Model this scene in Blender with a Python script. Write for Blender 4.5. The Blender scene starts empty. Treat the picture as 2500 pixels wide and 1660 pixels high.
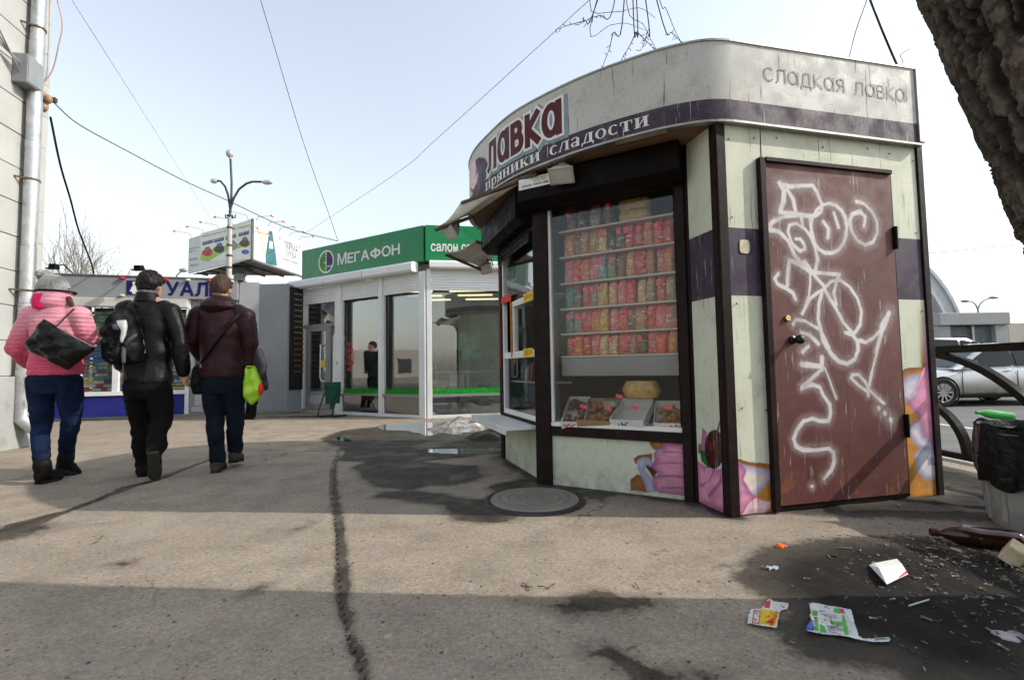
import bpy, math, random
import numpy as np
from mathutils import Vector, Matrix
R_=math.radians; PI=math.pi
random.seed(7); RNG=np.random.default_rng(7)
scene=bpy.context.scene; COL=scene.collection

# ---------------------------------------------------------------- camera
cd=bpy.data.cameras.new('camera'); cam=bpy.data.objects.new('camera',cd); COL.objects.link(cam)
cd.lens=17; cd.sensor_width=36; cd.clip_start=.05; cd.clip_end=2000
EYE=np.array([0,0,.9])
cam.matrix_world=Matrix.Translation(EYE)@Matrix.Rotation(R_(93.25),4,'X')@Matrix.Rotation(R_(-.9),4,'Z')
scene.camera=cam
# ---------------------------------------------------------------- sky, sun, exposure
SUN_EL=R_(35.5); TOSUN=Vector((math.cos(SUN_EL)*.996,-math.cos(SUN_EL)*.09,math.sin(SUN_EL)))
world=bpy.data.worlds.new('World'); scene.world=world; world.use_nodes=True
wt=world.node_tree; wt.nodes.clear()
sky=wt.nodes.new('ShaderNodeTexSky'); sky.sky_type='NISHITA'; sky.sun_disc=False
sky.sun_elevation=SUN_EL; sky.sun_rotation=math.atan2(TOSUN.x,TOSUN.y)
sky.air_density=1.9; sky.dust_density=2.0; sky.ozone_density=4.0; sky.altitude=250
bg=wt.nodes.new('ShaderNodeBackground'); bg.inputs[1].default_value=.15
wo=wt.nodes.new('ShaderNodeOutputWorld'); hs=wt.nodes.new('ShaderNodeHueSaturation'); hs.inputs['Saturation'].default_value=.46; wt.links.new(sky.outputs[0],hs.inputs['Color']); wt.links.new(hs.outputs[0],bg.inputs[0]); wt.links.new(bg.outputs[0],wo.inputs[0])
sl=bpy.data.lights.new('sun','SUN'); sl.energy=2.6; sl.angle=R_(.55); sl.color=(1,.93,.82)
so=bpy.data.objects.new('sun',sl); COL.objects.link(so); so.location=(20,-3,15)
so.rotation_euler=TOSUN.to_track_quat('Z','Y').to_euler()
vs_=scene.view_settings; vs_.view_transform='Standard'; vs_.look='None'; vs_.gamma=1; vs_.exposure=.85; vs_.use_curve_mapping=False
scene.render.engine='CYCLES'; scene.cycles.use_denoising=True; scene.cycles.max_bounces=6; scene.cycles.transparent_max_bounces=10; scene.cycles.use_adaptive_sampling=True; scene.cycles.adaptive_threshold=.03; scene.cycles.adaptive_min_samples=16
scene.cycles.diffuse_bounces=3; scene.cycles.glossy_bounces=3; scene.cycles.caustics_reflective=False; scene.cycles.caustics_refractive=False

# ---------------------------------------------------------------- survey of the site: photo point -> place on the ground, at a distance, or on an upright plane
_m=np.array(cam.matrix_world.to_3x3()); _F=17/36*2500
def ray(x,y): return _m@np.array([(x-1250)/_F,-(y-830)/_F,-1.])
def G(x,y,z=0.):
    d=ray(x,y); return EYE+(z-EYE[2])/d[2]*d
def D(x,y,Y):
    d=ray(x,y); return EYE+Y/d[1]*d
class PL:
    """upright plane through two ground points; s runs from A to B, z up, n towards the outside"""
    def __init__(S,A,B,flip=False):
        S.A=np.array(A[:2],float); S.B=np.array(B[:2],float); S.L=np.linalg.norm(S.B-S.A); S.u=(S.B-S.A)/S.L
        S.n=np.array([S.u[1],-S.u[0]])
        if flip: S.n=-S.n
    def p(S,s,z,n=0.):
        q=S.A+S.u*s+S.n*n; return np.array([q[0],q[1],z])
    def hit(S,x,y):
        d=ray(x,y); t=(S.n@S.A)/(S.n@d[:2]); q=EYE+t*d; return float((q[:2]-S.A)@S.u),float(q[2])

# ---------------------------------------------------------------- objects
ORI={}
def tag(o,label=None,cat=None,group=None,kind=None):
    if label: o['label']=label
    if cat: o['category']=cat
    if group: o['group']=group
    if kind: o['kind']=kind
    return o
def thing(name,label,cat,loc=(0,0,0),group=None,rz=0,local=False,kind=None):
    o=bpy.data.objects.new(name,None); COL.objects.link(o); o.location=loc; o.rotation_euler=(0,0,rz); o.empty_display_size=.1
    ORI[o.name]=np.zeros(3) if local else np.array(loc,float)
    return tag(o,label,cat,group,kind)
def mobj(name,me,parent=None,loc=None,rot=None,scl=None):
    o=bpy.data.objects.new(name,me); COL.objects.link(o)
    if parent is not None: o.parent=parent
    if loc is not None: o.location=loc
    if rot is not None: o.rotation_euler=rot
    if scl is not None: o.scale=scl
    return o
def copy_tree(o,parent=None):
    c=o.copy(); COL.objects.link(c); c.parent=parent
    ORI[c.name]=ORI.get(o.name,np.zeros(3))
    for ch in list(o.children): copy_tree(ch,c)
    return c
def vnoise(x,y,z,seed=0):
    x=np.asarray(x,float);y=np.asarray(y,float);z=np.asarray(z,float)+np.zeros_like(x)
    def h(i,j,k):
        n=(i.astype(np.int64)*374761393+j.astype(np.int64)*668265263+k.astype(np.int64)*2147483647+seed*1274126177)&0xffffffff
        n=((n^(n>>13))*1274126177)&0xffffffff; n=(n^(n>>16))&0xffff
        return n/32767.5-1
    i=np.floor(x);j=np.floor(y);k=np.floor(z);u=x-i;v=y-j;w=z-k
    u=u*u*(3-2*u);v=v*v*(3-2*v);w=w*w*(3-2*w)
    r=0
    for a in (0,1):
        for b in (0,1):
            for c in (0,1):
                r=r+h(i+a,j+b,k+c)*(u if a else 1-u)*(v if b else 1-v)*(w if c else 1-w)
    return r
def fbm(x,y,z=0.,o=4,seed=0):
    r=0;a=1.;t=0
    for q in range(o):
        f=2**q; r=r+a*vnoise(np.asarray(x)*f,np.asarray(y)*f,np.asarray(z)*f,seed+q); t+=a; a*=.5
    return r/t
def unit(v):
    v=np.asarray(v,float); return v/max(np.linalg.norm(v),1e-9)
def frame(d):
    d=unit(d); a=np.array([0,0,1.]) if abs(d[2])<.9 else np.array([1.,0,0]); x=unit(np.cross(a,d)); return x,np.cross(d,x)
class MB:
    def __init__(S): S.v=[];S.f=[];S.m=[]
    def add(S,vs,fs,mi=0):
        b=len(S.v); S.v+= vs.tolist() if isinstance(vs,np.ndarray) else [tuple(map(float,p)) for p in vs]; S.f+=[tuple(b+i for i in f) for f in fs]; S.m+=[mi]*len(fs); return S
    def hexa(S,p,mi=0):  # 4 bottom, 4 top
        return S.add(p,[(3,2,1,0),(4,5,6,7),(0,1,5,4),(1,2,6,5),(2,3,7,6),(3,0,4,7)],mi)
    def box(S,c,s,rz=0,mi=0,rot=None):
        c=np.array(c,float);h=np.array(s,float)/2
        P=[np.array([a*h[0],b*h[1],z*h[2]]) for z in(-1,1) for a,b in((-1,-1),(1,-1),(1,1),(-1,1))]
        if rot is None:
            k,q=math.cos(rz),math.sin(rz); P=[np.array([p[0]*k-p[1]*q,p[0]*q+p[1]*k,p[2]]) for p in P]
        else: P=[np.array(rot@Vector(p)) for p in P]
        return S.hexa([c+p for p in P],mi)
    def slab(S,pl,s0,s1,z0,z1,n0,n1,mi=0):
        q=[pl.p(s,z,n) for z in(z0,z1) for s,n in((s0,n1),(s1,n1),(s1,n0),(s0,n0))]
        return S.hexa(q,mi)
    def bar(S,p,q,w,h,up=(0,0,1),mi=0):
        p=np.array(p,float);q=np.array(q,float);d=unit(q-p);u=np.array(up,float)
        x=np.cross(d,u)
        if np.linalg.norm(x)<1e-4: x=np.cross(d,(1,0,0))
        x=unit(x);u=np.cross(x,d)
        o=[(-x*w-u*h)/2,(x*w-u*h)/2,(x*w+u*h)/2,(-x*w+u*h)/2]
        return S.hexa([p+a for a in o]+[q+a for a in o],mi)
    def cyl(S,p,q,r,r2=None,n=12,mi=0):
        return S.tube([p,q],[r,r if r2 is None else r2],n,mi)
    def tube(S,pts,r,n=8,mi=0,caps=True,sy=1.):
        pts=[np.array(p,float) for p in pts]; k=len(pts)
        if np.isscalar(r): r=[r]*k
        vs=[];px=None
        for i,p in enumerate(pts):
            d=unit(pts[min(i+1,k-1)]-pts[max(i-1,0)])
            if px is None: x,y=frame(d)
            else: x=unit(px-d*(px@d)); y=np.cross(d,x)
            px=x
            for a in range(n):
                t=2*PI*a/n; vs.append(p+(x*math.cos(t)+y*sy*math.sin(t))*r[i])
        fs=[(i*n+a,i*n+(a+1)%n,(i+1)*n+(a+1)%n,(i+1)*n+a) for i in range(k-1) for a in range(n)]
        if caps: fs+=[tuple(range(n-1,-1,-1)),tuple((k-1)*n+a for a in range(n))]
        return S.add(vs,fs,mi)
    def loft(S,secs,n=16,mi=0):
        """secs: (centre, rx, ry, rotation about z) stacked ellipses; squareness optional"""
        vs=[]
        for sc in secs:
            c,rx,ry=np.array(sc[0],float),sc[1],sc[2]; rz=sc[3] if len(sc)>3 else 0; e=sc[4] if len(sc)>4 else 1.
            tx=sc[5] if len(sc)>5 else 0.
            for a in range(n):
                t=2*PI*a/n; cx=math.copysign(abs(math.cos(t))**e,math.cos(t))*rx; cy=math.copysign(abs(math.sin(t))**e,math.sin(t))*ry
                vs.append(c+np.array([cx*math.cos(rz)-cy*math.sin(rz),cx*math.sin(rz)+cy*math.cos(rz),tx*cy]))
        k=len(secs)
        fs=[(i*n+a,i*n+(a+1)%n,(i+1)*n+(a+1)%n,(i+1)*n+a) for i in range(k-1) for a in range(n)]
        fs+=[tuple(range(n-1,-1,-1)),tuple((k-1)*n+a for a in range(n))]
        return S.add(vs,fs,mi)
    def lathe(S,prof,c=(0,0,0),n=24,mi=0,axis=None,a0=0,a1=2*PI):
        c=np.array(c,float); full=abs(a1-a0-2*PI)<1e-6; m=n if full else n+1
        if axis is None: ex,ey,ez=np.eye(3)
        else: ez=unit(axis); ex,ey=frame(ez)
        vs=[c+ex*r*math.cos(a0+(a1-a0)*a/n)+ey*r*math.sin(a0+(a1-a0)*a/n)+ez*z for r,z in prof for a in range(m)]
        fs=[(i*m+a,i*m+(a+1)%m,(i+1)*m+(a+1)%m,(i+1)*m+a) for i in range(len(prof)-1) for a in range(n)]
        return S.add(vs,fs,mi)
    def ball(S,c,r,nu=14,nv=9,rot=None,mi=0):
        c=np.array(c,float); r=np.array([r]*3 if np.isscalar(r) else r,float); vs=[];fs=[]
        for j in range(1,nv):
            f=PI*j/nv
            for i in range(nu):
                t=2*PI*i/nu; vs.append(np.array([math.sin(f)*math.cos(t),math.sin(f)*math.sin(t),math.cos(f)])*r)
        vs+= [np.array([0,0,r[2]]),np.array([0,0,-r[2]])]; a=(nv-1)*nu
        for j in range(nv-2):
            for i in range(nu): fs.append((j*nu+i,(j+1)*nu+i,(j+1)*nu+(i+1)%nu,j*nu+(i+1)%nu))
        for i in range(nu): fs+= [(a,i,(i+1)%nu),(a+1,(nv-2)*nu+(i+1)%nu,(nv-2)*nu+i)]
        if rot is not None: vs=[np.array(rot@Vector(p)) for p in vs]
        return S.add([c+p for p in vs],fs,mi)
    def prism(S,poly,ext,mi=0):
        n=len(poly);P=[np.array(p,float) for p in poly];e=np.array(ext,float)
        S.add(P+[p+e for p in P],[tuple(range(n-1,-1,-1)),tuple(range(n,2*n))]+[(i,(i+1)%n,n+(i+1)%n,n+i) for i in range(n)],mi); return S
    def sheet(S,fn,nu,nv,mi=0,wrap=False):
        vs=[fn(i/nu,j/nv) for j in range(nv+1) for i in range(nu+1)]
        return S.add(vs,[(j*(nu+1)+i,j*(nu+1)+i+1,(j+1)*(nu+1)+i+1,(j+1)*(nu+1)+i) for j in range(nv) for i in range(nu)],mi)
    def mesh(S,name,mats,smooth=None,off=None):
        me=bpy.data.meshes.new(name); v=np.array(S.v,float)
        if off is not None and len(v): v=v-off
        me.from_pydata(v.tolist(),[],S.f)
        for m in (mats if isinstance(mats,(list,tuple)) else [mats]): me.materials.append(m)
        if any(S.m): me.polygons.foreach_set('material_index',S.m)
        if smooth is not None:
            me.polygons.foreach_set('use_smooth',[True]*len(me.polygons))
            if smooth<179: me.set_sharp_from_angle(angle=R_(smooth))
        me.update(); return me
    def build(S,name,mats,parent=None,smooth=None,bev=0,solid=0,**k):
        off=np.zeros(3)
        if parent is not None:
            r=parent
            while r.parent is not None: r=r.parent
            off=ORI.get(r.name,np.zeros(3))
        o=mobj(name,S.mesh(name,mats,smooth,off),parent)
        if solid:
            m=o.modifiers.new('t','SOLIDIFY'); m.thickness=solid; m.offset=0
        if bev:
            m=o.modifiers.new('b','BEVEL'); m.width=bev; m.segments=2; m.limit_method='ANGLE'; m.angle_limit=R_(40); m.use_clamp_overlap=True
        if k: tag(o,**k)
        return o
def P(name,pl,s0,s1,z0,z1,n0,n1,mat,parent,bev=0,**k):
    return MB().slab(pl,s0,s1,z0,z1,n0,n1).build(name,mat,parent,bev=bev,**k)
def bake(o,mods):
    """apply modifiers [(type,{..})] in order"""
    for t,kw in mods:
        m=o.modifiers.new(t,t)
        for a,b in kw.items(): setattr(m,a,b)
    dg=bpy.context.evaluated_depsgraph_get(); me=bpy.data.meshes.new_from_object(o.evaluated_get(dg)); old=o.data
    o.modifiers.clear(); nm=old.name; ms=list(old.materials); o.data=me; bpy.data.meshes.remove(old); me.name=nm
    if not len(me.materials):
        for q in ms: me.materials.append(q)
    return o
def verts(o):
    a=np.empty(len(o.data.vertices)*3); o.data.vertices.foreach_get('co',a); return a.reshape(-1,3)
def setverts(o,v): o.data.vertices.foreach_set('co',v.ravel()); o.data.update()
def normals(o):
    a=np.empty(len(o.data.vertices)*3); o.data.vertices.foreach_get('normal',a); return a.reshape(-1,3)
def smoothall(o): o.data.polygons.foreach_set('use_smooth',[True]*len(o.data.polygons))
def fattr(me,name,val):
    a=me.attributes.new(name,'FLOAT','POINT'); a.data.foreach_set('value',np.asarray(val,np.float32).ravel())
def cattr(me,name,rgb):
    rgb=np.asarray(rgb,np.float32); a=me.attributes.new(name,'FLOAT_COLOR','POINT')
    a.data.foreach_set('color',np.concatenate([rgb,np.ones((len(rgb),1),np.float32)],1).ravel())
def lin(r,g,b):
    f=lambda c:(c/255/12.92 if c/255<=.04045 else ((c/255+.055)/1.055)**2.4)
    return (f(r),f(g),f(b))

# ---------------------------------------------------------------- materials
class NT:
    def __init__(S,name):
        S.mat=bpy.data.materials.new(name); S.mat.use_nodes=True; S.t=S.mat.node_tree; S.t.nodes.clear()
        S.out=S.t.nodes.new('ShaderNodeOutputMaterial')
    def n(S,typ,ins=None,out=0,**pr):
        nd=S.t.nodes.new('ShaderNode'+typ)
        for k,v in pr.items(): setattr(nd,k,v)
        for k,v in (ins or {}).items():
            if isinstance(v,bpy.types.NodeSocket): S.t.links.new(v,nd.inputs[k])
            else: nd.inputs[k].default_value=v
        return nd.outputs[out] if out is not None else nd
    def co(S,kind='Object'): return S.n('TexCoord',out=None).outputs[kind]
    def map(S,v,scale=(1,1,1),loc=(0,0,0),rot=(0,0,0)): return S.n('Mapping',{'Vector':v,'Scale':scale,'Location':loc,'Rotation':rot})
    def noise(S,v,scale=5,detail=4,rough=.55,dist=0,col=False): return S.n('TexNoise',{'Vector':v,'Scale':scale,'Detail':detail,'Roughness':rough,'Distortion':dist},out=1 if col else 0)
    def vor(S,v,scale=5,feature='F1',out=0): return S.n('TexVoronoi',{'Vector':v,'Scale':scale},out=out,feature=feature)
    def ramp(S,f,*st):
        nd=S.n('ValToRGB',{'Fac':f},out=None); cr=nd.color_ramp
        while len(cr.elements)<len(st): cr.elements.new(.5)
        for e,(p,c) in zip(cr.elements,st):
            e.position=p; c=(c,c,c) if np.isscalar(c) else c; e.color=(*c[:3],1)
        return nd.outputs[0]
    def rng(S,f,a,b,c=0,d=1,smooth=True): return S.n('MapRange',{'Value':f,'From Min':a,'From Max':b,'To Min':c,'To Max':d},interpolation_type='SMOOTHSTEP' if smooth else 'LINEAR')
    def mix(S,f,a,b,mode='MIX'):
        nd=S.n('Mix',out=None,data_type='RGBA',blend_type=mode)
        for i,v in ((0,f),(6,a),(7,b)):
            if isinstance(v,bpy.types.NodeSocket): S.t.links.new(v,nd.inputs[i])
            else: nd.inputs[i].default_value=v if i==0 else (*v[:3],1)
        return nd.outputs[2]
    def m(S,op,a,b=0.,c=0.):
        nd=S.n('Math',out=None,operation=op)
        for i,v in enumerate((a,b,c)):
            if isinstance(v,bpy.types.NodeSocket): S.t.links.new(v,nd.inputs[i])
            else: nd.inputs[i].default_value=v
        return nd.outputs[0]
    def attr(S,name,out='Fac'): return S.n('Attribute',out=None,attribute_name=name).outputs[out]
    def bump(S,h,strength=.3,dist=.01): return S.n('Bump',{'Height':h,'Strength':strength,'Distance':dist})
    def sep(S,v): return S.n('SeparateXYZ',{0:v},out=None).outputs
    def pbr(S,col,rough=.6,metal=0.,normal=None,**k):
        ins={'Base Color':col if isinstance(col,bpy.types.NodeSocket) else (*col[:3],1),'Roughness':rough,'Metallic':metal}
        if normal is not None: ins['Normal']=normal
        ins.update({a.replace('_',' '):b for a,b in k.items()})
        o=S.n('BsdfPrincipled',ins); S.t.links.new(o,S.out.inputs[0]); return S.mat
    def surf(S,o): S.t.links.new(o,S.out.inputs[0]); return S.mat
_MC={}
def gm(name,col,rough=.55,metal=0.,var=.14,vs=4.,bump=.12,bs=70.,bd=.004,dirt=0.,dcol=(.06,.05,.04),coat=0.,spec=.2,**k):
    """painted / plain surface with tone variation, grime and fine relief"""
    if name in _MC: return _MC[name]
    t=NT(name); v=t.co(); rn=t.n('ObjectInfo',out=None).outputs['Random']
    v=t.n('VectorMath',{0:v,1:t.n('CombineXYZ',{0:t.m('MULTIPLY',rn,37.),1:t.m('MULTIPLY',rn,11.)})})
    a=t.noise(v,vs,5,.6); c=t.mix(1.,col,t.ramp(a,(.25,1-var),(.75,1+var)),'MULTIPLY')
    r=t.rng(t.noise(v,vs*2.3,3),.3,.7,max(rough-.1,.02),min(rough+.12,1))
    if dirt:
        d=t.rng(t.noise(v,vs*1.7,6,.7,.4),.62-dirt*.3,.8,0,dirt); c=t.mix(d,c,dcol)
    nrm=t.bump(t.noise(v,bs,4),bump,bd) if bump else None
    if coat: k['Coat_Weight']=coat
    k.setdefault('Specular_IOR_Level',.5 if metal>.3 else spec)
    _MC[name]=t.pbr(c,r,metal,nrm,**k); return _MC[name]
def glassm(name,tint=(.9,.95,.93),refl=1.,haze=.04,hcol=(.6,.6,.58)):
    if name in _MC: return _MC[name]
    t=NT(name); v=t.co()
    g=t.n('BsdfGlossy',{'Color':(.95,.97,1,1),'Roughness':.015,'Normal':t.bump(t.noise(v,2.2,1),.012,.05)})
    tr=t.n('BsdfTransparent',{'Color':(*tint,1)}); df=t.n('BsdfDiffuse',{'Color':(*hcol,1)})
    h=t.rng(t.noise(t.map(v,(3,3,1)),3,5,.7),.35,.75,haze*.3,haze*1.6)
    a=t.n('MixShader',{0:h,1:tr,2:df})
    f=t.m('MINIMUM',t.m('MULTIPLY',t.n('Fresnel',{'IOR':1.5}),refl),.95)
    _MC[name]=t.surf(t.n('MixShader',{0:f,1:a,2:g})); return _MC[name]
def emis(name,col,s):
    if name in _MC: return _MC[name]
    t=NT(name); _MC[name]=t.surf(t.n('Emission',{'Color':(*col,1),'Strength':s})); t.mat.cycles.emission_sampling='NONE'; return _MC[name]
def printm(name='printed_colour',rough=.45,spk=.0):
    if name in _MC: return _MC[name]
    t=NT(name); v=t.co(); c=t.attr('Col','Color'); c=t.mix(1.,c,t.ramp(t.noise(v,9,4),(.3,.9),(.7,1.08)),'MULTIPLY')
    _MC[name]=t.pbr(c,t.rng(t.noise(v,14,3),.3,.7,rough-.1,rough+.15),0,t.bump(t.noise(v,120,2),.08,.002)); return _MC[name]

# ---------------------------------------------------------------- lettering
def text_mesh(body,bold=0.,ext=.0):
    cu=bpy.data.curves.new('lettering','FONT'); cu.body=body; cu.size=1; cu.offset=bold; cu.extrude=ext; cu.resolution_u=4
    o=bpy.data.objects.new('lettering',cu); COL.objects.link(o); dg=bpy.context.evaluated_depsgraph_get()
    me=bpy.data.meshes.new_from_object(o.evaluated_get(dg)); v=np.empty(len(me.vertices)*3); me.vertices.foreach_get('co',v)
    f=[tuple(p.vertices) for p in me.polygons]; bpy.data.objects.remove(o); bpy.data.curves.remove(cu); bpy.data.meshes.remove(me)
    return v.reshape(-1,3),f
def lettering(body,fn,box,mat,parent,bold=.0,name='lettering',n=.003,slant=0.,mb=None):
    """text filling box (u0,v0,u1,v1) of a surface fn(u,v,n)"""
    v,f=text_mesh(body); a=v.min(0);b=v.max(0); u0,v0,u1,v1=box
    m=mb or MB(); q=[fn(u0+(p[0]-a[0]+slant*(p[1]-a[1]))/(b[0]-a[0])*(u1-u0),v0+(p[1]-a[1])/(b[1]-a[1])*(v1-v0),n) for p in v]
    m.add(q,f)
    if bold:
        for j,(du,dv) in enumerate(((-1,0),(1,0),(0,1),(0,-1))):
            m.add([fn(u0+(p[0]-a[0]+bold*du)/(b[0]-a[0])*(u1-u0),v0+(p[1]-a[1]+bold*dv)/(b[1]-a[1])*(v1-v0),n+.0004*(j+1)) for p in v],f)
    return m if mb is not None else m.build(name,mat,parent)
def letters(word,fn,box,mat,parent,bold=.02,n=.003):
    u0,v0,u1,v1=box; ms=[]
    for ch in word:
        if ch=='Ф':
            v=[];f=[]
            for k in range(24):
                for r in(1.,.68): a=2*PI*k/24; v.append(((.40+.40*r*math.cos(a)),(.36+.26*(r if r==1 else .60)*math.sin(a)),0))
            f=[(2*k,2*((k+1)%24),2*((k+1)%24)+1,2*k+1) for k in range(24)]; b=len(v); v+=[(.345,0,.001),(.455,0,.001),(.455,.72,.001),(.345,.72,.001)]; f.append((b,b+1,b+2,b+3)); v=np.array(v)
        else: v,f=text_mesh(ch)
        a=v.min(0); ms.append((v-a*np.array([1,1,0]),f,v.max(0)[0]-a[0],v.max(0)[1]-a[1]))
    gap=.11; tot=sum(m[2] for m in ms)+gap*(len(ms)-1); k=(u1-u0)/tot; u=u0
    for v,f,w,h in ms:
        m=MB()
        for j,(du,dv) in enumerate(((0,0),(-1,0),(1,0),(0,1),(0,-1))): m.add([fn(u+(p[0]+bold*du)*k,v0+(p[1]+bold*dv)/h*(v1-v0),n+.0004*j+float(p[2])) for p in v],f)
        m.build('letter',mat,parent); u+=(w+gap)*k
def arc(cx,cy,rx,ry,a0,a1,n=14): return [(cx+rx*math.cos(R_(a0+(a1-a0)*i/n)),cy+ry*math.sin(R_(a0+(a1-a0)*i/n))) for i in range(n+1)]
GL={'с':(.95,[arc(.5,.5,.5,.5,48,312)]),'л':(.95,[[(0,0),(.1,.03),(.18,.2),(.24,1),(.9,1),(.9,0)]]),'а':(1.05,[arc(.47,.5,.47,.5,0,360,20),[(1,0),(1,1)]]),
 'д':(1.1,[[(0,-.22),(0,0),(1.05,0),(1.05,-.22)],[(.14,0),(.28,1),(.88,1),(.88,0)]]),'к':(.8,[[(0,0),(0,1)],[(.74,1),(.04,.52),(.78,0)]]),
 'я':(.78,[[(.72,0),(.72,1),(.34,1)]+arc(.34,.74,.3,.26,90,270,8)+[(.72,.48)],[(.42,.48),(.02,0)]]),'в':(.8,[[(0,0),(0,1),(.42,1)]+arc(.42,.77,.25,.23,90,-90,8)+[(0,.54)],[(.42,.54)]+arc(.48,.27,.3,.27,90,-90,8)+[(0,0)]]),' ':(.6,[])}
def ribbon(mb,pts,w,fn,n,closed=False):
    pts=[np.array(p,float) for p in pts]; k=len(pts); vs=[]
    cl=np.linalg.norm(pts[0]-pts[-1])<1e-6 and k>3
    for i,p in enumerate(pts):
        a=pts[i-1] if i else (pts[-2] if cl else p); b=pts[i+1] if i<k-1 else (pts[1] if cl else p)
        d1=unit(p-a) if np.linalg.norm(p-a)>1e-9 else unit(b-p); d2=unit(b-p) if np.linalg.norm(b-p)>1e-9 else d1
        n1=np.array([-d1[1],d1[0]]);n2=np.array([-d2[1],d2[0]]); m=unit(n1+n2); m=m/max(m@n1,.5)
        vs+=[fn(*(p+m*w/2),n),fn(*(p-m*w/2),n)]
    mb.add(vs,[(2*i,2*i+1,2*i+3,2*i+2) for i in range(k-1)])
def strokes(word,fn,u0,v0,h,adv,w,mb,n=.003,slant=0.,gl=GL,gap=.32):
    u=u0
    for ch in word:
        wd,ps=gl[ch]
        for j,q in enumerate(ps):
            L=[np.array([u+(x+slant*y)*h*adv,v0+y*h]) for x,y in q]
            if np.linalg.norm(L[0]-L[-1])>1e-6:
                L[0]=L[0]+unit(L[0]-L[1])*w/2; L[-1]=L[-1]+unit(L[-1]-L[-2])*w/2
            ribbon(mb,L,w,fn,n+.0004*j)
        u+=(wd+gap)*h*adv
    return u
# ================================================================ ground
def sdist(px,py,poly):
    poly=np.asarray(poly)[:,:2]; d=np.full(px.shape,1e9); ins=np.zeros(px.shape,bool); k=len(poly)
    for i in range(k):
        a=poly[i];b=poly[(i+1)%k]; e=b-a; t=np.clip(((px-a[0])*e[0]+(py-a[1])*e[1])/max(e@e,1e-9),0,1)
        d=np.minimum(d,np.hypot(px-a[0]-t*e[0],py-a[1]-t*e[1]))
        c=((a[1]>py)!=(b[1]>py)); xi=(b[0]-a[0])*(py-a[1])/(b[1]-a[1]+1e-12)+a[0]; ins^=c&(px<xi)
    return np.where(ins,-d,d)
def ldist(px,py,line,widths=None):
    line=np.asarray(line)[:,:2]; d=np.full(px.shape,1e9)
    for i in range(len(line)-1):
        a=line[i];b=line[i+1]; e=b-a; t=np.clip(((px-a[0])*e[0]+(py-a[1])*e[1])/max(e@e,1e-9),0,1)
        w=0 if widths is None else widths[i]+(widths[i+1]-widths[i])*t
        d=np.minimum(d,np.hypot(px-a[0]-t*e[0],py-a[1]-t*e[1])-w)
    return d
def zz(ox,oy,sc): return lambda L:[G(ox+x*sc,oy+y*sc) for x,y in L]
q6=zz(700,980,.3387); q7=zz(0,1060,.4233); q8=zz(900,1200,.4233); q9=zz(1750,1240,.3175)
WET=[q6([(240,260),(420,205),(640,182),(1000,160),(1560,230),(1570,370),(1300,400),(1000,430),(760,480),(560,520),(480,480),(560,440),(380,420),(440,360),(300,300)]),
 q6([(480,480),(900,430),(1350,470),(1420,540),(1230,600),(1000,620),(880,640),(620,610),(560,550)]),
 q6([(620,690),(700,650),(900,640),(1060,650),(1290,700),(1480,720),(1460,620),(1700,560),(1850,560),(1950,590),(2500,640),(2280,710),(2140,690),(2090,750),(1900,780),(1720,800),(1700,830),(1600,870),(1400,870),(1200,830),(1130,740),(860,720)]),
 q7([(0,545),(100,520),(220,500),(300,535),(230,565),(120,590),(0,610),(-200,630),(-200,540)]),
 q8([(900,650),(960,640),(1150,650),(1180,610),(1300,580),(1480,610),(1600,600),(1660,625),(1500,660),(1320,680),(1220,690),(1100,700)]),
 q8([(1290,930),(1360,890),(1440,920),(1500,980),(1600,1030),(1750,1050),(1800,1087),(1620,1087),(1500,1010),(1380,960)]),
 q8([(1870,1050),(1950,1030),(2050,1060),(2000,1090),(1900,1087)]),
 q7([(1450,900),(1500,870),(1550,850),(1520,900),(1470,915)]),q7([(670,745),(710,733),(750,733),(720,752)]),
 q7([(1680,550),(1720,535),(1800,510),(1760,540),(1700,560)]),
 [(-5.5,9.6),(-3,9.2),(-3.5,9.9),(-5.5,10.6),(-9.5,9.7),(-9.5,9.3)]]
WLINE=[(q7([(1960,90),(1925,200),(1930,330),(1950,450),(1960,560),(1970,700),(1970,850),(1970,950),(1998,1050),(2035,1200),(2085,1300),(2110,1417),(2130,1500)]),[.006,.018,.022,.024,.028,.026,.032,.024,.016,.014,.017,.018,.018]),
 (q7([(150,520),(300,470),(430,430),(560,380),(750,300),(900,262),(1050,205),(1200,150),(1310,105)]),[.1,.05,.03,.03,.05,.04,.03,.02,.01])]
CRK=[q7([(1945,98),(1908,190),(1900,330),(1922,450),(1942,560),(1945,700),(1958,850),(1960,950),(1985,1050),(2020,1200),(2070,1300),(2100,1417),(2120,1520)]),
 q7([(1310,105),(1120,180),(900,265),(750,300),(560,380),(430,430),(200,500),(0,560)]),
 q6([(380,150),(230,205),(135,300),(365,352)]),q6([(365,352),(120,357),(-300,345)]),q6([(700,330),(900,338),(1300,325)]),q7([(520,640),(560,615),(600,578)])]
DIRT=q9([(170,520),(230,400),(330,350),(560,300),(800,245),(1100,235),(1500,225),(2000,290),(2362,300),(2900,500),(2900,1500),(1500,1400),(1380,1250),(1200,1190),(900,1160),(700,1110),(560,1000),(480,900),(560,780),(420,700),(300,620),(200,560)])
DIRT2=[(1.5,3.0),(1.9,2.85),(2.6,2.75),(3.4,2.7),(3.7,3.3),(3.7,4.6),(3.2,4.4),(3.0,3.4),(2.4,3.25),(1.6,3.05)]
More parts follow.
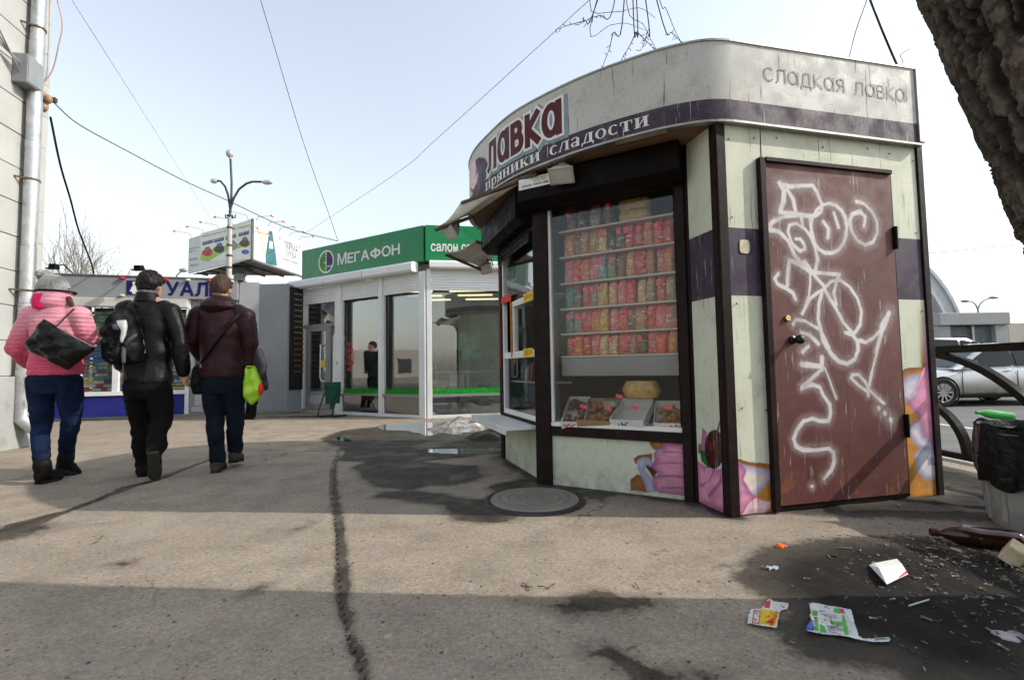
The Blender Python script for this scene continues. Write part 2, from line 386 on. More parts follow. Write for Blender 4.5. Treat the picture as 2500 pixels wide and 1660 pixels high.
PUD=[(q6([(640,185),(760,160),(1000,150),(1430,150),(1430,215),(1180,235),(1000,240),(900,215),(700,205)]),'broad shallow puddle in front of the green pavilion'),
     (q6([(980,345),(1110,345),(1380,340),(1560,325),(1560,352),(1380,378),(1120,376),(1030,365)]),'narrow dark puddle beside the kiosk counter'),
     (q6([(350,262),(400,255),(470,280),(450,292),(380,285)]),'tiny puddle at the edge of the wet patch')]
def axis(a,b,step,lo,hi):
    c=list(np.arange(a,b,step)); x=b;s=step
    up=[]
    while x<hi: up.append(x); s=min(s*1.35,25); x+=s
    up.append(hi); x=a;s=step; dn=[]
    while x>lo: s=min(s*1.35,25); x-=s; dn.append(max(x,lo))
    return np.array(dn[::-1]+c+up)
def ground_height(X,Y):
    z=fbm(X*.7,Y*.7,o=3,seed=3)*.006*np.clip(1-(Y-7)/6,0,1)
    d=np.minimum(sdist(X,Y,DIRT),sdist(X,Y,DIRT2)); w=np.clip(-d/.18+.1,0,1)
    z=z+w*(.010+fbm(X*9,Y*9,o=4,seed=9)*.014+np.maximum(0,fbm(X*26,Y*26,o=2,seed=12))*.007)
    lip=ldist(X,Y,CRK[0]); z=z-np.exp(-(lip/.010)**2)*.010
    for p,_ in PUD: z=z-np.clip(-sdist(X,Y,p)/.1,0,1)*.008
    return z
gx=np.concatenate([axis(-4.6,3.9,.024,-280,3.9)]); gx=gx[gx<=3.9]; gy=axis(1.15,6.2,.024,-25,280)
GX,GY=np.meshgrid(gx,gy); px_,py_=GX.ravel(),GY.ravel()
gz=ground_height(px_,py_); nx,ny=len(gx),len(gy)
me=bpy.data.meshes.new('pavement'); idx=np.arange(nx*ny).reshape(ny,nx)
fc=np.stack([idx[:-1,:-1],idx[:-1,1:],idx[1:,1:],idx[1:,:-1]],-1).reshape(-1,4)
me.vertices.add(nx*ny); me.vertices.foreach_set('co',np.stack([px_,py_,gz],1).ravel()); me.loops.add(fc.size); me.loops.foreach_set('vertex_index',fc.ravel())
me.polygons.add(len(fc)); me.polygons.foreach_set('loop_start',np.arange(0,fc.size,4)); me.polygons.foreach_set('loop_total',np.full(len(fc),4)); me.polygons.foreach_set('use_smooth',np.ones(len(fc),bool)); me.update(calc_edges=True)
wd=np.full(px_.shape,1e3)
for p in WET: wd=np.minimum(wd,sdist(px_,py_,p))
wl_=np.full(px_.shape,1e3)
for l,w in WLINE: wl_=np.minimum(wl_,ldist(px_,py_,l,w))
kb=[(1.29,2.92),(1.18,3.27),(.25,3.8),(-.1,4.95)]
wd=np.minimum(wd,ldist(px_,py_,kb)-.09)
ck=np.full(px_.shape,1e3)
for l in CRK: ck=np.minimum(ck,ldist(px_,py_,l))
fattr(me,'wet',np.clip(wd,-1,1)); fattr(me,'wetl',np.clip(wl_,-1,1)); fattr(me,'crk',np.clip(ck,0,1)); fattr(me,'dirt',np.clip(np.minimum(sdist(px_,py_,DIRT),sdist(px_,py_,DIRT2)+.03),-1,1))
t=NT('dusty_asphalt'); v=t.co()
big=t.noise(v,.55,5,.6); med=t.noise(v,3.1,5,.65); fine=t.noise(v,46,4,.7)
c=t.ramp(big,(.3,(.245,.203,.158)),(.7,(.325,.270,.208)))
c=t.mix(t.rng(med,.35,.75),c,(.20,.167,.132))
c=t.mix(1.,c,t.ramp(fine,(.28,.78),(.5,1.),(.74,1.18)),'MULTIPLY')
agg=t.sep(t.vor(v,105,out=1)); c=t.mix(1.,c,t.ramp(agg[0],(.0,.84),(1.,1.14)),'MULTIPLY'); agb=t.sep(t.vor(v,30,out=1)); c=t.mix(t.m('MULTIPLY',t.m('GREATER_THAN',agb[1],.9),.25),c,(.17,.18,.2))
pit=t.vor(v,62); pc=t.vor(v,62,out=1)
c=t.mix(t.m('MULTIPLY',t.rng(pit,.34,.12),t.m('GREATER_THAN',t.sep(pc)[0],.86)),c,(.05,.047,.045))
c=t.mix(t.m('MULTIPLY',t.rng(pit,.3,.1),t.m('MULTIPLY',t.m('GREATER_THAN',t.sep(pc)[1],.86),.6)),c,(.42,.4,.37))
p2=t.vor(v,21); p2c=t.vor(v,21,out=1)
c=t.mix(t.m('MULTIPLY',t.rng(p2,.22,.1),t.m('GREATER_THAN',t.sep(p2c)[0],.9)),c,(.06,.055,.05))
gum=t.vor(t.map(v,(1,1,1),(3,7,0)),2.6); c=t.mix(t.m('MULTIPLY',t.rng(gum,.045,.03),t.rng(t.noise(v,.8,1),.4,.6,.2,.75)),c,(.42,.4,.36))
scf=t.noise(t.map(v,(1,4,1),rot=(0,0,.5)),5,6,.75,.6); c=t.mix(t.rng(scf,.66,.74,0,.55),c,(.075,.066,.056))
dus=t.rng(t.noise(t.map(v,(1,1,1),(11,5,0)),1.3,5,.6,.5),.55,.72,0,.35); c=t.mix(dus,c,(.36,.31,.25))
vein=t.n('TexVoronoi',{'Vector':t.n('VectorMath',{0:v,1:t.n('VectorMath',{0:t.noise(v,3,4,.6,0,True),'Scale':.5},operation='SCALE')}),'Scale':1.1},feature='DISTANCE_TO_EDGE'); c=t.mix(t.m('MULTIPLY',t.rng(vein,.012,.003),t.rng(t.noise(v,.45,2),.5,.62,0,.75)),c,(.05,.045,.04))
blu=t.m('MULTIPLY',t.rng(t.noise(v,14,3),.62,.7),t.rng(t.noise(v,.9,2),.58,.68,0,.5)); c=t.mix(blu,c,(.15,.19,.26))
wn=t.m('ADD',t.attr('wet'),t.m('ADD',t.m('MULTIPLY',t.m('SUBTRACT',t.noise(v,2.6,6,.72,.3),.5),.34),t.m('MULTIPLY',t.m('SUBTRACT',t.noise(v,24,4),.5),.05)))
wln=t.m('ADD',t.attr('wetl'),t.m('ADD',t.m('MULTIPLY',t.m('SUBTRACT',t.noise(v,9,5,.7),.5),.075),t.m('MULTIPLY',t.m('SUBTRACT',t.noise(v,22,5),.5),.03)))
wm=t.m('MAXIMUM',t.rng(wn,.012,-.016),t.rng(wln,.006,-.006)); core=t.rng(wn,-.02,-.16)
damp=t.m('MAXIMUM',t.rng(wn,.085,.0,0,.5),t.rng(wln,.03,.0,0,.4)); c=t.mix(damp,c,t.mix(1.,c,(.34,.32,.31),'MULTIPLY')); c=t.mix(t.m('MULTIPLY',wm,t.rng(t.noise(v,5.5,6,.7),.3,.62,.55,1.)),c,t.mix(1.,c,(.22,.21,.205),'MULTIPLY')); c=t.mix(t.m('MULTIPLY',core,.35),c,(.03,.028,.028))
cn=t.m('ADD',t.attr('crk'),t.m('MULTIPLY',t.m('SUBTRACT',t.noise(v,30,4),.5),.016)); cm=t.rng(cn,.011,.005)
c=t.mix(cm,c,(.008,.0075,.007))
dn=t.m('ADD',t.attr('dirt'),t.m('ADD',t.m('MULTIPLY',t.m('SUBTRACT',t.noise(v,3.4,6,.72),.5),.22),t.m('MULTIPLY',t.m('SUBTRACT',t.noise(v,30,4),.5),.08)))
dm=t.rng(dn,.075,-.015); dc=t.ramp(t.noise(v,38,5,.75),(.25,(.004,.0035,.003)),(.6,(.012,.010,.0085)),(.8,(.05,.042,.034)))
deep=t.rng(dn,.0,-.22); c=t.mix(t.m('MULTIPLY',dm,t.rng(deep,0,1,.82,1,False)),c,t.mix(deep,t.mix(.6,dc,(.030,.025,.020)),dc))
ro=t.m('MULTIPLY_ADD',wm,-.25,.92); ro=t.m('SUBTRACT',ro,t.m('MULTIPLY',t.m('MULTIPLY',core,t.rng(t.noise(v,1.7,3),.45,.62)),.3)); ro=t.m('MAXIMUM',ro,t.m('MULTIPLY',dm,.75))
hh=t.m('ADD',t.m('MULTIPLY',fine,.5),t.m('ADD',t.m('MULTIPLY',pit,-.25),t.m('MULTIPLY',t.noise(v,150,3),.5)))
t.pbr(c,ro,0,t.bump(hh,.55,.004),Specular_IOR_Level=.22); me.materials.append(t.mat)
tag(mobj('pavement',me),kind='structure')
GZ2=gz.reshape(ny,nx)
def gz_(x,y):
    i=min(max(np.searchsorted(gx,x)-1,0),nx-2); j=min(max(np.searchsorted(gy,y)-1,0),ny-2); a=(x-gx[i])/(gx[i+1]-gx[i]); b=(y-gy[j])/(gy[j+1]-gy[j])
    return float((GZ2[j,i]*(1-a)+GZ2[j,i+1]*a)*(1-b)+(GZ2[j+1,i]*(1-a)+GZ2[j+1,i+1]*a)*b)
# road beyond the kerb, one step down
road=gm('road_asphalt',(.135,.13,.125),.85,0,.22,.9,.4,60,.004)
MB().sheet(lambda a,b:(4.06+a*290,-25+b*310,-.15),40,40).build('road',road,kind='structure')
MB().sheet(lambda a,b:(7.0+.12*a,-10+b*60,-.146),1,10).build('lane_marking',gm('road_paint',(.62,.62,.6),.7,0,.3,9,.2,60,dirt=.5),kind='structure')
kerb=thing('kerb','row of pale concrete kerb stones along the street edge','kerb',(3.98,4,0))
ks=MB().box((0,0,0),(.15,.985,.2)).mesh('kerb_stone',gm('kerb_concrete',(.42,.41,.39),.85,0,.2,3,.4,50,.004,dirt=.4))
for i in range(14):
    o=mobj('kerb_stone',ks,kerb,(random.uniform(-.004,.004),-2.5+i,-.075+random.uniform(-.004,.004))); m=o.modifiers.new('b','BEVEL'); m.width=.015; m.segments=2
# puddles
t=NT('puddle_water'); v=t.co()
f=t.m('MINIMUM',t.m('ADD',t.m('MULTIPLY',t.n('LayerWeight',{'Blend':.32},out=0),.95),.05),.9)
t.surf(t.n('MixShader',{0:f,1:t.n('BsdfTransparent',{'Color':(.42,.38,.33,1)}),2:t.n('BsdfGlossy',{'Color':(.95,.95,.95,1),'Roughness':.02,'Normal':t.bump(t.noise(v,6,2),.02,.02)})}))
for p,lab in PUD:
    p=np.array(p)[:,:2]; n=len(p); c=p.mean(0); out=[]
    for i in range(n*8):
        a=p[i//8];b=p[(i//8+1)%n]; q=a+(b-a)*(i%8)/8; w=1+.12*float(fbm(np.array([q[0]*5]),np.array([q[1]*5]),o=3,seed=5)[0])*2
        q=c+(q-c)*w; out.append((q[0],q[1],.0035))
    MB().add(out,[tuple(range(len(out)))]).build('puddle',t.mat,None,label=lab,kind='structure')
# remains of a snow heap
t=NT('dirty_snow'); v=t.co(); n1=t.noise(v,3.5,6,.75); c=t.ramp(n1,(.36,(.035,.03,.026)),(.52,(.20,.185,.17)),(.70,(.60,.60,.60)))
t.pbr(c,.7,0,t.bump(t.noise(v,26,5,.7),.7,.02)); SNOW=t.mat
def heap(name,label,cen,rx,ry,h,mat,seed,rz=0):
    c=np.array(cen); m=MB()
    def fn(a,b):
        r=b; th=a*2*PI; x=math.cos(th)*rx*r;y=math.sin(th)*ry*r
        w=1+.3*float(fbm(np.array([math.cos(th)*1.6]),np.array([math.sin(th)*1.6]),seed,o=2)[0]); x*=w;y*=w
        z=h*max(0,(1-r**1.5))*(1+.9*float(fbm(np.array([x*5]),np.array([y*5]),seed,o=4)[0]))-.012*r
        return (c[0]+x*math.cos(rz)-y*math.sin(rz),c[1]+x*math.sin(rz)+y*math.cos(rz),z)
    m.sheet(fn,56,20); return tag(m.build(name,mat,None,smooth=180),label=label,category=cat_) if False else m.build(name,mat,None,smooth=180,label=label,cat='snow' if 'snow' in name else 'dirt heap')
heap('snow_heap','low heap of melting dirty white snow behind the kiosk counter',(-.60,7.25,0),.72,.36,.15,SNOW,4,.25)
heap('snow_patch','thin patch of grey melting snow in the dark soil by the tree',(*G(2475,1560)[:2],0),.11,.1,.025,SNOW,8)
heap('soil_heap','small heap of black wet soil against the kiosk corner',(-.12,6.3,0),.5,.35,.13,gm('wet_soil',(.035,.029,.024),.8,0,.5,9,.8,40,.02),15,.1)
# ================================================================ the sweet shop kiosk
KC=(1.27,2.90); KR=(2.87,3.30); K1=(1.178,3.263); K2=(.246,3.801); K3=(-.101,4.905); KB1=(2.3,5.75); KB2=(1.15,5.95); KB3=(.1,5.55)
DF=PL(KC,KR); W1=PL(K2,K1); W2=PL(K3,K2); RT=PL(K1,KC)
def zoomer(ox,oy,sc): return lambda x,y:(ox+x*sc,oy+y*sc)
zA=zoomer(1650,80,.3061); zB=zoomer(1780,360,.3189); zC=zoomer(1780,800,.3061); z7=zoomer(1150,800,.3061); z6=zoomer(1150,400,.2934); z5=zoomer(1050,80,.3189)
CREAM=(.57,.59,.475); PURP=(.046,.031,.056)
def weathered(name,drips=1.,rough=.55,base=None,dark=(.05,.035,.025),lightd=.55,rust=0.):
    t=NT(name); v=t.co(); c=t.attr('Col','Color') if base is None else t.mix(0.,base,base)
    c=t.mix(1.,c,t.ramp(t.noise(v,1.6,5,.6),(.3,.88),(.7,1.08)),'MULTIPLY')
    grime=t.rng(t.noise(v,5,7,.75,.3),.48,.78,0,.42*drips); c=t.mix(grime,c,(.22,.17,.11))
    sp=t.noise(t.map(v,(44,44,2.4)),1,3,.6); sl=t.noise(t.map(v,(1.4,1.4,1)),2,3)
    d1=t.m('MULTIPLY',t.rng(sp,.615,.68),t.rng(sl,.40,.60)); c=t.mix(t.m('MULTIPLY',d1,.75*drips),c,dark)
    sp2=t.noise(t.map(v,(58,58,3.),(5,3,9)),1,3,.6); sl2=t.noise(t.map(v,(1.1,1.1,.8),(7,2,3)),2,3)
    d2=t.m('MULTIPLY',t.rng(sp2,.615,.69),t.rng(sl2,.40,.6)); c=t.mix(t.m('MULTIPLY',d2,lightd*drips),c,(.55,.53,.5))
    spk=t.vor(v,75); spc=t.sep(t.vor(v,75,out=1)); c=t.mix(t.m('MULTIPLY',t.rng(spk,.3,.15),t.m('MULTIPLY',t.m('GREATER_THAN',spc[0],.93),.7*drips)),c,(.07,.05,.04))
    low=t.m('MULTIPLY',t.rng(t.sep(v)[2],.22,-.02),t.rng(t.noise(v,7,6,.7),.38,.66)); c=t.mix(t.m('MULTIPLY',low,.6),c,(.15,.11,.07))
    if rust:
        rr=t.m('MULTIPLY',t.rng(t.sep(v)[2],.30,.05),t.rng(t.noise(v,11,6,.75),.5,.62)); c=t.mix(t.m('MULTIPLY',rr,rust),c,(.20,.065,.02))
    return t.pbr(c,t.rng(t.noise(v,8,4),.3,.7,rough-.12,rough+.2),0,t.bump(t.m('ADD',t.m('MULTIPLY',t.noise(v,2.2,2),3.),t.noise(v,90,3)),.14,.006),Specular_IOR_Level=.25)
M_PANEL=weathered('printed_cream_panel'); M_FASC=weathered('printed_fascia',1.35,.58,dark=(.11,.085,.06))
M_POST=gm('brown_painted_steel',(.016,.009,.009),.5,0,.35,7,.3,60,.004,dirt=.3,dcol=(.07,.055,.048),spec=.1); M_ALU=gm('grey_trim_metal',(.33,.32,.30),.42,.7,.2,6,.15,50,.003,dirt=.5)
M_SOFF=gm('brown_plywood',(.19,.12,.075),.7,0,.25,3,.25,40,.004,dirt=.3); M_WHT=gm('white_pvc',(.74,.74,.72),.35,0,.08,3,.05,60,dirt=.25,dcol=(.3,.27,.22)); M_BLK=gm('black_shutter',(.007,.0055,.005),.5,0,.3,5,.2,60,spec=.06)
M_DARK=gm('dark_inside',(.022,.02,.019),.8,0,.2,3,.1,spec=.05); M_ROOF=gm('roof_sheet',(.2,.2,.2),.6,.4,.2,2,.2)
kiosk=thing('kiosk','cream and purple sweet shop kiosk with curved sign board and graffiti on its brown door','kiosk',(1.2,4.2,0))
kx=np.array([1.2,4.2,0])
# --- painting printed panels as dense colour grids
def smooth01(x,a,b):
    t=np.clip((x-a)/(b-a),0,1); return t*t*(3-2*t)
def paint(pl,zt,layers,S,Z,base):
    c=np.empty(S.shape+(3,)); c[:]=base; sf=S.ravel();zf=Z.ravel(); cf=c.reshape(-1,3)
    for ly in layers:
        kind=ly[0]
        if kind=='stripe':
            m=((zf>1.315)&(zf<1.735)).astype(float)[:,None]; cf[:]=cf*(1-m)+np.array(PURP)*m; continue
        pts=[pl.hit(*zt(x,y)) for x,y in ly[1]]
        wob=fbm(sf*14,zf*14,o=3,seed=21)*.008
        if kind=='poly': d=sdist(sf,zf,pts)+wob
        else: d=ldist(sf,zf,pts)-ly[4]+wob*.5
        m=smooth01(d,.003,-.003)[:,None]; a=np.array(ly[2]);b=np.array(ly[3])
        k=smooth01(-d,0,.06 if kind=='poly' else .02)[:,None]; n=(fbm(sf*9,zf*22,o=4,seed=5)*.5+.5)[:,None]
        col=(b*(1-k)+a*k)*(.72+.5*n); cf[:]=cf*(1-m)+col*m
    return c
def painted_panel(name,pl,zt,s0,s1,z0,z1,n,layers,parent,ds=.006,dz=.006,ztop=None,mat=None,thick=.03):
    ss=np.linspace(s0,s1,max(2,int((s1-s0)/ds)+1)); zz_=[z0]
    zt_=z1 if ztop is None else min(z1,ztop); zz_=list(np.linspace(z0,zt_,max(2,int((zt_-z0)/dz)+1)))
    for e in (1.3145,1.3155,1.7345,1.7355,z1):
        if e>zz_[-1]+1e-5 and e<=z1: zz_.append(e)
    zz_=np.array(zz_); S,Z=np.meshgrid(ss,zz_); c=paint(pl,zt,layers,S,Z,CREAM)
    k,j=len(ss),len(zz_); dent=fbm(S*1.5,Z*1.2,o=2,seed=int(abs(s0)*97)+3)*.002
    v=np.stack([pl.A[0]+pl.u[0]*S+pl.n[0]*(n+dent),pl.A[1]+pl.u[1]*S+pl.n[1]*(n+dent),Z],-1).reshape(-1,3)
    m=MB(); m.add(v,[(b*k+a,b*k+a+1,(b+1)*k+a+1,(b+1)*k+a) for b in range(j-1) for a in range(k-1)])
    cor=[0,k-1,(j-1)*k+k-1,(j-1)*k]; bk=[pl.p(s,z,n-thick) for s,z in((s0,z0),(s1,z0),(s1,z1),(s0,z1))]
    per=list(range(k))+[b*k+k-1 for b in range(1,j)]+[(j-1)*k+a for a in range(k-2,-1,-1)]+[b*k for b in range(j-2,0,-1)]
    base=len(m.v); m.v+=[tuple(p) for p in bk]; fs=[(base+3,base+2,base+1,base)]
    fs+=[tuple([base]+[base+1]+list(range(k-1,-1,-1)))]; fs+=[tuple([base+1,base+2]+[b*k+k-1 for b in range(j-1,-1,-1)])]
    fs+=[tuple([base+2,base+3]+[(j-1)*k+a for a in range(k)])]; fs+=[tuple([base+3,base]+[b*k for b in range(j)])]
    m.f+=fs; m.m+=[0]*len(fs)
    o=m.build(name,mat or M_PANEL,parent); cattr(o.data,'Col',np.concatenate([c.reshape(-1,3),np.tile(np.array(CREAM),(4,1))])); return o
PK=lin(214,140,170);PKD=lin(160,95,140);PKL=lin(232,185,205);WC=lin(205,205,215);WCD=lin(150,150,185);OR=lin(196,134,52);ORD=lin(120,72,25);BRN=lin(80,45,30);CHR=(.06,.003,.008);CHD=(.02,.002,.004)
ART1=[('poly',[(1425,900),(1535,900),(1535,965),(1460,975),(1430,930)],OR,ORD),('poly',[(1297,1045),(1335,1012),(1450,998),(1445,1060),(1385,1095),(1310,1085)],OR,ORD),('poly',[(1270,1205),(1330,1165),(1400,1195),(1415,1310),(1275,1295)],lin(150,95,35),ORD),
 ('poly',[(1380,1080),(1450,1070),(1500,1150),(1450,1200)],BRN,BRN),
 ('poly',[(1318,1060),(1365,1028),(1430,1040),(1470,1095),(1430,1105),(1395,1080),(1388,1130),(1440,1200),(1475,1310),(1405,1305),(1375,1220),(1330,1130)],WC,WCD),
 ('poly',[(1455,1000),(1490,965),(1530,960),(1540,905),(1730,905),(1740,1345),(1500,1320),(1460,1290),(1442,1190),(1490,1160),(1440,1110),(1460,1050)],PK,PKD),
 ('line',[(1450,1090),(1580,1075),(1740,1085)],PKD,PKD,.006),('line',[(1530,990),(1640,990),(1740,1000)],PKD,PKD,.005),('line',[(1450,1190),(1600,1180),(1740,1195)],lin(140,95,150),PKD,.009),('line',[(1520,1275),(1740,1275)],PKD,PKD,.006),
 ('poly',[(1470,1010),(1500,975),(1530,970),(1530,1010)],WC,WCD)]
ART2=[('stripe',),('poly',[(1815,930),(1850,930),(1850,1000),(1815,1000)],OR,ORD),('poly',[(1845,795),(1885,830),(1868,1000),(1830,1000)],PK,PKD),('poly',[(1800,1060),(1880,1110),(1960,1130),(2045,1110),(2050,1480),(1800,1400)],PK,PKD),
 ('line',[(2010,1130),(1990,1230),(1900,1340)],PKD,PKD,.012),('line',[(1930,1130),(1905,1210),(1840,1260)],PKD,PKD,.008),('poly',[(1880,1110),(1930,1120),(1890,1230),(1850,1200)],WCD,PK),
 ('poly',[(1825,970),(1870,985),(1925,1095),(1890,1115),(1835,1060)],lin(40,130,60),lin(20,80,40)),('line',[(2008,665),(1980,770),(1962,840)],(.02,.06,.02),(.01,.03,.01),.006),
 ('poly',[(1940+78*math.cos(a/10*PI),968+158*math.sin(a/10*PI)) for a in range(20)],CHR,CHD),('poly',[(1900,920),(1918,925),(1922,980),(1905,985)],lin(190,90,100),lin(120,20,40))]
ART3=[('stripe',),('poly',[(60,1045),(200,1075),(345,1085),(380,1500),(60,1500)],OR,ORD),('poly',[(60,1070),(200,1112),(320,1138),(352,1190),(300,1240),(220,1340),(110,1500),(60,1500)],lin(215,200,195),WCD),('poly',[(60,1080),(95,1085),(140,1130),(112,1210),(180,1310),(222,1345),(105,1500),(60,1500)],PK,PKD),('poly',[(150,1410),(210,1350),(330,1388),(328,1430),(280,1475),(100,1500)],lin(215,205,200),PKL)]
ART4=[('stripe',),('poly',[(1355,380),(1400,330),(1540,310),(1575,240),(1590,180),(1640,180),(1720,1380),(1380,1380),(1355,600)],OR,ORD),('poly',[(1600,270),(1700,300),(1720,960),(1600,930),(1530,850),(1500,700),(1420,600),(1500,420)],PK,PKD),('poly',[(1368,450),(1430,380),(1520,370),(1530,450),(1500,560),(1420,590),(1385,560)],lin(210,205,212),WCD),('poly',[(1418,820),(1470,755),(1530,755),(1560,860),(1650,955),(1570,985),(1500,950),(1470,900)],lin(220,205,212),WCD),('line',[(1560,330),(1500,480),(1440,560)],PKL,PK,.01),('line',[(1640,420),(1590,600),(1600,760)],lin(235,120,170),PK,.012),
 ('poly',[(1478,1010),(1540,945),(1720,940),(1720,1210),(1560,1215),(1500,1150)],lin(215,210,212),WCD),('poly',[(1570,1020),(1620,1030),(1650,1100),(1590,1090)],PKD,WCD)]
def lp(*a,label=None,**k):
    o=painted_panel(*a,**k); 
    if label: o['label']=label
    return o
lp('wall_panel',W1,z7,.06,1.035,.0,.372,.0,ART1,kiosk,label='cream lower panel printed with pink cream swirl')
lp('wall_panel',RT,z7,.075,.335,.01,2.385,.0,ART2,kiosk,ztop=.8,label='narrow cream panel printed with a cherry on pink cream')
lp('wall_panel',DF,zC,.062,.325,.008,2.385,.0,ART3,kiosk,ztop=.5,label='cream panel left of the door with purple stripe and cream print')
lp('wall_panel',DF,zC,1.345,1.598,.008,2.385,.0,ART4,kiosk,ztop=.86,label='cream panel right of the door with pastry print')
lp('wall_panel',DF,zC,.33,1.284,2.19,2.385,.002,[],kiosk,ds=.1,dz=.05,label='cream panel above the door')
lp('wall_panel',DF,zC,1.288,1.342,2.19,2.385,.001,[],kiosk,ds=.03,dz=.05)
lp('wall_panel',W2,z7,.07,1.03,.0,.44,.0,[],kiosk,ds=.1,dz=.05)
side=PL(KR,KB1)
for i in range(3): lp('wall_panel',side,zC,i*.84,(i+1)*.84-.004,.01,2.385,.0,[('stripe',)],kiosk,ds=.1,dz=.1)
for a,b in ((KB1,KB2),(KB2,KB3),(KB3,K3)): q=PL(a,b); lp('wall_panel',q,zC,.0,q.L,.01,2.385,.0,[],kiosk,ds=.1,dz=.1)
# --- posts, rails, trims
def post(q,w,z0=0,z1=2.385,rz=0,mat=None,name='corner_post'): return MB().box((q[0],q[1],(z0+z1)/2),(w,w,z1-z0),rz).build(name,mat or M_POST,kiosk,bev=.004)
aD=math.atan2(DF.u[1],DF.u[0]); aW=math.atan2(W1.u[1],W1.u[0]); a2=math.atan2(W2.u[1],W2.u[0])
MB().slab(DF,-.005,.06,0,2.385,-.06,.012).build('corner_post',M_POST,kiosk,bev=.004)
MB().slab(RT,.338,.372,.0,2.383,-.05,.010).build('post',M_POST,kiosk,bev=.003)
MB().slab(DF,1.600,1.652,-.01,2.40,-.05,.014).build('corner_post',M_POST,kiosk,bev=.004)
MB().slab(DF,1.586,1.640,2.40,2.925,-.02,.05).build('fascia_end_cap',M_ALU,kiosk,bev=.003)
MB().slab(W1,-.065,.062,0,2.14,-.09,.035).build('post',M_POST,kiosk,bev=.005)
MB().slab(W1,1.035,1.098,0,2.14,-.06,.045).build('post',M_POST,kiosk,bev=.005)
MB().slab(RT,-.02,.073,0,2.385,-.05,.006).build('post',M_POST,kiosk,bev=.004)
MB().slab(W2,-.04,.068,0,2.3,-.06,.02).build('post',M_POST,kiosk,bev=.004)
MB().slab(W2,1.032,1.10,0,2.2,-.06,.02).build('post',M_POST,kiosk,bev=.004)
P('rail',W1,.063,1.034,.375,.445,-.05,.030,M_POST,kiosk,.003); P('rail',W2,.07,1.03,.40,.455,-.05,.028,M_POST,kiosk,.003)
P('window_sill',W1,.063,1.034,.446,.478,-.05,.022,M_WHT,kiosk,.004)
# --- window one
wf=MB(); wf.slab(W1,.063,.085,.479,2.13,-.03,.012); wf.build('window_frame',M_WHT,kiosk,bev=.003)
P('window_frame',W1,1.022,1.034,.479,2.13,-.03,.010,M_BLK,kiosk)
GLK=glassm('shop_glass',(.99,.99,.985),.5,.003)
P('window_pane',W1,.086,1.021,.479,2.13,-.012,-.006,GLK,kiosk)
# --- window two: serving window in white frames
g2=[(.07,.10),(1.0,1.03)]
for s0,s1 in g2: P('window_frame',W2,s0,s1,.456,2.12,-.03,.012,M_WHT,kiosk,.003)
P('window_frame',W2,.10,1.0,.456,.50,-.03,.014,M_WHT,kiosk,.003); P('window_frame',W2,.10,1.0,.985,1.045,-.03,.016,M_WHT,kiosk,.003)
P('window_frame',W2,.40,1.0,1.46,1.515,-.03,.014,M_WHT,kiosk,.003); P('window_frame',W2,.40,.435,1.046,1.459,-.03,.013,M_WHT,kiosk,.003); P('window_frame',W2,.10,1.0,2.08,2.12,-.03,.012,M_WHT,kiosk,.003)
P('window_pane',W2,.101,.999,.501,.984,-.010,-.005,GLK,kiosk); P('window_pane',W2,.436,.999,1.046,1.459,-.010,-.005,GLK,kiosk); P('window_pane',W2,.101,.999,1.516,2.079,-.011,-.005,GLK,kiosk)
YEL=gm('yellow_sticker',(.75,.55,.03),.5,0,.1); RED=gm('red_print',(.55,.03,.02),.5,0,.15)
for z,s in ((1.015,.72),(1.487,.74)):
    st=P('sticker',W2,s,s+.24,z-.03,z+.045,.0165,.019,YEL,kiosk)
    lettering('ЗДЕСЬ',lambda u,v,n:W2.p(u,v,n),(s+.02,z-.015,s+.22,z+.03),RED,st,n=.021)
pr=MB(); pr.slab(W2,.375,.40,1.0,1.52,.018,.024); st=pr.build('price_strip',gm('orange_red_print',(.6,.10,.02),.5,0,.6,30,.05),kiosk); lettering('00000000',lambda u,v,n:W2.p(.388+v,u,n),(1.06,-.009,1.48,.009),YEL,st,n=.026)
P('price_strip',W2,.07,.39,1.53,1.60,.018,.022,RED,kiosk)
P('price_strip',W2,-.01,.03,.9,2.0,.021,.025,gm('dark_red_strip',(.16,.02,.02),.5,0,.9,24,.05),kiosk)
ct=MB(); ct.slab(W2,-.12,1.06,.405,.43,.022,.30); ct.slab(W2,-.12,1.06,.375,.405,.285,.30); ct.build('counter_shelf',gm('white_counter',(.66,.66,.64),.4,0,.15,4,.05,dirt=.35,dcol=(.3,.27,.23)),kiosk,bev=.003)
# --- roller shutter boxes
def shbox(pl,s0,s1,zt=2.384,zb=2.125,d=.20):
    m=MB(); pr=[(zb,.02),(zb,.13),(zb+.05,d),(zt-.03,d),(zt,d-.04),(zt,.02)]
    m.prism([pl.p(s0,z,n) for z,n in pr],np.append(pl.u*(s1-s0),0)); return m.build('shutter_box',M_BLK,kiosk,bev=.004)
b1=shbox(W1,-.10,1.10); shbox(W2,-.06,1.08,2.36,2.06,.19)
for q,a,b in((W2,.075,1.02),):
    for i in range(3): P('shutter_slat',q,a,b,2.115-.042*(i+1)+(.0 if q is W1 else -.06),2.113-.042*i+(.0 if q is W1 else -.06),.048,.058,M_BLK,kiosk,.004)
st=P('sticker',W1,-.085,.27,2.262,2.345,.2005,.2025,gm('white_sticker',(.75,.75,.73),.5,0,.08,6,.02,dirt=.2),b1)
INK=gm('black_ink',(.02,.02,.022),.6,0,.1); f1=lambda u,v,n:W1.p(u,v,n)
m=MB(); lettering('КОМПЛЕКТ',f1,(.03,2.322,.16,2.336),INK,None,n=.204,mb=m); lettering('АЛЮТЕХ',f1,(.04,2.303,.15,2.317),INK,None,n=.204,mb=m); lettering('(343) 369-48-99',f1,(-.06,2.272,.22,2.294),INK,None,.01,n=.204,mb=m); m.build('lettering',INK,st)
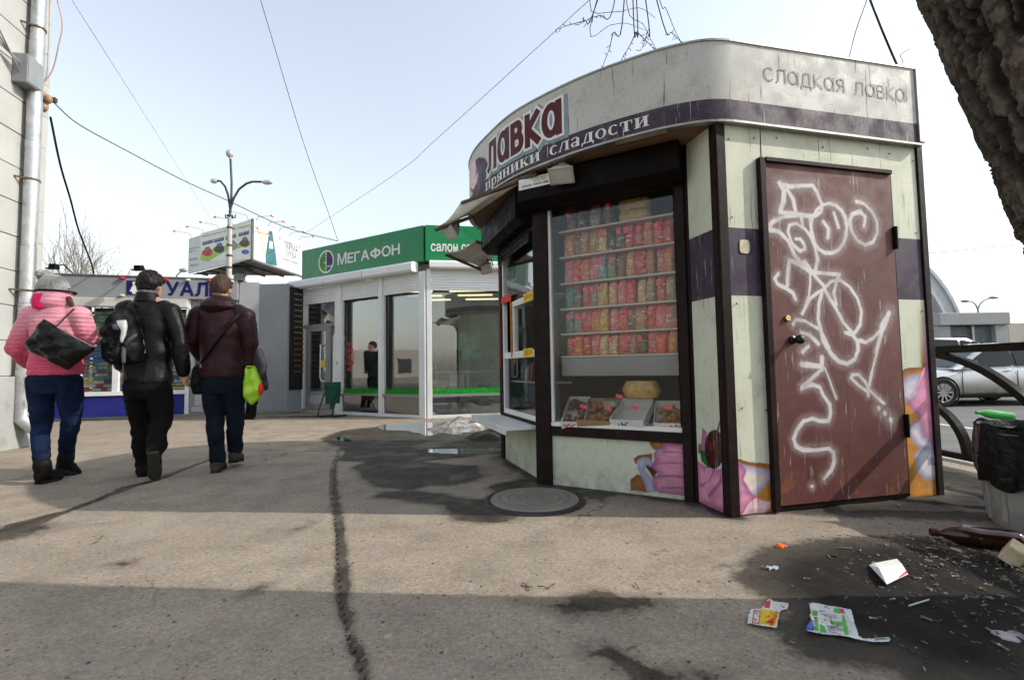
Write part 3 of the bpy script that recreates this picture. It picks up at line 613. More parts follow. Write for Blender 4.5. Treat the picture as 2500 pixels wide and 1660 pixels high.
# --- door with frame, knob, lock, hinges and sprayed tag
for s0,s1,z0,z1 in((.286,.328,.012,2.182),(1.337,1.352,.02,2.186)): P('door_frame',DF,s0,s1,z0,z1,-.02,.036 if s0<1 else .018,M_POST,kiosk,.003)
P('door_frame',DF,.329,1.336,2.158,2.186,-.02,.04,M_POST,kiosk,.003); P('door_frame',DF,.329,1.336,.008,.043,-.05,.012,M_POST,kiosk,.003)
def hp(L,z): return [DF.hit(*z(x,y)) for x,y in L]
EL=lambda cx,cy,rx,ry,a0,a1:[(cx+rx*math.cos(R_(a)),cy+ry*math.sin(R_(a))) for a in np.linspace(a0,a1,18)]
TAGS=[(zB,[(365,285),(400,340),(395,420),(370,500)],1.5),(zB,[(365,290),(450,312),(540,303),(620,302),(650,350),(690,450),(682,500),(640,532),(570,532),(500,522),(430,510),(372,508)],1.2),(zB,[(425,330),(470,410),(490,510)],1),
 (zB,[(500,528),(400,540),(320,572),(285,612),(292,638),(360,650),(430,720),(480,830),(560,930),(620,972)],1.1),(zB,[(530,540),(545,620)],1),(zB,EL(742,628,138,190,-110,250),1.05),
 (zB,[(490,708),(525,708),(555,752),(560,785),(520,800),(460,740),(430,652),(442,602),(492,590),(560,630),(610,700),(640,780),(655,870),(640,950)],1.),(zB,[(598,560),(605,620),(630,740)],1.),(zB,[(698,575),(740,630),(735,700)],1),(zB,[(780,510),(815,620)],.9),
 (zB,[(950,422),(1010,440),(1070,500),(1110,580),(1110,660),(1080,730),(1020,755),(960,720),(915,650),(900,570),(920,520),(980,500),(1020,540),(1010,610)],1.1),(zB,[(440,870),(430,960),(425,1060)],1),
 (zB,[(440,868),(520,902),(600,960),(700,968),(822,980),(800,1030),(780,1120),(800,1205)],1.1),(zB,[(355,972),(330,1010),(350,1050),(420,1085),(470,1120),(490,1170)],.9),(zB,[(600,970),(600,1050),(590,1140),(540,1275)],.8),
 (zB,[(555,880),(620,970),(700,1060),(720,1110),(790,1220),(850,1340),(920,1420)],1.1),(zB,[(540,1275),(600,1160),(650,1120),(700,1090),(760,1030),(830,1020),(900,1070),(960,1160),(990,1260),(980,1360),(940,1420),(880,1420)],1),
 (zB,[(690,1110),(665,1200),(660,1320),(690,1430),(740,1530)],1),(zC,[(705,0),(730,110),(790,210),(850,270),(920,290),(980,250),(1005,180),(1000,110),(960,60),(905,40)],1.1),(zB,[(470,1355),(490,1320),(560,1332),(660,1388)],1),(zC,[(555,40),(620,60),(690,130)],1.1),
 (zB,[(1200,1270),(1150,1380)],1.7),(zB,[(1150,1380),(1120,1480),(1100,1568)],.9),(zB,[(980,1480),(1020,1495),(1080,1460),(1150,1390)],1),(zC,[(565,190),(610,150)],1.2),(zC,[(718,240),(718,335)],1.4),(zC,[(718,310),(560,292)],1.3),(zC,[(720,330),(620,420),(560,468)],1),(zC,[(740,320),(780,420),(830,560)],.6),
 (zC,[(560,480),(640,452),(700,472),(730,540),(780,610),(788,680),(770,740),(700,740),(640,722),(570,742),(520,812),(492,880),(512,940),(570,970),(680,970),(770,957),(810,990),(815,1060),(790,1130),(735,1195)],1.05),
 (zC,[(1205,0),(1160,170),(1120,330),(1090,480),(1085,540)],.8),(zC,[(1085,512),(1010,460),(950,402),(960,375),(1010,375),(1060,430),(1090,490),(1150,550),(1210,602)],.95),(zC,[(1168,638),(1170,644)],1.4),(zC,[(1216,678),(1220,684)],1.5),(zC,[(1262,732),(1266,738)],1.6),(zC,[(635,1255),(638,1258)],.9)]
ds=np.linspace(.330,1.336,252); dz=np.linspace(.045,2.157,530); S,Z=np.meshgrid(ds,dz); sf,zf=S.ravel(),Z.ravel(); spray=np.full(sf.shape,9.)
for z,L,w in TAGS: spray=np.minimum(spray,ldist(sf,zf,hp(L,z))/w)
m=MB(); k=len(ds); m.add(np.stack([DF.A[0]+DF.u[0]*sf+DF.n[0]*.022,DF.A[1]+DF.u[1]*sf+DF.n[1]*.022,zf],1)+np.append(DF.n,0)*(fbm(sf*1.3,zf*1.3,o=2,seed=2)*.0015)[:,None],[(b*k+a,b*k+a+1,(b+1)*k+a+1,(b+1)*k+a) for b in range(len(dz)-1) for a in range(k-1)])
t=NT('sprayed_brown_door'); v=t.co(); c=t.ramp(t.noise(v,2.5,6,.65),(.3,(.085,.026,.024)),(.7,(.125,.042,.037)))
c=t.mix(t.rng(t.noise(v,26,5,.7),.45,.8,0,.35),c,(.05,.018,.016))
sp=t.noise(t.map(v,(52,52,4)),1,3,.6); c=t.mix(t.m('MULTIPLY',t.rng(sp,.62,.68),t.rng(t.noise(v,2.2,2),.35,.6,0,.6)),c,(.42,.38,.35))
sp3=t.noise(t.map(v,(70,70,2),(9,1,4)),1,3,.6); c=t.mix(t.m('MULTIPLY',t.rng(sp3,.6,.7),.5),c,(.035,.014,.012))
rr=t.m('MULTIPLY',t.rng(t.sep(v)[2],.36,.04),t.rng(t.noise(v,8,6,.75),.5,.62)); c=t.mix(t.m('MULTIPLY',rr,.75),c,(.23,.075,.022))
a=t.attr('spray'); an=t.m('ADD',a,t.m('MULTIPLY',t.m('SUBTRACT',t.noise(v,160,2),.5),.008))
core=t.rng(t.m('MULTIPLY',an,t.rng(t.noise(v,7,3),.3,.7,.75,1.2)),.0172,.0065,0,.88); halo=t.m('MULTIPLY',t.rng(a,.058,.008),t.rng(t.noise(v,210,2),.38,.66,0,.42)); mk=t.m('MAXIMUM',t.m('MULTIPLY',core,t.rng(t.noise(v,6,4,.6),.33,.6,.62,1.)),halo); mk=t.m('MULTIPLY',mk,t.rng(t.noise(t.map(v,(30,30,3)),1,4,.7),.66,.74,1,.55))
c=t.mix(mk,c,(.66,.65,.64))
t.pbr(c,t.rng(t.noise(v,9,4),.3,.7,.5,.7),0,t.bump(t.m('ADD',t.m('MULTIPLY',t.noise(v,3,2),2.),t.noise(v,120,3)),.18,.004),Specular_IOR_Level=.3)
door=m.build('door',t.mat,kiosk,label='brown metal door covered in white sprayed graffiti'); fattr(door.data,'spray',spray)
P('door_edge',DF,.331,1.335,.046,2.156,-.02,.019,M_POST,door)
STL=gm('worn_black_metal',(.02,.02,.021),.32,.6,.2,9,.1); BRS=gm('brass',(.55,.38,.16),.35,.9,.2,20,.1)
m=MB(); q=DF.p(.475,1.043); nn=np.append(DF.n,0); m.lathe([(.0,.0),(.026,.001),(.026,.010),(.013,.018),(.012,.036),(.024,.046),(.029,.060),(.026,.074),(.014,.082),(0,.084)],q+nn*.022,20,axis=nn); m.build('door_knob',STL,door,smooth=50)
m=MB(); m.lathe([(0,0),(.019,.001),(.019,.010),(.015,.014),(.006,.014),(.005,.010),(0,.010)],DF.p(.443,1.178)+nn*.022,20,axis=nn); m.build('lock_cylinder',BRS,door,smooth=40)
for z0,z1 in((1.65,1.80),(.405,.555)):
    m=MB(); m.cyl(DF.p(1.338,z0,.034),DF.p(1.338,z1,.034),.013,n=12); m.slab(DF,1.325,1.36,z0+.01,z1-.01,.019,.028); m.build('hinge',M_BLK,door,smooth=40)
m=MB(); m.add([DF.p(.175+.035*math.copysign(abs(math.cos(a))**.5,math.cos(a))*(1+.1*random.random()),1.62+.04*math.copysign(abs(math.sin(a))**.5,math.sin(a))*(1+.1*random.random()),.004) for a in np.linspace(0,2*PI,28,endpoint=False)],[tuple(range(28))]); m.build('torn_sticker',gm('torn_paper',(.55,.48,.38),.8,0,.25,30,.2),kiosk)
P('seam',DF,.3255,.3295,2.19,2.384,-.02,.0035,M_BLK,kiosk)
# --- fascia board
FP=[(1.15,5.95),(.35,5.75),(-.10,5.45),(-.33,5.1),(-.40,4.75),(-.336,4.40),(-.185,4.07),(.04,3.70),(.36,3.375),(.63,3.165),(.93,2.985),(1.10,2.915),(1.22,2.885),(1.34,2.885),(1.46,2.91),(1.60,2.945),(2.0,3.045),(2.4,3.145),(2.845,3.256)]
def catmull(P_,k):
    P_=[np.array(p,float) for p in P_]; P_=[2*P_[0]-P_[1]]+P_+[2*P_[-1]-P_[-2]]; o=[]
    for i in range(1,len(P_)-2):
        a,b,c,d=P_[i-1:i+3]
        for j in range(k):
            t=j/k; o.append(.5*((2*b)+(c-a)*t+(2*a-5*b+4*c-d)*t*t+(3*b-a-3*c+d)*t**3))
    return np.array(o+[P_[-2]])
FC=catmull(FP,16); fs_=np.concatenate([[0],np.cumsum(np.linalg.norm(np.diff(FC,axis=0),axis=1))])
ft=np.gradient(FC,axis=0); ft/=np.linalg.norm(ft,axis=1)[:,None]; fn_=np.stack([ft[:,1],-ft[:,0]],1)
def FA(s,z,n=0.):
    x=np.interp(s,fs_,FC[:,0]);y=np.interp(s,fs_,FC[:,1]);a=np.interp(s,fs_,fn_[:,0]);b=np.interp(s,fs_,fn_[:,1]); return np.array([x+a*n,y+b*n,z])
def fhit(x,y):
    d=ray(x,y)[:2]; best=None
    for i in range(len(FC)-1):
        a=FC[i];e=FC[i+1]-a; M=np.array([[d[0],-e[0]],[d[1],-e[1]]]); dt=np.linalg.det(M)
        if abs(dt)<1e-9: continue
        t,u=np.linalg.solve(M,a)
        if -.01<=u<=1.01 and t>0 and (best is None or t<best[0]): best=(t,fs_[i]+u*(fs_[i+1]-fs_[i]))
    return (best[1],float(EYE[2]+best[0]*ray(x,y)[2])) if best else (0,0)
icon=[fhit(*z5(x,y)) for x,y in((350,975),(375,955),(420,960),(442,1000),(440,1060),(420,1150),(330,1240),(310,1200))]
cone=[fhit(*z5(x,y)) for x,y in((318,1010),(345,975),(355,1040),(345,1110),(368,1060),(360,1140),(335,1200),(312,1190))]
sk=np.arange(0,fs_[-1]+.001,.012); sk[-1]=fs_[-1]; zk=np.concatenate([np.linspace(2.392,2.524,12),np.linspace(2.526,2.895,40)]); S,Z=np.meshgrid(sk,zk); sf,zf=S.ravel(),Z.ravel()
lw=.45+.35*smooth01(sf,*(fs_[-1]-1.6,fs_[-1]))
col=np.where((zf<2.525)[:,None],np.array(PURP)[None]*1.0,np.array([(.51,.51,.485)])) 
mk=smooth01(sdist(sf,zf,icon),.004,-.004)[:,None]; col=col*(1-mk)+np.array([PURP])*1.6*mk
mk=smooth01(sdist(sf,zf,cone),.004,-.004)[:,None]; sw=np.sin(zf*90+sf*50)[:,None]*.5+.5; col=col*(1-mk)+(np.array([PKL])*sw+np.array([lin(230,205,190)])*(1-sw))*mk
m=MB(); k=len(sk); zr=np.interp(sf,[0,fs_[-1]-1.4,fs_[-1]],[0,0,.025])*(zf-2.39)/.5
pts=np.array([FA(s,z) for s,z in zip(sf,zf+zr)]); m.add(pts,[(b*k+a,b*k+a+1,(b+1)*k+a+1,(b+1)*k+a) for b in range(len(zk)-1) for a in range(k-1)])
fas=m.build('fascia',M_FASC,kiosk,label='curved cream fascia board with purple band and drip stains',smooth=180); cattr(fas.data,'Col',col)
m=MB(); m.sheet(lambda a,b:FA(a*fs_[-1],2.392+b*.49,-.03),120,1); m.build('fascia_back',M_ROOF,kiosk)
def strip(z0,z1,n0,n1,name,mat,a=0.,b=1.):
    m=MB(); L=fs_[-1]
    for (za,na),(zb,nb) in (((z0,n1),(z1,n1)),((z1,n1),(z1,n0)),((z1,n0),(z0,n0)),((z0,n0),(z0,n1))):
        m.sheet(lambda p,q:FA((a+(b-a)*p)*L,za+(zb-za)*q+.025*max(0,((a+(b-a)*p)*L-L+1.4)/1.4)*(za>2.6),na+(nb-na)*q),140,1)
    return m.build(name,mat,kiosk)
strip(2.378,2.392,-.03,.012,'trim',M_ALU); strip(2.895,2.907,-.03,.008,'trim',M_ALU)
poly=[tuple(p) for p in FC[::4]]+[(2.86,3.29),KB1]
m=MB(); m.add([(x,y,2.388) for x,y in poly],[tuple(range(len(poly)))]); m.add([(x,y,2.42) for x,y in poly],[tuple(range(len(poly)))]); m.build('soffit',M_SOFF,kiosk)
poly=[tuple(FA(s,0,-.035)[:2]) for s in fs_[::4]]+[(2.84,3.31),KB1]
m=MB(); m.add([(x,y,2.84) for x,y in poly],[tuple(range(len(poly)))]); m.build('roof',M_ROOF,kiosk)
m=MB(); m.slab(DF,1.62,1.66,2.42,2.90,-1.0,-.02); m.build('fascia_return',M_ALU,kiosk)
# lettering on the fascia
LAV=gm('maroon_film',(.075,.012,.018),.5,0,.25,8,.05); LWH=gm('white_film',(.72,.72,.70),.5,0,.1,8,.05,dirt=.2); SHD=gm('blue_grey_film',(.20,.27,.31),.5,0,.3,6,.03)
l0=fhit(*z5(455,1050)); l1=fhit(*z5(1005,770)); lt=fhit(*z5(1005,600))
h=.205; ub=l0[0]-.005; zb=2.585; w_=l1[0]-l0[0]; adv=w_/((.95+1.05+.8+.8+1.05+4*.5+.05)*h)
for mat,w,n,du,dz_ in((SHD,.115,.002,.022,-.016),(LWH,.092,.0035,0,0),(LAV,.056,.005,0,0)):
    mb=MB(); strokes('лавка',lambda u,v,q:FA(u,v,q),ub+du,zb+dz_,h,adv*1.0,w,mb,n,gap=.5); mb.build('lettering',mat,fas)
GS={}
def st(x,y0=0,y1=1,w=.25,sw=.46): return [[(x-w/2,y0),(x+w/2,y0),(x+w/2,y1),(x-w/2,y1)],[(x-sw/2,y0),(x+sw/2,y0),(x+sw/2,y0+.07),(x-sw/2,y0+.07)],[(x-sw/2,y1-.07),(x+sw/2,y1-.07),(x+sw/2,y1),(x-sw/2,y1)]]
def ring(cx,cy,rx,ry,tx,ty,a0=0,a1=360,n=18):
    o=arc(cx,cy,rx,ry,a0,a1,n); i=arc(cx,cy,rx-tx,ry-ty,a0,a1,n); return [[o[k],o[k+1],i[k+1],i[k]] for k in range(n)]
def dia(a,b,w): return [[(a[0]-w/2,a[1]),(a[0]+w/2,a[1]),(b[0]+w/2,b[1]),(b[0]-w/2,b[1])]]
bar_=lambda x0,x1,y0,y1:[[(x0,y0),(x1,y0),(x1,y1),(x0,y1)]]
GS['п']=(1.05,st(.24)+st(.82)+bar_(.3,.75,.91,1)); GS['р']=(.95,st(.24,-.38)+ring(.58,.5,.38,.5,.2,.08,-140,140)); GS['я']=(.92,st(.7)+ring(.42,.72,.34,.28,.2,.07,60,300)+dia((.14,0),(.5,.46),.22)+bar_(.42,.62,.44,.52))
GS['н']=(1.05,st(.24)+st(.82)+bar_(.3,.75,.45,.54)); GS['и']=(1.05,st(.24)+st(.82)+dia((.3,.08),(.76,.92),.1)); GS['к']=(.98,st(.24)+dia((.4,.45),(.78,.93),.1)+dia((.84,0),(.46,.55),.26)+bar_(.62,.96,0,.07)+bar_(.62,.92,.93,1))
GS['с']=(.85,ring(.46,.5,.42,.5,.22,.08,45,315)); GS['л']=(1.05,st(.8)+dia((.1,0),(.42,.95),.1)+bar_(.0,.26,0,.07)+bar_(.36,.75,.92,1)); GS['а']=(.92,st(.66,0,.8,.24,.3)+ring(.42,.74,.35,.26,.14,.09,0,170)+ring(.36,.27,.3,.27,.2,.08,20,340)); GS['д']=(1.05,st(.76)+dia((.22,.06),(.46,.95),.1)+bar_(.0,1.02,.0,.09)+bar_(.0,.1,-.24,.0)+bar_(.92,1.02,-.24,.0)); GS['о']=(.95,ring(.47,.5,.44,.5,.22,.08)); GS['т']=(.98,st(.48)+bar_(.04,.92,.91,1)+bar_(.04,.12,.66,.92)+bar_(.84,.92,.66,.92))
def serif(word,s0,s1,z0,h,mat,parent,n=.0025):
    tot=sum(GS[c][0]+.06 for c in word); k=(s1-s0)/tot; u=s0; m=MB(); j=0
    for ch in word:
        wd,ps=GS[ch]
        for q in ps: j+=1; m.add([FA(u+x*k,z0+y*h,n+.00025*(j%8)) for x,y in q],[tuple(range(len(q)))])
        u+=(wd+.06)*k
    m.build('lettering',mat,parent)
a_=fhit(*z5(425,1150))[0]; b_=fhit(*z5(850,990))[0]; c_=fhit(*z5(915,940))[0]; d_=fhit(*z5(1685,740))[0]
serif('пряники',a_,b_,2.425,.068,LWH,fas); serif('сладости',c_,d_,2.425,.068,LWH,fas)
GRY=gm('grey_film',(.19,.19,.185),.5,0,.2,8,.03)
e0=fhit(*zA(708,420))[0]; e1=fhit(*zA(1835,590))[0]; mb=MB()
tot=sum(GL[c][0]+.32 for c in 'сладкая лавка')-.32; ad_=(e1-e0)/tot/.083
ue=strokes('сладкая',lambda u,v,n:FA(u,v,n),e0,2.68,.083,ad_,.0092,mb,.003); mb.build('lettering',GRY,fas); mb=MB(); strokes('лавка',lambda u,v,n:FA(u,v,n),ue+.92*.083*ad_,2.68,.083,ad_,.0092,mb,.003); mb.build('lettering',GRY,fas)
# roof clutter
# --- white canopy flaps on steel bars
M_FLAP=gm('grey_white_sheet',(.55,.54,.50),.6,0,.2,4,.25,30,dirt=.45,dcol=(.25,.2,.15)); M_RUST=gm('rusty_bar',(.10,.065,.045),.8,0,.4,12,.3,dirt=.4,dcol=(.16,.07,.03))
def flap(A,B,T,E,lab):
    A,B,T,E=[np.array(p) for p in(A,B,T,E)]; f=thing('canopy_flap',lab,'canopy',tuple(E))
    m=MB(); m.sheet(lambda a,b:(A*(1-a)+B*a)*(1-b)+(E*(1-a)+T*a)*b+np.array([0,0,-.045*math.sin(PI*b)*a+.01*math.sin(7*a)]),14,14); m.build('sheet',M_FLAP,f,smooth=180,solid=.006)
    dn=np.array([0,0,-.018]); MB().bar(E+dn,T+dn,.03,.022).build('bar',M_RUST,f); MB().bar(A+dn,B+dn,.03,.022).build('bar',M_RUST,f); return f
flap(G(1311,420,2.37),G(1128,492,2.36),G(1063,557,2.2),G(1155,524,2.27),'upper white canopy flap on rusty bars above the serving window')
flap(D(1225,610,5.6),D(1163,586,5.05),D(1088,618,5.1),D(1175,655,5.5),'lower white canopy flap hanging behind the serving window')
# --- floodlights
def floodlight(loc,rz,tilt,sc,lab):
    f=thing('floodlight',lab,'floodlight',tuple(loc),'floodlights under the kiosk sign board',rz,True)
    R=Matrix.Rotation(tilt,3,'X'); W_=lambda p:np.array(R@Vector(p))*sc+np.array([0,0,-.06*sc])
    HM=gm('dusty_grey_housing',(.42,.40,.37),.6,.1,.2,9,.2,dirt=.5)
    m=MB(); q=[(-.045,.03,-.035),(.045,.03,-.035),(.045,.03,.035),(-.045,.03,.035),(-.085,-.06,-.06),(.085,-.06,-.06),(.085,-.06,.06),(-.085,-.06,.06)]
    m.hexa([W_(p) for p in q]); m.build('housing',HM,f,bev=.006)
    m=MB(); q=[(-.09,-.061,-.065),(.09,-.061,-.065),(.09,-.061,.065),(-.09,-.061,.065),(-.09,-.072,-.065),(.09,-.072,-.065),(.09,-.072,.065),(-.09,-.072,.065)]; m.hexa([W_(p) for p in q]); r_=m.build('rim',HM,f,bev=.003)
    m=MB(); q=[(-.075,-.0725,-.05),(.075,-.0725,-.05),(.075,-.0725,.05),(-.075,-.0725,.05)]; m.add([W_(p) for p in q],[(0,1,2,3)]); m.build('glass',gm('lamp_glass',(.5,.5,.48),.1,0,.1,9,.02),f)
    m=MB(); m.bar(W_((-.09,0,0)),(-.07*sc,0,.02*sc),.018*sc,.004); m.bar(W_((.09,0,0)),(.07*sc,0,.02*sc),.018*sc,.004); m.bar((-.075*sc,0,.02*sc),(.075*sc,0,.02*sc),.02*sc,.004); m.cyl((0,0,.02*sc),(0,0,.07*sc),.008*sc); m.build('bracket',M_POST,f)
    m=MB(); m.box(W_((0,.05,.01)),(.05*sc,.04*sc,.045*sc)); m.build('ballast_box',HM,f,bev=.004); return f
floodlight(D(1372,398,3.42)+np.array([0,0,.0]),aW+.25,.9,1.0,'large pale floodlight hanging in front of the black shutter box')
floodlight(D(1108,545,4.45),a2+.4,.7,.95,'floodlight hanging from the tip of the upper canopy flap')
floodlight(D(1190,640,5.5),a2+.6,.75,.9,'floodlight hanging below the lower canopy flap')
m=MB(); m.bar(G(1504,352,2.36),G(1628,322,2.36),.03,.03); m.build('tube_lamp',M_RUST,None,bev=.004,label='thin rusty tube lamp fixed under the curved sign board',cat='lamp')
sm=MB().lathe([(0,.004),(.004,.0035),(.0065,.0)],(0,0,0),8).mesh('screw',gm('screw_head',(.12,.1,.09),.5,.5),40)
for s,z in [(.10,2.30),(.28,2.30),(.10,1.80),(.10,1.25),(.10,.62),(.28,.62),(1.37,2.3),(1.57,2.3),(1.37,1.78),(1.57,1.78),(1.57,1.25),(1.37,1.25),(.45,2.33),(.80,2.30),(1.18,2.33),(1.57,.9)]:
    p=DF.p(s+random.uniform(-.01,.01),z+random.uniform(-.02,.02),.004)-kx; mobj('screw',sm,kiosk,tuple(p),(R_(90),0,aD))
# ================================================================ goods in the kiosk window
SHP=PL(W1.p(0,0,-.16)[:2],W1.p(W1.L,0,-.16)[:2])
SZ=[SHP.hit(*z6(760,y))[1] for y in(570,783,1000,1210,1415,1600)]
M_SHELF=gm('cream_shelf',(.55,.52,.44),.5,0,.12,5,.05)
for i,z in enumerate(SZ):
    P('shelf',W1,.092,1.015,z-.014,z,-.42,-.13,M_SHELF,kiosk,.002)
P('display_back',W1,.09,1.03,.48,2.13,-.46,-.44,gm('display_back',(.22,.05,.05),.7,0,.3,3,.1),kiosk)
P('counter_front',W1,.092,1.02,SZ[5]-.16,SZ[5]-.016,-.40,-.135,gm('grey_counter',(.30,.30,.30),.5,0,.1,3,.05),kiosk,.006); P('under_shelf',W1,.09,1.02,.495,SZ[5]-.161,-.435,-.42,M_DARK,kiosk)
P('display_deck',W1,.088,1.03,.478,.492,-.62,-.03,gm('deck_grey',(.20,.20,.19),.6,0,.2,4,.05),kiosk)
t=NT('biscuits_in_cellophane'); v=t.co(); oc=t.n('ObjectInfo',out=None).outputs['Color']; rn=t.n('ObjectInfo',out=None).outputs['Random']
v=t.n('VectorMath',{0:v,1:t.n('CombineXYZ',{0:t.m('MULTIPLY',rn,9.),2:t.m('MULTIPLY',rn,5.)})})
vd=t.vor(v,38); vc=t.sep(t.vor(v,38,out=1)); c=t.mix(1.,oc,t.ramp(vd,(.1,1.2),(.55,.6)),'MULTIPLY'); c=t.mix(t.m('MULTIPLY',vc[0],.35),c,(.5,.42,.3))
c=t.mix(t.rng(t.noise(t.map(v,(20,20,60)),1,3),.62,.68,0,.7),c,(.75,.72,.68))
t.pbr(c,.35,0,t.bump(t.m('SUBTRACT',t.noise(v,50,3),vd),.5,.006),Coat_Weight=.12,Coat_Roughness=.1,Specular_IOR_Level=.25); M_BAG=t.mat
M_TAG=gm('pink_tag',(.85,.13,.17),.5,0,.12,20,.02); M_REDT=gm('red_header',(.72,.05,.06),.4,0,.25,15,.05)
def bagmesh(w,h,d,name):
    m=MB(); m.loft([((0,0,0),w*.44,d*.42,0,.5),((0,0,h*.05),w*.5,d*.5,0,.55),((0,0,h*.45),w*.49,d*.52,0,.6),((0,-.004,h*.75),w*.46,d*.40,0,.6),((0,-.002,h*.92),w*.4,d*.16,0,.7),((0,0,h),w*.38,.004,0,.8)],14); return m.mesh(name,M_BAG,60)
def headmesh(w,h): 
    m=MB(); m.add([(-w*.5,-.016,h*.80),(w*.5,-.016,h*.80),(w*.34,.002,h*1.05),(-w*.34,.002,h*1.05),(-w*.5,.016,h*.80),(w*.5,.016,h*.80)],[(0,1,2,3),(5,4,3,2)]); return m.mesh('header',M_REDT)
tm=MB(); tm.add([(-.016,0,0),(.016,0,0),(.017,-.012,.042),(-.015,-.012,.042)],[(0,1,2,3)]); TAGM=tm.mesh('price_tag',M_TAG)
BM=[(bagmesh(.066,.165,.07,'bag_body'),headmesh(.066,.165),.165),(bagmesh(.074,.15,.08,'bag_body'),headmesh(.074,.15),.15),(bagmesh(.06,.18,.07,'bag_body'),headmesh(.06,.18),.18)]
CC=dict(brown=(.12,.055,.025),tan=(.40,.19,.08),orange=(.55,.15,.04),red=(.50,.035,.035),pink=(.55,.14,.14),yellow=(.55,.30,.05),white=(.62,.58,.52),grey=(.2,.19,.18),green=(.12,.18,.05),teal=(.04,.14,.14),black=(.03,.025,.025),blue=(.18,.22,.32),peach=(.65,.36,.2))
ROWS=[['brown','black','grey','black'],['orange','brown','tan','tan','peach','black','brown','red','red','tan','red','red'],['pink','red','orange','pink','blue','green','brown','tan','red','tan','pink','orange'],['teal','brown','red','grey','yellow','peach','pink','red','peach','tan','red','tan'],['teal','grey','red','orange','yellow','pink','red','brown','tan','red','pink','pink'],['red','orange','red','pink','peach','peach','red','tan','brown','pink','red','orange']]
ORD=['first','second','third','fourth','fifth','sixth','seventh','eighth','ninth','tenth','eleventh','twelfth']
SHN=['top shelf','second shelf','third shelf','fourth shelf','fifth shelf','lowest shelf']
for r,row in enumerate(ROWS):
    n=len(row); span=(.13,.99) if r else (.14,.56)
    for i,cn in enumerate(row):
        for _d,(dn,ds_) in enumerate(((-.18,0),)):
            s=span[0]+(span[1]-span[0])*(i+.5)/n+random.uniform(-.006,.006); body,hd,h=random.choice(BM); sc=min(1.3,(span[1]-span[0])/n/.060)*random.uniform(.92,1.08)
            q=W1.p(s,SZ[r],dn+random.uniform(-.012,.012))
            lab=f'bag of {cn} sweets, {ORD[i]} from left on the {SHN[r]} of the kiosk window'
            b=thing('snack_bag',lab,'snack bag',tuple(q),'snack bags in the kiosk window',aW+random.uniform(-.25,.25),True); zs=min(1.5,(.185 if r==0 else SZ[r-1]-SZ[r]-.010)/h/1.05*random.uniform(.93,1.))
            o=mobj('bag_body',body,b,scl=(sc,sc,zs)); o.color=(*[min(.9,x*random.uniform(1.25,1.8)) for x in CC[cn]],1)
            if random.random()<.85: mobj('header',hd,b,scl=(sc,sc,zs))
            if random.random()<.6: mobj('price_tag',TAGM,b,loc=(random.uniform(-.02,.02),-.052,h*zs*.60),rot=(0,random.uniform(-.5,.5),0))
def pack(pl,s,z,n,w,h,d,col,name,lab,cat,mat=None,group=None,dots=None,rz=0,top=None):
    q=pl.p(s,z,n); b=thing(name,lab,cat,tuple(q),group,math.atan2(pl.u[1],pl.u[0])+rz,True); return b
YB=gm('corn_sticks',(.50,.32,.09),.5,0,.4,24,.9,45,.02,coat=.6)
for k,(s,z) in enumerate(((.70,SZ[0]),(.70,SZ[0]+.085))):
    b=pack(W1,s,z,-.2,0,0,0,0,'snack_pack','yellow pack of corn snacks, %s of the pair on the top shelf'%('lower','upper')[k],'snack pack',group='yellow packs on the top shelf'); m=MB(); m.loft([((0,0,0),.11,.05,0,.6),((0,0,.04),.125,.062,0,.6),((0,0,.078),.115,.052,0,.6)],16); m.build('pack_body',YB,b,smooth=50)
# trays on the window deck
def tray(s,n,w,d,h,rz,mat,lab,fill,name='cardboard_tray'):
    b=pack(W1,s,.515,n,0,0,0,0,name,lab,'tray',rz=rz); b.rotation_euler=(.42,0,b.rotation_euler.z); d=d*1.35; 
    for c_,z_ in(((0,-d/2,h/2),(w,.006,h)),((0,d/2,h/2),(w,.006,h)),((-w/2,0,h/2),(.006,d-.007,h)),((w/2,0,h/2),(.006,d-.007,h))): MB().box(c_,z_).build('tray_side',mat,b)
    MB().box((0,0,.004),(w-.008,d-.008,.006)).build('tray_bottom',mat,b)
    if fill:
        m=MB(); 
        for i in range(26):
            a=random.uniform(-w/2+.03,w/2-.03);e=random.uniform(-d/2+.03,d/2-.03); m.ball((a,e,h*.45+random.uniform(0,.02)),(.025,.02,.014),7,5,Matrix.Rotation(random.random()*3,3,'Z'))
        o=m.build('biscuits',fill,b,smooth=60); o['kind']='stuff'
    return b
CARD=gm('brown_cardboard',(.34,.22,.12),.8,0,.15,8,.15); WCARD=gm('white_cardboard',(.66,.65,.62),.7,0,.08,8,.05); BISC=gm('orange_biscuits',(.36,.17,.05),.7,0,.4,18,.4); DKB=gm('dark_biscuits',(.16,.08,.04),.7,0,.4,18,.4)
b=tray(.20,-.17,.17,.30,.06,.22,WCARD,'white tray with pink print at the left end of the window deck',DKB)
PKI=gm('pink_ink',(.7,.08,.16),.6,0,.1); 
def dots(b,w,d,h,cols,k=12):
    for i in range(k): c_=random.choice(cols); m=MB(); x=-w/2+w*(i+.5)/k; r=random.uniform(.007,.014); z=random.uniform(.014,h-.014); m.add([(x+r*math.cos(a),-d/2-.0036,z+r*math.sin(a)) for a in np.linspace(0,2*PI,10,endpoint=False)],[tuple(range(10))]); m.build('printed_dot',c_,b)
dots(b,.15,.405,.06,[PKI],8)
tray(.40,-.15,.25,.26,.065,.04,CARD,'brown cardboard tray of dark biscuits on the window deck',BISC)
b=tray(.66,-.14,.24,.24,.075,-.03,WCARD,'plain white tray with a handwritten mark under the corn sticks',None); m=MB(); lettering('ıК',lambda u,v,n:(u,-.1656,v),(-.06,.015,.02,.06),INK,b,n=0)
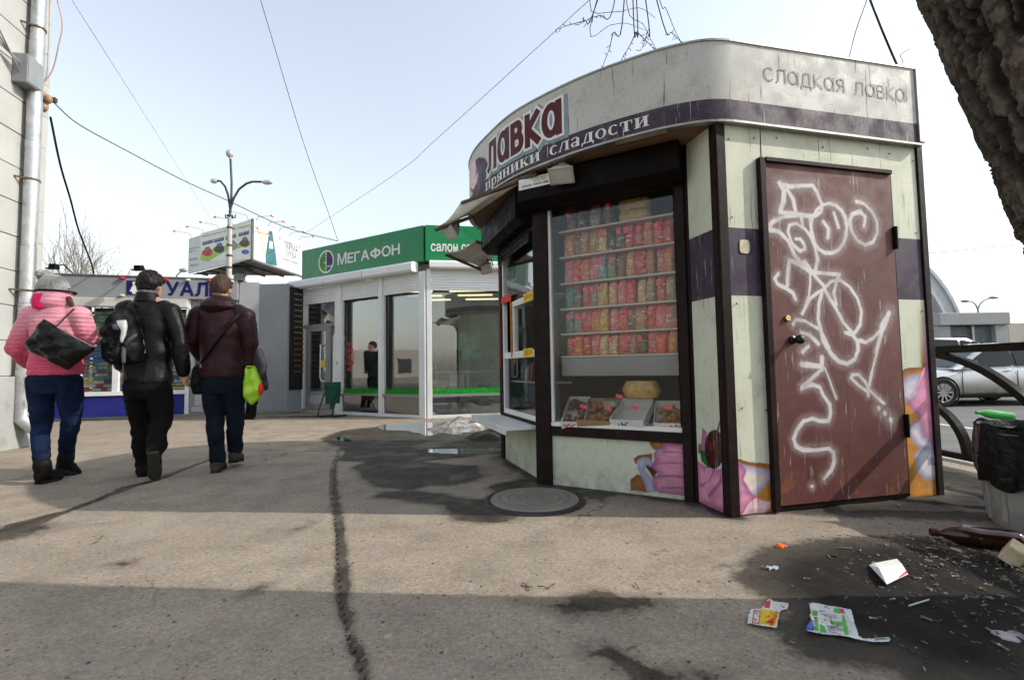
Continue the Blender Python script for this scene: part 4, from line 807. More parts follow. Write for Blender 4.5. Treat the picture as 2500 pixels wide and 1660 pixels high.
b=tray(.915,-.16,.20,.24,.06,.18,WCARD,'white tray printed with coloured dots at the right end of the window deck',BISC)
dots(b,.18,.324,.06,[gm('dot_red',(.6,.1,.07),.6),gm('dot_green',(.2,.42,.08),.6),gm('dot_yellow',(.75,.55,.06),.6)],10)
b=pack(W1,.70,.66,-.24,0,0,0,0,'corn_stick_bag','clear bag of yellow corn sticks lying on the white tray','snack bag'); m=MB(); m.loft([((0,0,0),.12,.08,0,.6),((0,0,.06),.145,.095,0,.6),((0,0,.125),.11,.07,0,.6)],18); m.build('bag_body',YB,b,smooth=60)
b=pack(W1,.50,.60,-.12,0,0,0,0,'clear_box','small clear plastic box of pale sweets on the brown tray','box'); MB().box((0,0,.02),(.11,.10,.05)).build('lid',glassm('clear_plastic',(.9,.9,.9),.8,.2),b); MB().box((0,0,.012),(.08,.08,.03)).build('sweets',gm('pale_sweets',(.55,.45,.33),.6,0,.4,30,.5),b)
for s,z in((.31,.585),(.50,.575),(.56,.66),(.70,.585),(.93,.595)):
    o=mobj('price_card',TAGM,None,loc=tuple(W1.p(s,z,-.03-(.09 if z>.6 else 0))),rot=(-.3,.2,aW),scl=(1.7,1,.6)); tag(o,'pink price card %s in the kiosk window'%{.31:'on the tray with pink print',.5:'at the corner of the brown tray',.56:'on the clear plastic box',.7:'at the edge of the plain white tray',.93:'on the tray with coloured dots'}[s],'price card')
for i in range(5):
    q=W2.p(.52+.10*i,1.52,-.16); b=thing('snack_bag','small bag hanging in the serving window, %s from the left'%ORD[i],'snack bag',tuple(q),'snack bags in the serving window',a2,True); o=mobj('bag_body',BM[i%3][0],b); o.color=(*CC[['red','white','teal','tan','brown'][i]],1)
P('shelf',W2,.12,.98,1.505,1.518,-.32,-.05,M_SHELF,kiosk)
P('shelf',W2,.12,.98,.76,.772,-.32,-.05,M_SHELF,kiosk)
for i in range(6):
    q=W2.p(.20+.13*i,.774,-.17); b=thing('snack_bag','bag on the low shelf behind the serving window, %s from the left'%ORD[i],'snack bag',tuple(q),'snack bags in the serving window',a2,True); o=mobj('bag_body',BM[i%3][0],b); o.color=(*CC[['green','white','pink','teal','tan','red'][i]],1)
P('inner_partition',W2,.05,1.05,.02,2.1,-.62,-.60,M_DARK,kiosk)

# ================================================================ green phone shop pavilion
ML=PL((-4.627,10.62),(-1.586,8.815)); MR=PL((-1.586,8.815),(3.9,9.73))
pav=thing('pavilion','phone shop pavilion with green sign board, white shutters and large panes','pavilion',(-1.586,8.9,0))
GRN=gm('green_sign',(.008,.19,.065),.32,0,.08,1.5,.04,40,coat=.3); MWH=gm('white_aluminium',(.70,.71,.72),.4,.0,.08,3,.05,60,dirt=.15,dcol=(.35,.33,.3)); MGR=gm('grey_aluminium',(.24,.24,.26),.42,.2,.1,4,.05)
P('sign_board',ML,-.02,3.50,2.885,3.56,-.25,.0,GRN,pav,.006); P('sign_board',MR,.012,5.5,2.885,3.56,-.25,.001,GRN,pav,.006)
m=MB(); m.add([ML.p(-.02,3.5,-.26),ML.p(3.5,3.5,-.26),MR.p(5.5,3.5,-.26),(3.5,14,3.5),(-5,14.5,3.5)],[(0,1,2,3,4)]); m.build('roof',M_ROOF,pav)
f=lambda u,v,n:ML.p(u,v,n)
letters('М',f,(1.165,3.10,1.43,3.335),LWH,pav,.018); letters('ЕГАФОН',f,(1.475,3.10,2.915,3.30),LWH,pav,.022)
cx,cz,r=.80,3.215,.25
def disc(pl,cx,cz,r0,r1,n,a0,a1,mat,name): 
    m=MB(); k=28; m.add([pl.p(cx+rr*math.cos(a0+(a1-a0)*i/k),cz+rr*math.sin(a0+(a1-a0)*i/k),n) for rr in(r0,r1) for i in range(k+1)],[(i,i+1,k+2+i,k+1+i) for i in range(k)]); return m.build(name,mat,pav)
disc(ML,cx,cz,r-.035,r,.004,0,2*PI,LWH,'emblem_ring'); disc(ML,cx,cz,0.001,r-.038,.003,PI/2,PI*1.5,gm('emblem_green',(.06,.28,.03),.4,0,.5,3,.02),'emblem_green'); disc(ML,cx,cz,.001,r-.038,.0035,-PI/2,PI/2,gm('emblem_purple',(.06,.02,.13),.4,0,.5,3,.02),'emblem_purple')
MB().slab(ML,cx-.012,cx+.012,cz-.2,cz+.21,.004,.006).build('emblem_bar',LWH,pav); MB().slab(ML,cx-.07,cx-.012,cz-.03,cz-.005,.004,.006).build('emblem_bar',LWH,pav)
for i in range(3): disc(ML,cx+.06+.055*i,cz-.11,0.001,.02,.006,0,2*PI,LWH,'emblem_dot')
lettering('салон связи',lambda u,v,n:MR.p(u,v,n),(.115,3.07,1.15,3.21),LWH,pav,.02)
# shutter housings
for a,b in((-.28,.92),(.93,2.08),(2.09,3.38)):
    m=MB(); m.prism([ML.p(a,z,n) for z,n in((2.685,.0),(2.685,.16),(2.72,.19),(2.83,.19),(2.872,.15),(2.872,0))],np.append(ML.u*(b-a-.004),0)); m.build('shutter_housing',MWH,pav,bev=.005)
for a,b in((.085,1.5),(1.51,3.0),(3.01,4.6)):
    m=MB(); m.prism([MR.p(a,z,n) for z,n in((2.725,.0),(2.725,.14),(2.75,.16),(2.83,.16),(2.872,.13),(2.872,0))],np.append(MR.u*(b-a-.004),0)); m.build('shutter_housing',MWH,pav,bev=.005)
def ribs(pl,s0,s1,z0,z1,n):
    m=MB(); k=max(4,int(round((z1-z0)/.048))); pts=[]
    for i in range(k):
        a=z0+(z1-z0)*i/k;b=z0+(z1-z0)*(i+1)/k; pts+=[(a+.002,n-.006),(a+.010,n+.004),(b-.010,n+.004),(b-.002,n-.006)]
    m.add([pl.p(s,z,q) for z,q in pts for s in(s0,s1)],[(2*i,2*i+1,2*i+3,2*i+2) for i in range(len(pts)-1)]); return m.build('roller_shutter',MWH,pav,smooth=30)
ribs(ML,.06,1.095,2.34,2.69,-.01); ribs(ML,1.28,2.36,2.335,2.69,-.01); ribs(ML,2.465,3.40,2.335,2.69,-.01); ribs(MR,.125,1.95,2.335,2.73,-.01); ribs(MR,2.05,3.5,2.335,2.73,-.01)
PG=glassm('pavilion_glass',(.86,.91,.91),3.8,.03); TG=glassm('kiosk_glass',(.97,.98,.98),.8,.004)
for a,b,z0 in((-.005,.06,.0),(1.097,1.278,.0),(2.362,2.462,.0),(3.40,3.545,.0)): P('frame_post',ML,a,b,z0,2.70,-.08,.02,MWH,pav,.004)
for a,b in((.03,.122),(1.955,2.045),(3.5,3.6)): P('frame_post',MR,a,b,0,2.73,-.08,.018,MWH,pav,.004)
for a,b in((1.28,2.36),(2.464,3.398)):
    P('frame_rail',ML,a,b,.0,.055,-.06,.015,MWH,pav,.003); P('frame_rail',ML,a,b,.385,.43,-.145,.014,MGR,pav,.003); P('window_pane',ML,a,b,.43,2.335,-.14,-.134,PG,pav); P('window_pane',ML,a,b,.055,.385,-.028,-.022,PG,pav); P('frame_side',ML,a,a+.03,.056,2.33,-.055,.0,MWH,pav)
for a,b in((.124,1.953),(2.047,3.498)):
    P('frame_rail',MR,a,b,.0,.055,-.06,.015,MWH,pav,.003); P('frame_rail',MR,a,b,.385,.43,-.145,.014,MGR,pav,.003); P('window_pane',MR,a,b,.43,2.335,-.14,-.134,PG,pav); P('window_pane',MR,a,b,.055,.385,-.028,-.022,PG,pav)
P('back_board',ML,1.28,3.40,.06,.384,-.12,-.10,gm('grey_board',(.22,.22,.2),.5),pav); P('back_board',MR,.124,3.49,.06,.384,-.12,-.10,gm('grey_board',(.22,.22,.2),.5),pav)
for i,(s,z,w,h) in enumerate(((1.32,1.40,.07,.07),(1.32,1.27,.15,.09),(1.32,1.13,.10,.10),(1.44,1.13,.07,.10),(1.32,1.0,.17,.09),(1.32,.88,.1,.08))): P('sticker',ML,s,s+w,z,z+h,-.133,-.131,gm('red_sticker' if i!=3 else 'pink_sticker',(.45,.05,.05) if i!=3 else (.5,.2,.3),.5,0,.7,25,.02),pav)
# entrance door
P('transom_frame',ML,.062,1.095,1.83,1.89,-.06,.012,MGR,pav,.003); P('transom_pane',ML,.17,1.09,1.90,2.335,-.03,-.024,PG,pav); P('frame_side',ML,.062,.165,1.895,2.335,-.06,.0,MWH,pav)
dr=P('door',ML,.165,.255,.08,1.825,-.05,.012,MGR,pav,.003,label='grey glazed entrance door of the pavilion')
for a,b,z0,z1 in((.80,.90,.08,1.825),(.256,.799,1.74,1.825),(.256,.799,.08,.20),(.256,.799,.40,.46)): P('door_rail',ML,a,b,z0,z1,-.05,.010,MGR,dr,.003)
P('door_pane',ML,.256,.799,.461,1.739,-.03,-.024,PG,dr); P('door_panel',ML,.256,.799,.201,.399,-.04,-.02,gm('grey_panel',(.4,.4,.41),.5),dr)
P('side_frame',ML,.906,.95,.08,1.825,-.05,.010,MGR,pav,.003); P('side_pane',ML,.951,1.095,.08,1.825,-.03,-.024,PG,pav)
m=MB(); m.tube([ML.p(.62,1.42,.012),ML.p(.69,1.44,.05),ML.p(.71,1.40,.06),ML.p(.70,.75,.06),ML.p(.72,.68,.05),ML.p(.80,.68,.012)],.012,8); m.build('handle',gm('bright_handle',(.7,.7,.7),.3,.2),dr,smooth=60)
P('sticker',ML,.63,.76,.97,1.12,-.022,-.019,YEL,dr)
P('threshold',ML,.07,1.095,.0,.075,-.1,.05,gm('step_concrete',(.3,.27,.24),.85,0,.2,6,.3),pav)
P('doorbell',ML,1.15,1.22,1.02,1.09,.021,.035,gm('beige_plastic',(.5,.48,.42),.5),pav,.004)
# interior of the pavilion
INF=[ML.p(.0,.09,-.16),ML.p(3.52,.09,-.16),MR.p(4.0,.09,-.16),(2.6,13.2,.09),(-4.3,13.4,.09)]
m=MB(); m.add(INF,[(0,1,2,3,4)]); m.build('floor',gm('beige_tiles',(.36,.33,.28),.35,0,.15,2,.02),pav)
m=MB(); m.add([p+np.array([0,0,2.62]) for p in INF],[(4,3,2,1,0)]); m.build('ceiling',gm('ceiling_tile',(.28,.28,.26),.8,0,.1,3,.05),pav)
WL_=gm('inner_wall',(.24,.25,.22),.8,0,.15,2,.05)
for a,b in((3,2),(4,3),(0,4)):
    q=PL(INF[a],INF[b]); P('inner_wall',q,0,q.L,.09,2.72,-.05,.0,WL_,pav)
for i in range(5):
    for j in range(4):
        x=-2.5+j*1.25+ i*.12; y=9.7+i*.72
        if j==3 and i==0: continue
        MB().box((x,y,2.695),(.85,.10,.03)).build('ceiling_lamp',emis('lamp_glow',(1,.8,.42),1.1),pav)
MB().box((.15,9.75,1.35),(.38,.38,2.5)).build('pillar',gm('beige_pillar',(.52,.43,.29),.6,0,.1,3,.05),pav)
P('poster',PL(INF[3],INF[2]),.3,1.5,.9,1.9,.002,.01,gm('dark_poster',(.08,.05,.09),.5,0,.7,3,.02),pav)
for x,z,w,h,c_ in((-2.4,1.45,.9,.5,(.1,.3,.18)),(-1.2,1.5,.7,.7,(.2,.42,.3)),(.2,1.4,.8,.6,(.3,.12,.25)),(1.4,1.5,.7,.7,(.42,.07,.06))): MB().box((x,13.1,z),(w,.03,h)).build('wall_display',gm('display_%g'%x,c_,.4,0,.5,4,.02),pav)
tb=thing('desk','white desk with panel legs inside the pavilion','desk',(-1.05,9.95,.09),None,math.atan2(MR.u[1],MR.u[0]),True)
DW=gm('white_laminate',(.66,.65,.6),.4); MB().box((0,0,.735),(1.15,.5,.03)).build('desk_top',DW,tb,bev=.004); MB().box((-.1,.05,.36),(.3,.42,.71)).build('desk_panel',DW,tb); MB().box((.12,.05,.36),(.03,.42,.71)).build('desk_panel',DW,tb)
mo=thing('monitor','black computer monitor on the desk inside the pavilion','monitor',(-1.25,9.95,.86),None,.5,True); MB().box((0,0,.27),(.46,.03,.30)).build('screen',gm('screen_black',(.02,.02,.025),.2),mo); MB().cyl((0,.02,0),(0,.02,.15),.02).build('stand',gm('screen_black',(.02,.02,.025),.2),mo)
CHR_=gm('chrome',(.6,.6,.6),.2,.9); GSE=gm('green_seat',(.01,.10,.06),.5)
def chair(loc,rz,lab):
    c_=thing('chair',lab,'chair',loc,'chairs inside the pavilion',rz,True)
    MB().box((0,0,.45),(.40,.40,.04)).build('seat',GSE,c_,bev=.012)
    for x in(-.18,.18):
        MB().tube([(x,-.18,0),(x,-.17,.43)],.012,8).build('leg',CHR_,c_,smooth=60); MB().tube([(x,.22,0),(x,.17,.44),(x*.95,.22,.88)],.012,8).build('leg',CHR_,c_,smooth=60)
    for z in(.62,.72,.82): MB().tube([(-.175,.20+(z-.6)*.08,z),(.175,.20+(z-.6)*.08,z)],.009,6).build('back_rail',CHR_,c_,smooth=60)
    return c_
chair((-1.62,9.55,.09),.4,'chrome chair with green seat left of the white desk'); chair((-.42,9.75,.09),-2.4,'chrome chair with green seat right of the white desk')
pr=thing('display_stand','dark green display stand behind the left pane of the pavilion','display stand',(-3.1,10.15,.09),None,-.4,True); MB().box((0,0,.75),(.34,.12,1.3)).build('panel',gm('stand_grey',(.05,.055,.06),.4),pr,bev=.01); MB().box((.22,.02,.7),(.16,.1,1.4)).build('side_panel',gm('stand_green',(.0,.12,.04),.4),pr,bev=.01); MB().box((0,0,.05),(.5,.3,.08)).build('foot',gm('stand_grey',(.05,.055,.06),.4),pr)
for z in(.55,.75,.95): m=MB(); m.lathe([(.045,0),(.055,0),(.055,.006),(.045,.006)],(.22,-.05,z),16,axis=(0,-1,0)); m.build('ring_mark',LWH,pr)
sh=thing('wall_shelf','pale shelf unit with red header behind the left pane','shelf',(-3.75,10.9,.09),None,-.4,True); MB().box((0,0,.8),(.6,.25,1.5)).build('carcass',gm('pale_unit',(.4,.34,.3),.5,0,.5,6,.02),sh); MB().box((0,-.14,1.62),(.62,.02,.14)).build('header',gm('red_header2',(.5,.05,.03),.4),sh); MB().box((0,-.14,1.1),(.62,.02,.1)).build('header',gm('orange_header',(.6,.2,.05),.4),sh)
sh=thing('heart_sign','red heart shaped decoration inside the pavilion','decoration',(.1,11.0,1.0)); m=MB(); m.prism([(.1+.3*(16*math.sin(a)**3)/16,11.0,1.0+.3*(13*math.cos(a)-5*math.cos(2*a)-2*math.cos(3*a)-math.cos(4*a))/16) for a in np.linspace(0,2*PI,26,endpoint=False)],(0,.04,0)); m.build('heart',gm('heart_red',(.4,.04,.04),.4),sh)
# artificial grass on the window ledge
def grass(pl,s0,s1):
    m=MB(); n=int((s1-s0)*700)
    for i in range(n):
        s=random.uniform(s0,s1); d=random.uniform(-.11,-.02); h=random.uniform(.075,.125); a=random.uniform(-.03,.03); w=.006
        m.add([pl.p(s-w,.432,d),pl.p(s+w,.432,d),pl.p(s+a,.432+h,d+random.uniform(-.02,.01))],[(0,1,2)])
    o=m.build('grass_strip',gm('artificial_grass',(.02,.33,.03),.5,0,.5,20,.02),pav); o['kind']='stuff'
grass(ML,1.29,2.35); grass(ML,2.47,3.39); grass(MR,.13,1.95)
# litter bin by the entrance
q=G(808,1018); lb=thing('litter_bin','dark green drum litter bin on a bent tube stand by the pavilion door','litter bin',(q[0],q[1],0),None,-.3,True); DG=gm('dark_green_paint',(.012,.075,.05),.45,0,.2,8,.1,dirt=.3)
m=MB(); m.lathe([(.0,.26),(.125,.26),(.13,.27),(.15,.66),(.155,.67),(.145,.67),(.12,.30),(0,.30)],(0,.05,0),24); m.build('drum',DG,lb,smooth=40)
for z in(.40,.55): m=MB(); m.lathe([(.139+(z-.27)*.05,z-.008),(.146+(z-.27)*.05,z),(.139+(z-.27)*.05,z+.008)],(0,.05,0),24); m.build('rib',DG,lb,smooth=60)
for x in(-.16,.16): m=MB(); m.tube([(x*.9,.1,.5),(x,.0,.45),(x,-.16,.12),(x,-.17,.04),(x,-.10,.012),(x,.25,.012)],.014,8); m.build('stand_tube',gm('dark_tube',(.02,.03,.03),.5),lb,smooth=60)

# ================================================================ grey kiosk with the lavatory sign
TK=PL((-8.75,9.345),(-6.567,9.97)); tk=thing('lavatory_kiosk','low grey kiosk with blue lettering, crowded shop window and blue base panel','kiosk',(-7.5,9.8,0))
GK=gm('grey_cladding',(.27,.28,.30),.5,.1,.1,2,.08,40,dirt=.2); LG=gm('light_grey_cladding',(.42,.43,.45),.5,.1,.1,2,.08,40,dirt=.2); BLU=gm('blue_panel',(.02,.025,.19),.4,0,.15,3,.05,dirt=.3); NAVY=gm('navy_film',(.012,.014,.10),.5,0,.1)
z2=lambda x,y:(x*.357,640+y*.357); th=lambda x,y:TK.hit(*z2(x,y))[0]
sR=th(1635,180); P('fascia',TK,-1.3,sR,2.40,2.83,-.3,.10,GK,tk,.01); P('wall',TK,-1.3,th(560,600),.06,2.40,-.3,.0,GK,tk); P('roof',TK,-1.3,sR+.1,2.831,2.85,-3,.12,M_ROOF,tk)
wl,wr=th(565,600),th(1290,600); P('base_panel',TK,-1.3,wr,.06,.47,-.05,.03,BLU,tk,.004); P('awning_box',TK,wl-.5,wr,2.22,2.398,-.05,.13,gm('dirty_white',(.55,.53,.48),.5,0,.2,3,.05,dirt=.4),tk,.01)
P('window_frame',TK,wl,wr,.47,.55,-.05,.06,MWH,tk,.004); P('window_frame',TK,th(780,600),th(822,600),.47,2.22,-.05,.05,MWH,tk,.004); P('window_frame',TK,wr-.04,wr+.03,.06,2.4,-.05,.05,MWH,tk,.004); P('window_frame',TK,wl-.04,wl,.47,2.22,-.05,.05,MWH,tk,.004)
P('window_pane',TK,wl,wr-.04,.55,2.22,-.03,-.024,TG,tk); P('window_back',TK,wl,wr,.5,2.25,-.45,-.40,M_DARK,tk)
m=MB(); cols=[]; 
for r in range(22):
    z=.57+r*.072; P('shelf',TK,wl+.01,wr-.05,z-.010,z-.004,-.38,-.06,M_SHELF,tk) if r%2==0 else None
    s=wl+.02
    while s<wr-.1:
        w=random.uniform(.045,.075) if r>3 else random.uniform(.08,.2); h=.058; m.slab(TK,s,s+w-.004,z-.003,z+h*random.uniform(.8,1),-.10,-.05)
        base=random.choice([(.6,.6,.6),(.6,.6,.6),(.05,.12,.35),(.05,.2,.5),(.5,.05,.05),(.6,.5,.1),(.1,.3,.15),(.08,.08,.09),(.35,.5,.6)]) if r<17 else random.choice([(.25,.5,.2),(.35,.55,.3),(.15,.25,.2)])
        if 8<=r<=12 and s<wl+.75: base=(.04,.16,.45)
        cols+= [base]*8; s+=w
o=m.build('cigarette_packs',printm(),tk); cattr(o.data,'Col',np.array(cols)); o['kind']='stuff'; o['label']='rows of small cigarette packs behind the kiosk glass'
# door and right hand panels
dl,dr_=wr+.035,sR-.02; P('door',TK,dl,dr_,.09,2.395,-.06,.02,MGR,tk,.004,label='grey metal door of the low kiosk'); d_=[c for c in tk.children if c.name.startswith('door')][0]
P('door_panel',TK,dl+.1,dr_-.1,.22,.9,.021,.03,gm('grey_panel',(.4,.4,.41),.5),d_,.006); P('door_panel',TK,dl+.1,dr_-.1,1.0,2.1,.021,.03,gm('door_glass',(.05,.055,.06),.1),d_,.004); P('kick_plate',TK,dl+.04,dr_-.04,.10,.20,.021,.026,gm('grey_panel',(.4,.4,.41),.5),d_)
f=lambda u,v,n:TK.p(u,v,n)
letters('ТУАЛЕТ',f,(th(1062,190),2.475,th(1592,190),2.745),NAVY,tk,.035,n=.104)
ic=th(882,190); ib=P('sign_icon',TK,ic,ic+.26,2.46,2.75,.102,.106,NAVY,tk); m=MB(); c_=ic+.13
m.add([TK.p(c_+.032*math.cos(a),2.70+.03*math.sin(a),.108) for a in np.linspace(0,2*PI,14,endpoint=False)],[tuple(range(14))]); m.add([TK.p(c_-.02,2.665,.108),TK.p(c_+.02,2.665,.108),TK.p(c_+.075,2.53,.108),TK.p(c_-.075,2.53,.108)],[(0,1,2,3)]); m.add([TK.p(c_-.03,2.53,.1085),TK.p(c_+.03,2.53,.1085),TK.p(c_+.03,2.485,.1085),TK.p(c_-.03,2.485,.1085)],[(0,1,2,3)]); m.build('figure',LWH,ib)
for i,x in enumerate((855,1155,1300,1445,1595)):
    for z in((2.79,),(2.44,))[i in(9,)]: 
        o=MB().ball(TK.p(th(x,120),2.79,.13),(.055,.04,.03),12,8).build('roof_bulb',gm('bulb_red',(.5,.03,.03),.3) if i in(0,1,3) else gm('bulb_cream',(.6,.55,.42),.4),tk,smooth=180)
MB().ball(TK.p(th(855,235),2.44,.13),(.055,.04,.03),12,8).build('roof_bulb',gm('bulb_cream',(.6,.55,.42),.4),tk,smooth=180)
T2=PL(TK.p(sR+.01,0,.02)[:2],TK.p(sR+.40,0,.06)[:2]); T3=PL(T2.B,T2.B+np.array([.62,-.02])); T4=PL(T3.B,T3.B+np.array([.42,1.0]))
P('side_panel',T2,0,T2.L,.07,2.80,-.3,.0,LG,tk,.004); P('side_panel',T3,0,T3.L,.07,2.76,-.3,.0,GK,tk,.004); P('side_wall',T4,0,3,.05,2.72,-.3,.0,GK,tk)
P('notice',T2,.02,.38,1.95,2.10,.002,.005,gm('pale_blue_notice',(.35,.48,.58),.6),tk); lettering('ПОМОЩЬ',lambda u,v,n:T2.p(u,v,n),(.05,2.03,.35,2.08),BLU,tk,n=.007)
pb=P('poster_board',T4,.05,1.5,.5,2.7,.002,.03,gm('black_board',(.018,.018,.02),.4,0,.2,3,.05),tk)
for i in range(15):
    z=2.55-i*.12; c_=[(.16,.16,.16),(.18,.15,.05),(.18,.08,.02)][0 if i<4 else (1 if i<8 else 2)]
    MB().slab(T4,.15,.5+.8*random.random(),z,z+.03,.031,.033).build('printed_line',gm('board_line_%d'%(0 if i<4 else (1 if i<8 else 2)),c_,.6),pb)
# roof floodlights on arms
for i,(x,y) in enumerate(((370,30),(950,40))):
    q=D(*z2(x,y),9.3); e=D(*z2(x+150 if i==0 else x+60,95),9.9); fl=thing('roof_floodlight','small black floodlight on a bent arm above the grey kiosk, %s one'%('left','right')[i],'floodlight',tuple(e),'floodlights above the grey kiosk')
    MB().tube([e,e*.4+q*.6+np.array([0,0,.12]),q],.012,6).build('arm',M_POST,fl); m=MB(); m.box(q,(.13,.11,.09)); m.box(q+np.array([0,-.04,-.05]),(.18,.13,.02)); m.build('housing',M_BLK,fl,bev=.01)

# ================================================================ stone building at the left edge
bu=np.array([-.2077,.978]); b0=np.array([-6.168,6.044]); BW=PL(b0-bu*3.5,b0+bu*.33); E0=3.5   # s offset
bd=thing('stone_building','pale block faced building with grey plinth at the left edge','building',(b0[0],b0[1],0))
STN=gm('painted_stone',(.385,.388,.378),.75,0,.1,2,.25,40,.004,dirt=.2,dcol=(.35,.32,.26)); PLI=gm('grey_plinth',(.33,.34,.33),.8,0,.2,2,.3,30,.005,dirt=.4)
P('wall_core',BW,0,E0+.325,.0,11,-3,-.012,gm('joint_mortar',(.26,.25,.22),.85,0,.1),bd)
hz=.432; bj=0
for r in range(17):
    z=.89+hz*r; s1=E0+.33; k=0
    while s1>1.9:
        w=(.44 if (k==0 and r%2) else .86); a=max(1.9,s1-w); o=MB().slab(BW,a+.004,s1-.004 if k else s1,z+.005,z+hz-.005,-.03,random.uniform(-.002,.003)).build('stone_block',STN,bd,bev=.006); s1=a; k+=1
P('wall_face',BW,0,1.9,.89,8.2,-.03,.0,STN,bd); P('wall_face',BW,0,E0+.33,8.24,11,-.03,.0,STN,bd)
P('plinth',BW,0,E0+.20,0,.885,-.03,.06,PLI,bd,.01); P('plinth',BW,E0+.20,E0+.345,0,.885,-.03,.02,PLI,bd,.006)
endp=PL(BW.B,BW.B+np.array([-6,-.9])); P('end_wall',endp,0,5,0,11,-.3,.0,STN,bd)
P('ledge',BW,1.5,E0-.08,5.83,5.95,.0,.10,gm('ledge_metal',(.3,.33,.36),.5,.4),bd)
# drainpipe
pw=PL(BW.p(0,0,.10)[:2],BW.p(BW.L,0,.10)[:2]); PX=[(103,-30),(96,110),(88,250),(80,345),(73,440),(66,600),(62,740),(56,900),(53,1010)]
pp=[pw.hit(x,y) for x,y in PX]; s_m=np.mean([p[0] for p in pp]); GALV=gm('galvanised_steel',(.46,.47,.48),.36,.75,.22,7,.2,30,dirt=.35,dcol=(.2,.19,.18))
dp=thing('drainpipe','galvanised drainpipe fixed to the pale stone wall','drainpipe',tuple(pw.p(s_m,0)))
zs=[6.6]+[p[1] for p in pp[1:]]+[.48]; zs=sorted(set([round(z,3) for z in zs if z>.5])|{.48})
for i in range(len(zs)-1):
    MB().cyl(pw.p(s_m,zs[i]),pw.p(s_m,zs[i+1]-.005),.074,.079,20).build('pipe_section',GALV,dp,smooth=50)
m=MB(); m.tube([pw.p(s_m,.5),pw.p(s_m,.36),pw.p(s_m+.03,.26,.10),pw.p(s_m+.05,.20,.22)],[.078,.08,.084,.088],18,caps=False); m.build('outlet',GALV,dp,smooth=60)
for z in(1.95,3.36,5.35): 
    m=MB(); m.lathe([(.080,-.012),(.086,-.012),(.086,.012),(.080,.012)],pw.p(s_m,z),20); m.bar(pw.p(s_m-.08,z),pw.p(s_m-.14,z,-.1),.012,.02); m.bar(pw.p(s_m+.08,z),pw.p(s_m+.13,z,-.03),.012,.02); m.build('bracket',M_RUST,dp)
pa=thing('paper_notice','small white paper notice stuck on the drainpipe','notice',tuple(pw.p(s_m,1.62,.08))); m=MB(); m.sheet(lambda a,b:pw.p(s_m-.075+.15*a,1.52+.14*b,.083*math.cos((a-.5)*1.6)),8,2); m.build('sheet',WCARD,pa,smooth=180)
lettering('РАБОТА',lambda u,v,n:pw.p(s_m+u,v,.0845*math.cos(u/.15*1.6)),(-.07,1.59,.07,1.63),INK,pa,.01,n=0)
q,zq=BW.hit(48,175); jb=thing('junction_box','grey metal junction box with cables on the pale stone wall','junction box',tuple(BW.p(q,zq))); P('box_body',BW,q-.13,q+.13,zq-.2,zq+.17,.0,.17,gm('grey_box',(.2,.215,.23),.5,.1,.15,6,.1,dirt=.4,dcol=(.25,.13,.06)),jb,.01); P('lid',BW,q-.12,q+.12,zq-.18,zq+.15,.171,.178,gm('grey_lid',(.25,.265,.28),.45,.2,.1,6,.1),jb,.004)
for i in range(4): MB().tube([BW.p(q-1.2,zq+.28+.03*i,.03),BW.p(q-.5,zq+.12+.04*i,.05+.02*i),BW.p(q-.13,zq+.05-.04*i,.09)],.009,6).build('cable',gm('cable_grey',(.25,.25,.24),.6),jb,smooth=60)

# long building across the side street, seen in the panes
ab=thing('market_row','long low market row across the side street, seen mirrored in the panes','building',(-46,2,0)); MB().box((-50,2,1.5),(8,60,3.0)).build('wall',gm('block_render',(.36,.33,.29),.8,0,.1,.3,.05),ab)
wm_=MB().box((0,0,0),(.12,1.5,1.6)).mesh('window',gm('block_pane',(.04,.045,.05),.15))
for k in range(16): mobj('window',wm_,ab,(-45.98+46,-27+k*3.6,1.3))
# ================================================================ background
z3=zoomer(400,340,.3599); z1=zoomer(0,0,.4464); zR=zoomer(2200,560,.3444)
CONC=gm('pale_concrete',(.42,.41,.39),.8,0,.15,2,.2,20,dirt=.25); DST=gm('dark_steel',(.05,.055,.06),.55,.4,.2,3,.1); LST=gm('light_steel',(.32,.34,.36),.4,.6,.15,3,.05)
# --- three sided billboard
bc=D(*z3(598,540),35.8); bcb=D(*z3(597,815),35.8); bl=D(*z3(170,660),41.); br=D(*z3(940,715),42.6); zt=(bc[2]+bl[2]+br[2])/3; zb=zt-3.0
BB=thing('billboard','three sided billboard on a steel column behind the shops','billboard',(bc[0],bc[1]+3,0)); BL_=PL(bl[:2],bc[:2]); BR_=PL(bc[:2],br[:2])
VW=gm('vinyl_white',(.56,.57,.585),.5,0,.05,2,.02); P('face_panel',BL_,0,BL_.L-.03,zb,zt,-.12,.0,VW,BB); P('face_panel',BR_,.03,BR_.L,zb,zt,-.12,.0,VW,BB); P('edge_strip',BL_,BL_.L-.028,BL_.L+.05,zb-.02,zt+.02,-.14,.03,DST,BB)
m=MB(); m.add([(*BL_.p(0,0,-.2)[:2],zb-.05),(*bc[:2],zb-.05),(*BR_.p(BR_.L,0,-.2)[:2],zb-.05)],[(0,1,2)]); m.add([(*BL_.p(0,0,-.2)[:2],zt-.05),(*bc[:2],zt-.05),(*BR_.p(BR_.L,0,-.2)[:2],zt-.05)],[(0,1,2)]); m.build('underside',gm('grating',(.09,.095,.1),.6,.3,.8,6,.2),BB)
cc=(bl[:2]+bc[:2]+br[:2])/3
for i in range(7):
    t_=i/6; a=bl[:2]*(1-t_)+bc[:2]*t_; b=bl[:2]*(1-t_)+br[:2]*t_; MB().bar((*a,zb-.14),(*b,zb-.14),.08,.12).build('truss_bar',DST,BB)
